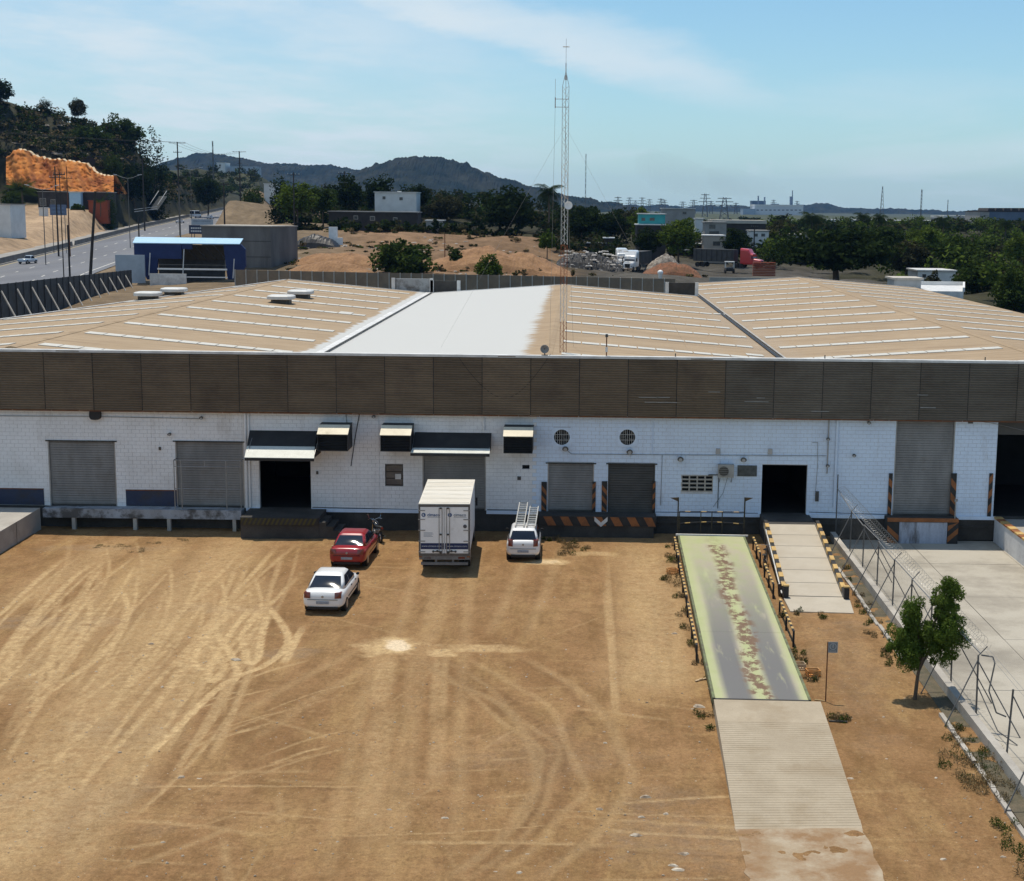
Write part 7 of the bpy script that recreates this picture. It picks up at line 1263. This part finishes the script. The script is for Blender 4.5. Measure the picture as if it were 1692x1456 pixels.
# black plastic heap and rubble on the field
def heap(label, x0, x1, ytop, ybase, d, m, name, cat, seed, amp=.5, n=34, depth=6, kind=None):
    rr = np.random.default_rng(seed); a, b = pd(x0, ybase, d), pd(x1, ybase, d); zt = pd((x0+x1)/2, ytop, d).z; X = np.linspace(a.x, b.x, n); Y = np.linspace(d-depth/2, d+depth/2, 14); XX, YY_ = np.meshgrid(X, Y); zb = terr(XX, YY_) - .3; u = (XX-a.x)/(b.x-a.x); v = (YY_-Y[0])/depth
    env = np.clip(np.sin(u*math.pi), 0, 1)**.6*np.clip(np.sin(v*math.pi), 0, 1)**.6; Z = zb + env*(zt - zb.mean())*(1 + bump2(XX, YY_, seed, 9, .10)) + rr.uniform(-amp, amp, XX.shape)*env*.3; o = fast(name, np.stack([XX, YY_, Z], -1), grid_quads(14, n), m); tag(o, label, cat, kind=kind); return o
m_soilh = mat('loose_ochre_soil', (.30, .17, .085), (.22, .12, .06), rough=1, scale=.6, fine=.3, fscale=3, bump=.8); m_rub = mat('rubble', (.34, .30, .25), (.14, .11, .09), rough=1, scale=1.2, lo=.4, hi=.6, fine=.4, fscale=3, bump=1); m_scrap = mat('scrap', (.022, .021, .02), (.32, .31, .30), rough=.7, scale=1.8, lo=.56, hi=.72, fine=.4, fscale=2.5, bump=1); m_rubred = mat('red_rubble', (.22, .095, .05), (.13, .07, .04), rough=1, scale=1, fine=.4, fscale=3, bump=1)
heap('black plastic covered heap with white scraps beside the concrete block', 486, 562, 386, 404, 292, mat('black_plastic', (.012, .012, .013), (.02, .02, .022), rough=.5, scale=2), 'covered_heap', 'heap', 3, .25); heap('ochre soil bank behind the boundary wall', 484, 640, 418, 440, 268, m_soilh, 'soil_bank', 'soil heap', 4, .3, 60, 10); heap('second ochre soil mound close to the boundary wall', 462, 620, 434, 449, 246, m_soilh, 'soil_bank', 'soil heap', 5, .25, 60, 8); heap('scrubby ochre bank right of the big bush', 700, 950, 413, 446, 262, m_soilh, 'soil_bank', 'soil heap', 6, .35, 80, 16)
heap('dark scrap heap left of the white trucks', 918, 1030, 418, 446, 283, m_scrap, 'scrap_heap', 'scrap', 7, .9, 60, 10); heap('pale rubble heap behind the red brown mound', 1062, 1132, 424, 440, 290, m_rub, 'rubble_heap', 'rubble', 8, .5, 40, 6); heap('red brown rubble mound in front of the white truck', 1060, 1160, 435, 456, 268, m_rubred, 'rubble_heap', 'rubble', 9, .4, 50, 8)
wb = MB(); a, b = pd(543, 375, 295), pd(557, 400, 295); wb.box(a.x, b.x, 295, 296, b.z, a.z); c = pd(558, 393, 294); wb.box(b.x, b.x+1.2, 294, 295, pd(558, 405, 294).z, c.z); tag(wb.build('white_block', m_white), 'pair of white blocks beside the black covered heap', 'block')
# trucks in the yard behind
def rig(label, x, ybase, d, paint, trailer, rz=0, tl=10, name='truck'):
    p = pd(x, ybase, d); z = tz(p.x, d) ; e = empty('truck', (p.x, d, p.z), rz); tag(e, label, 'truck')   # nose towards -Y
    g = MB(); g.loft([sring(w_, a, b, y, 20, 5) for y, w_, a, b in ((-3.6, .80, .6, 1.55), (-3.5, .95, .5, 1.75), (-1.9, 1.05, .5, 2.0), (-1.85, 1.1, .6, 2.0))]); g.build('bonnet', paint, e, local=True)
    g = MB(); g.loft([sring(w_, a, b, y, 20, 7) for y, w_, a, b in ((-1.9, 1.12, .7, 2.9), (-1.4, 1.18, .7, 3.05), (-.9, 1.2, .7, 3.9), (.8, 1.2, .7, 4.05))]); g.build('cab', paint, e, local=True)
    g = MB(); g.hexa([(-1.0, -1.97, 2.05), (1.0, -1.97, 2.05), (1.0, -1.8, 2.05), (-1.0, -1.8, 2.05), (-.95, -1.80, 2.75), (.95, -1.80, 2.75), (.95, -1.6, 2.75), (-.95, -1.6, 2.75)]); g.build('windscreen', m_glass, e, local=True)
    g = MB(); g.box(-.48, .48, -3.66, -3.55, .75, 1.5); g.build('grille', m_trim, e, local=True); g = MB(); g.box(-1.1, 1.1, -3.75, -3.55, .45, .72); g.build('bumper', m_chrome, e, local=True)
    for s in (-1, 1): g = MB(); g.cyl((s*.78, -3.62, 1.05), (s*.78, -3.5, 1.05), .16, n=10); g.build('headlight', m_lens, e, local=True); g = MB(); g.box(s*1.4-.1, s*1.4+.1, -1.9, -1.75, 1.9, 2.6); g.build('mirror', m_trim, e, local=True)
    for y in (-2.9, .6, 1.9):
        for s in (-1, 1): g = MB(); g.cyl((s*.8, y, .5), (s*1.12, y, .5), .5, n=14); g.build('wheel', m_tyre, e, local=True)
    g = MB(); g.box(-.5, .5, -1.5, 2.6, .7, 1.0); g.build('chassis', m_trim, e, local=True)
    if trailer is not None:
        g = MB(); g.box(-1.25, 1.25, 2.2, 2.2+tl, 1.2, 3.7); t = g.build('trailer', trailer, e, local=True)
        for s in (-1, 1):
            for k in range(8): g = MB(); a, b = sorted((s*1.25, s*1.31)); g.box(a, b, 2.5 + k*tl/8, 2.62 + k*tl/8, 1.2, 3.7); g.build('stake', m_trim, t, local=True)
        for y in (tl, tl+1.3):
            for s in (-1, 1): g = MB(); g.cyl((s*.8, y, .5), (s*1.2, y, .5), .5, n=14); g.build('wheel', m_tyre, e, local=True)
m_tw = paint_mat('rig_white', (.76, .76, .75)); m_tr = paint_mat('rig_red', (.50, .03, .035)); m_trl = mat('dark_trailer', (.05, .05, .048), (.07, .068, .065), rough=.8, scale=1)
rig('white truck tractor with its bonnet towards the camera, nearer of the two', 1044, 448, 284, m_tw, m_trl, R(-16), 9); rig('white truck tractor standing half hidden behind the nearer one', 1027, 443, 296, m_tw, None, R(6)); rig('red truck tractor with a dark trailer in the yard', 1232, 443, 300, m_tr, m_trl, R(62), 9)
e = empty('small_tractor', pd(1205, 452, 262)); tag(e, 'small white machine with an open cab in front of the dark trailer', 'tractor'); g = MB(); g.box(-.6, .6, -.9, .9, .4, 1.0); g.build('body', m_trim, e, local=True); g = MB(); g.box(-.85, .85, -.8, .8, 2.0, 2.15); [g.box(x-.05, x+.05, y-.05, y+.05, 1.0, 2.0) for x in (-.75, .75) for y in (-.7, .7)]; g.build('cab_frame', m_flash, e, local=True)
for x in (-.75, .75):
    for y in (-.7, .7): g = MB(); g.cyl((x-.12, y, .42), (x+.12, y, .42), .42, n=12); g.build('wheel', m_tyre, e, local=True)
pc = empty('pallet_stack', pd(1262, 456, 262)); tag(pc, 'red brown pallet stack beside the red truck', 'pallets'); 
for k in range(9): g = MB(); g.box(-2.0, 2.0, -.6, .6, k*.28, k*.28+.18); g.build('pallet', m_redp, pc, local=True)
t = empty('white_dome_tank', pd(1091, 454, 240)); tag(t, 'small white ball shaped tank just above the boundary wall', 'tank'); g = MB(); g.loft([[Vector((r*math.cos(a), r*math.sin(a), z)) for a in np.linspace(0, 2*math.pi, 14, endpoint=False)] for r, z in ((.3, -2.5), (.3, -.1), (.38, .05), (.48, .3), (.4, .6), (.15, .76))]); g.build('tank_shell', m_white, t, local=True, smooth=True)
# right part of the rear boundary: pale low wall and white roof edge
rb = empty('pale_rear_wall', (pd(1210, 470, 190).x, 190, 0)); tag(rb, 'pale low concrete wall at the rear right of the boundary wall', 'wall'); a, b = pd(1172, 458, 190), pd(1300, 458, 190); g = MB(); g.box(a.x, b.x, 190, 190.3, .5, a.z); g.build('wall_body', m_conc, rb); g = MB(); a2, b2 = pd(1120, 461, 196), pd(1172, 461, 196); g.box(a2.x, b2.x, 196, 196.3, .5, a2.z-.6); g.build('wall_body', m_conc, rb)
wt = empty('white_terrace_roof', (pd(1530, 475, 178).x, 178, 0)); tag(wt, 'white flat terrace roof beyond the right roof slope', 'roof'); p = [pd(x, y, d) for x, y, d in ((1450, 470, 168), (1592, 486, 168), (1592, 480, 182), (1520, 468, 182))]; zc = sum(q.z for q in p)/4; g = MB(); g.prism([(q.x, q.y, zc) for q in p], (0, 0, -1.0)); g.build('slab', m_flash, wt); g = MB(); g.beam((p[1].x, p[1].y, zc+.2), (p[2].x, p[2].y, zc+.2), .25, .5); g.beam((p[2].x, p[2].y, zc+.2), (p[3].x, p[3].y, zc+.2), .25, .5); g.build('upstand', m_bwhite, wt)
# ------------------------------------------------------------------ trees one can tell apart
def tree(label, x, d, ytop, ybot, wpx, kind, seed, trunk_frac=.25, clumps=46, per=46, leaf=.42, name='tree', ybase=None, cat='tree'):
    rr = np.random.default_rng(seed); X = pd(x, 400, d).x; zt, zb_c = pd(x, ytop, d).z, pd(x, ybot, d).z; zg = tz(X, d) if ybase is None else pd(x, ybase, d).z; zg = min(zg, zb_c); zb_c = zg - .45*(zt-zg) if name == 'shrub' else min(zb_c, zg + .16*(zt-zg)); w_ = wpx*d/FPX/2; zc, hz = (zt+zb_c)/2, (zt-zb_c)/2; e = empty(name, (X, d, zg)); tag(e, label, cat)
    C, RD = [], []
    for _ in range(clumps): v = rr.normal(size=3); v /= np.linalg.norm(v); v[2] = v[2]*.9 + .15; k = rr.uniform(.35, .88)*rr.uniform(.8, 1.12); C.append((X + v[0]*w_*k, d + v[1]*w_*k, zc + v[2]*hz*k)); q_ = rr.uniform(.16, .34); RD.append((w_*q_, w_*q_, max(hz*q_*.8, .3)))
    V, Q = leaves(C, RD, per, leaf*max(.6, min(1.5, w_/5)), rr, .7, .25); V[:, 2] = np.maximum(V[:, 2], zg + .05); fast('crown', V, Q, LG[kind], e)
    g = MB(); trunk_mb(g, (X, d, zg), (X, d, zc - hz*.15), max(.12, w_*.05), [C[i] for i in range(7)], rr); g.build('trunk', m_bark, e)
TREES = [('large round leafy bush behind the boundary wall', 668, 246, 393, 450, 118, 'mid', 0), ('bright green spreading tree by the highway crest', 492, 345, 297, 350, 70, 'bright', 0), ('dark tree right of the bright green tree', 535, 360, 300, 358, 56, 'mid', 0), ('dark rounded tree left of the white house', 575, 390, 286, 350, 60, 'dark', 0), ('dark tree behind the white house', 625, 420, 290, 345, 70, 'dark', 0), ('dark tree right of the white house', 693, 385, 300, 350, 42, 'dark', 0), ('low grey green tree at the field edge', 735, 380, 320, 372, 66, 'olive', 0),
 ('very large dark tree left of the palm', 838, 345, 308, 388, 110, 'dark', 0), ('dark tree behind the mast', 962, 350, 340, 395, 80, 'dark', 0), ('spreading dark tree right of the mast', 1005, 370, 345, 400, 70, 'dark', 0), ('bright green tree left of the teal house', 1062, 345, 338, 378, 54, 'bright', 0), ('bright green round tree in front of the teal house', 1122, 312, 354, 420, 74, 'bright', 0), ('dark round tree right of the plastered house', 1215, 318, 376, 428, 50, 'dark', 0), ('small green tree on the field edge by the mast', 904, 290, 378, 404, 30, 'bright', 0), ('wide dark umbrella tree behind the right roof', 1385, 258, 374, 448, 240, 'dark', 1),
 ('bright green tree top right of the umbrella tree', 1532, 330, 368, 420, 70, 'bright', 0), ('green tree crown in front of the long warehouse', 1465, 350, 372, 410, 70, 'mid', 0), ('rounded green tree right of the white walled building', 1618, 240, 425, 500, 90, 'mid', 0), ('bushy green tree at the right edge of the roof', 1680, 215, 440, 505, 80, 'mid', 0), ('tall green tree at the right edge below the blue warehouse', 1688, 300, 376, 440, 60, 'bright', 0), ('green tree behind the white walled building', 1580, 290, 385, 450, 80, 'mid', 0), ('olive scrub tree above the white walled building', 1500, 285, 395, 455, 80, 'olive', 0), ('bushy shrub in front of the white walled building', 1545, 235, 450, 480, 36, 'olive', 0),
 ('spiky green shrub at the boundary wall', 808, 240, 418, 452, 48, 'bright', 0), ('small shrub on the ochre bank', 752, 258, 408, 425, 24, 'mid', 0), ('dark tree on the hill top at the left edge', 8, 528, 126, 172, 54, 'dark', 0), ('lone bush on the hill skyline', 84, 540, 162, 182, 24, 'dark', 0), ('thin crowned tree on the hill skyline', 138, 545, 162, 196, 34, 'olive', 0), ('leafy tree on the shoulder of the hill', 212, 552, 190, 250, 70, 'mid', 0), ('dark bushy tree at the end of the hill ridge', 256, 568, 212, 275, 60, 'dark', 0), ('green tree half way down the hill above the highway', 155, 532, 205, 250, 80, 'mid', 0), ('green shrub beside the upper retaining wall', 190, 508, 248, 280, 44, 'mid', 0), ('dark tree on the slope beside the stairs', 225, 535, 268, 320, 66, 'dark', 0), ('low dark tree by the crest of the highway', 345, 610, 288, 325, 56, 'dark', 0), ('green tree at the highway bend', 420, 520, 308, 330, 44, 'mid', 0), ('tree behind the rear of the shops', 24, 476, 312, 350, 40, 'mid', 0), ('dark tree beside the shop porch', 130, 462, 335, 358, 24, 'mid', 0), ('bushy tree above the crest houses', 470, 420, 283, 315, 60, 'dark', 0), ('bush right of the shops below the orange rock', 182, 474, 315, 350, 26, 'mid', 0), ('dark tree by the yard houses', 1045, 400, 342, 372, 40, 'olive', 0), ('dark tree in front of the teal house lower floor', 1072, 316, 374, 418, 56, 'dark', 0), ('low tree row behind the tan shed', 1290, 420, 362, 392, 60, 'olive', 0)]
for k, (lab, x, d, yt, yb, w_, kd, big) in enumerate(TREES): tree(lab, x, d, yt, yb, w_, kd, 100+k, clumps=150 if big else 84, per=56 if big else 50, leaf=.36 if not big else .34, name='shrub' if 'shrub' in lab or 'bush' in lab else 'tree')
# palms
def palm(label, x, d, ytop, ybase, wpx, seed, n=20, fan=False, trunk=True):
    rr = np.random.default_rng(seed); X = pd(x, 400, d).x; zt = pd(x, ytop, d).z; L_ = wpx*d/FPX/2; zc = zt - L_*.45; zg = min(tz(X, d), zc-1) if ybase is None else pd(x, ybase, d).z; e = empty('palm_tree', (X, d, zg)); tag(e, label, 'palm tree'); h = zc - zg; g = MB(); g.tube([Vector((0, 0, -.3)), Vector((.15, 0, h*.5)), Vector((0, 0, h))], max(.15, L_*.05), 7); g.build('trunk', m_bark, e, local=True)
    for i in range(n):
        a = 2*math.pi*i/n + rr.uniform(-.2, .2); el = rr.uniform(-.25, 1.1); V, Q = [], []; p = Vector((0, 0, h)); dirn = Vector((math.cos(a)*math.cos(el), math.sin(a)*math.cos(el), math.sin(el))); seg = 9; pts = [p.copy()]
        for j in range(seg): dirn = (dirn + Vector((0, 0, -.20 if not fan else -.06))).normalized(); p = p + dirn*L_/seg; pts.append(p.copy())
        side = Vector((-math.sin(a), math.cos(a), 0)); 
        for j in range(1, seg+1):
            wl_ = L_*(.36 if not fan else .38)*math.sin(math.pi*(.12 + .86*j/seg))
            for s in (-1, 1):
                for q_ in (0, .5): b = len(V); c0 = pts[j-1].lerp(pts[j], q_); c1 = pts[j-1].lerp(pts[j], q_+.3); tip = c0 + side*s*wl_ + (pts[j]-pts[j-1])*.9 + Vector((0, 0, -wl_*.55)); V += [c0, c1, tip, tip + (c0-c1)*.3]; Q.append((b, b+1, b+2, b+3))
        fast('frond', np.array([tuple(v) for v in V]), Q, LG['dark' if not fan else 'mid'], e, local=True)
palm('tall coconut palm beside the radio mast', 906, 335, 300, 392, 64, 1); palm('fan palm in front of the shops at the left', 40, 455, 298, 362, 60, 2, 18, True); palm('spiky date palm on the right skyline', 1340, 420, 346, 380, 58, 3, 22); palm('palm in front of the long warehouse, left one', 1424, 440, 348, 380, 40, 4); palm('palm in front of the long warehouse, right one', 1452, 450, 350, 380, 36, 5); palm('palm by the blue grey warehouse', 1660, 420, 358, 388, 44, 6); palm('dark palm before the shed on the right', 1557, 430, 354, 390, 40, 7); palm('small palm below the highway crest', 168, 466, 326, 356, 24, 8, 14, True)
# ------------------------------------------------------------------ woods that read as one mass
def mass(name, label, spots, kind, seed, per=150, leaf=.5, kind2=None):
    rr = np.random.default_rng(seed); C, RD = [], []
    zgs = terr(np.array([q[0] for q in spots]), np.array([q[1] for q in spots]))
    for (X, Y, w_, h_), zg in zip(spots, zgs):
        m = max(4, int(9*min(w_/4, 1.6)))
        for _ in range(m): v = rr.normal(size=3); v /= np.linalg.norm(v); k = rr.uniform(.3, .85); C.append((X + v[0]*w_*k, Y + v[1]*w_*k, zg + h_*.55 + v[2]*h_*.42*k)); q_ = rr.uniform(.28, .5); RD.append((w_*q_, w_*q_, h_*q_*.55))
    V, Q = leaves(C, RD, per//8, leaf, rr, .7, .25); o = fast(name, V, Q, LG[kind])
    for q_ in (kind2 or ()): o.data.materials.append(LG[q_])
    if kind2: o.data.polygons.foreach_set('material_index', np.repeat(rr.integers(0, 1+len(kind2), len(C)), per//8).astype(np.int32))
    tag(o, label, 'woodland', kind='stuff'); return o
rr = np.random.default_rng(55); sp = []
while len(sp) < 260:
    x, d = rr.uniform(1265, 1760), rr.uniform(215, 640)
    X = pd(x, 400, d).x
    if x < 1500 and d < 300: continue
    if 1505 < x < 1590 and 225 < d < 262: continue
    sp.append((X, d, rr.uniform(2.5, 5.2), rr.uniform(4, 8.0) if d < 400 else rr.uniform(4, 7)))
mass('woodland', 'green woodland spreading over the right background', sp, 'mid', 61, 190, .5, ('bright', 'dark', 'bright', 'mid', 'olive'))
sp = []
while len(sp) < 190:
    x, d = rr.uniform(930, 1700), rr.uniform(420, 1300); X = pd(x, 400, d).x; sp.append((X, d, rr.uniform(4, 8), rr.uniform(3.5, 6)))
mass('far_scrub', 'flat dark scrub reaching to the skyline on the right', sp, 'dark', 62, 110, 1.0, ('olive', 'dark'))
sp = []
while len(sp) < 60:
    x, d = rr.uniform(480, 905), rr.uniform(336, 350); X = pd(x, 400, d).x; sp.append((X, d, rr.uniform(1.2, 3.0), rr.uniform(1.2, 3.6)))
while len(sp) < 290:
    x, d = rr.uniform(535, 965), rr.uniform(372, 640); X = pd(x, 400, d).x
    if d < 388 and 600 < x < 700: continue
    sp.append((X, d, rr.uniform(2.5, 5), rr.uniform(3.5, 8)))
mass('scrub_woodland', 'dark scrub behind the dirt field', sp, 'dark', 63, 150, .6, ('olive', 'dark'))
sp = []
while len(sp) < 170:
    x, d = rr.uniform(905, 1300), rr.uniform(318, 460); X = pd(x, 400, d).x
    if 1045 < x < 1105 and d < 345 or 1150 < x < 1205 and d < 360: continue
    sp.append((X, d, rr.uniform(2, 4.5), rr.uniform(2.5, 5.5)))
mass('yard_scrub', 'dark shrubs behind the truck yard', sp, 'dark', 64, 150, .5, ('olive', 'dark'))
sp = []
hx, hy = rr.uniform(-275, -138, 14000), 470 + 300*rr.uniform(0, 1, 14000)**1.6; hzv = terr(hx, hy)
for X, Y, z in zip(hx, hy, hzv):                            # hillside
    if len(sp) > 3600: break
    lat = X - road_x(Y)
    if lat > -20 or z < 15: continue
    if Y < 506 and -205 < X < -150: continue
    if rr.uniform() < .12 and X < -170 and z > 34: continue
    sp.append((X, Y, rr.uniform(1.4, 3.8), rr.uniform(1.8, 4.8)))
mass('hillside_scrub', 'dark dry scrub covering the rocky hillside', sp, 'dark', 65, 80, .5, ('olive', 'mid', 'dark', 'dry'))
sp = []
while len(sp) < 260:
    Y = rr.uniform(380, 1000); X = road_x(Y) + (rr.uniform(42, 95) if rr.uniform() < .6 or Y < 560 else -rr.uniform(22, 60)); sp.append((X, Y, rr.uniform(2, 5), rr.uniform(3, 6)))
for _ in range(90): Y = rr.uniform(930, 1095); X = rr.uniform(-330, -228); sp.append((X, Y, rr.uniform(3, 6), rr.uniform(4, 8)))
mass('roadside_scrub', 'bushes lining the far stretch of the highway', sp, 'dark', 66, 130, .7, ('mid', 'olive'))
sp = []
for x, d in tuple((rr.uniform(480, 900), rr.uniform(246, 345)) for _ in range(24)) + ((705, 262), (735, 258), (770, 256), (790, 252), (840, 258), (870, 262), (893, 256), (920, 262), (945, 258), (860, 245), (725, 245), (1010, 256), (985, 262), (880, 275), (1140, 262), (1160, 268), (640, 250), (570, 250)): sp.append((pd(x, 430, d).x, d, rr.uniform(.5, 1.8), rr.uniform(.5, 2.0)))
for _ in range(150): x, d = rr.uniform(470, 900), rr.uniform(246, 350); sp.append((pd(x, 430, d).x, d, rr.uniform(.4, 1.8), rr.uniform(.2, .6)))
mass('bank_shrubs', 'low shrubs dotted over the ochre bank', sp, 'olive', 67, 110, .3, ('mid', 'dry', 'dry'))
# rocks bared on the hill
V, Q = [], []; r = np.random.default_rng(8)
for _ in range(150):
    X, Y = r.uniform(-230, -150), r.uniform(505, 550); z = tz(X, Y)
    if z > 26: stone(X, Y, r.uniform(.5, 1.3), z)
tag(fast('hill_rocks', V, Q, mat('hill_rock', (.30, .26, .21), (.18, .155, .125), rough=1, scale=.5, fine=.2, fscale=2)), 'grey boulders bared among the hillside scrub', 'rocks', kind='stuff')
# debris over the scrap yard and roofs among the trees
V, Q = [], []
for _ in range(170): x, y = r.uniform(925, 1040), r.uniform(415, 446); p = pd(x, y, r.uniform(276, 300)); stone(p.x, p.y, r.uniform(.12, .5), max(tz(p.x, p.y), p.z))
for _ in range(420): x, y = r.uniform(470, 900), r.uniform(380, 444); p = pd(x, y, r.uniform(246, 320)); stone(p.x, p.y, r.uniform(.1, .35), tz(p.x, p.y)+.05)
tag(fast('field_debris', V, Q, mat('pale_debris', (.52, .49, .45), (.22, .20, .18), rough=.8, scale=.6)), 'pale debris littering the scrap yard and field', 'debris', kind='stuff')
# ------------------------------------------------------------------ factory, pylons, masts on the skyline
fd = 2300; m_fw = mat('factory_white', (.62, .64, .66), (.52, .54, .57), rough=.7, scale=.02); m_fb = mat('factory_blue', (.10, .15, .22), (.14, .19, .26), rough=.7, scale=.02)
fa = building('white factory hall with a pale roof on the skyline', 1247, 1327, 341, 352, fd, 60, m_fw, tuple((1250+k*7, 1254+k*7, 346.5, 348) for k in range(11)), m_flash, roof_h=3); building('lower blue grey wing left of the white factory hall', 1228, 1248, 345, 352, fd-10, 40, mat('factory_wing', (.35, .42, .50), rough=.7)); building('dark blue process building behind the factory hall', 1243, 1265, 332, 345, fd+80, 30, m_fb)
def chimney(x, y0, y1, r, label, m=m_fb): a, b = pd(x, y0, fd+60), pd(x, y1, fd+60); e = empty('chimney', (b.x, fd+60, 0)); tag(e, label, 'chimney', 'factory chimneys'); g = MB(); g.cyl((b.x, fd+60, 0), (a.x, fd+60, a.z), r, r*.8, 10); g.build('stack', m, e); g = MB(); g.cyl((a.x, fd+60, a.z+.05), (a.x, fd+60, a.z+1.2), r*.95, n=10); g.build('rim', m, e)
chimney(1253, 325, 350, 1.4, 'thin chimney on the left of the factory'); chimney(1263.5, 327, 350, 1.4, 'thin chimney right of the process building'); chimney(1307, 326, 350, 2.6, 'thick smoking chimney at the right of the factory'); chimney(1309.5, 316, 350, .9, 'tallest slender chimney at the right of the factory'); building('flat dark plant room on the factory roof', 1276, 1287, 337, 341, fd+30, 20, m_fb)
def pylon(x, d, ytop, label, w=5.0):
    X = pd(x, 340, d).x; zt = pd(x, ytop, d).z; e = empty('power_pylon', (X, d, 0)); tag(e, label, 'pylon', 'pylons on the skyline'); g = MB()
    for sx in (-1, 1):
        for sy in (-1, 1): g.cyl((sx*w/2, sy*w/2, -1), (sx*w*.12, sy*w*.12, zt), .35, .22, 4)
    n = 6
    for k in range(n):
        z0, z1 = zt*k/n, zt*(k+1)/n; w0, w1 = w*(.5 - .38*k/n), w*(.5 - .38*(k+1)/n); g.cyl((-w0, -w0, z0), (w1, -w1, z1), .2, n=4); g.cyl((w0, -w0, z0), (-w1, -w1, z1), .2, n=4)
    g.build('lattice', m_cpole, e, local=True)
    for k in range(3): g = MB(); z = zt*(.72 + .12*k); g.beam((-w*(1.0-.18*k), 0, z), (w*(1.0-.18*k), 0, z), .5, .7); g.build('cross_arm', m_cpole, e, local=True)
for k, (x, d, yt, w_) in enumerate(((1021, 1900, 325, 7), (1040, 2300, 326, 7), (1050, 2600, 331, 7), (1061, 2200, 326, 7), (1073, 2500, 329, 7), (1092, 2000, 328, 7), (1098, 2700, 330, 7), (1128, 2400, 333, 8), (1146, 2200, 330, 8), (1165, 1800, 320, 8), (1175, 2600, 332, 8), (1197, 1500, 326, 11), (1216, 2400, 335, 7), (1278, 2800, 330, 7), (1317, 2900, 332, 7))):
    pylon(x, d, yt, ['first', 'second', 'third', 'fourth', 'fifth', 'sixth', 'seventh', 'eighth', 'ninth', 'tenth', 'eleventh', 'twelfth', 'thirteenth', 'fourteenth', 'fifteenth'][k] + ' lattice power pylon on the skyline counting from the left', w_)
def lat_mast(x, d, ytop, label, w, taper=.12):
    X = pd(x, 340, d).x; zt = pd(x, ytop, d).z; e = empty('distant_mast', (X, d, 0)); tag(e, label, 'mast'); g = MB(); n = 12
    for a in (0, 2.09, 4.19): g.cyl((w*math.cos(a), w*math.sin(a), -1), (w*taper*math.cos(a), w*taper*math.sin(a), zt), .16, .1, 4)
    for k in range(n):
        z0, z1 = zt*k/n, zt*(k+1)/n; r0, r1 = w*(1-(1-taper)*k/n), w*(1-(1-taper)*(k+1)/n)
        for a in (0, 2.09, 4.19): g.cyl((r0*math.cos(a), r0*math.sin(a), z0), (r1*math.cos(a+2.09), r1*math.sin(a+2.09), z1), .09, n=4)
    g.build('lattice', m_cpole, e, local=True)
lat_mast(1457, 1100, 308, 'tapering lattice mast on the right skyline', 3.0, .08); lat_mast(1522, 1100, 313, 'slender straight mast on the right skyline', .55, 1); lat_mast(1566, 1600, 330, 'faint thin mast near the right edge of the skyline', .4, 1); lat_mast(967, 1500, 254, 'faint tall guyed mast right of the radio mast', .5, 1); lat_mast(354, 900, 233, 'thin mast on the ridge before the far hills', .35, 1)
# faint smoke drifting left from the chimneys
def smoke(name, label, pts, d, m):
    g = MB(); rings = []
    for x, y, r in pts: c = pd(x, y, d); rings.append([c + Vector((0, -r*math.cos(t), r*.8*math.sin(t))) for t in np.linspace(0, 2*math.pi, 12, endpoint=False)])
    g.loft(rings); o = g.build(name, m); tag(o, label, 'smoke', kind='stuff')
def vol_mat(name, dens, col):
    m = bpy.data.materials.new(name); m.use_nodes = True; N, L = m.node_tree.nodes, m.node_tree.links; N.remove(N['Principled BSDF']); v = N.new('ShaderNodeVolumePrincipled'); v.inputs['Color'].default_value = (*col, 1); v.inputs['Density'].default_value = dens; v.inputs['Anisotropy'].default_value = .2; L.new(v.outputs[0], N['Material Output'].inputs['Volume']); return m
ms = vol_mat('smoke_grey', .0011, (.35, .34, .33))
smoke('smoke_plume', 'faint brownish smoke drifting left from the thick chimney', [(1306, 325, 2), (1298, 319, 8), (1285, 314, 13), (1270, 311, 18), (1250, 308, 24), (1225, 304, 28), (1195, 298, 30), (1170, 292, 20)], fd+60, ms)
smoke('smoke_plume', 'faint brownish smoke drifting left from the thin chimney', [(1252, 325, 2), (1240, 317, 9), (1220, 311, 15), (1195, 305, 24), (1160, 298, 34), (1120, 288, 40), (1080, 278, 40), (1050, 270, 20)], fd+64, ms)
# ------------------------------------------------------------------ air: even haze from the camera to the hills
HAZE = True
if HAZE:
    g = MB(); g.box(-7000, 8000, -400, 9500, -60, 210); hz = g.build('haze', vol_mat('haze_air', .00004, (.24, .50, 1.0))); tag(hz, 'thin bluish haze filling the air', 'haze', kind='stuff')
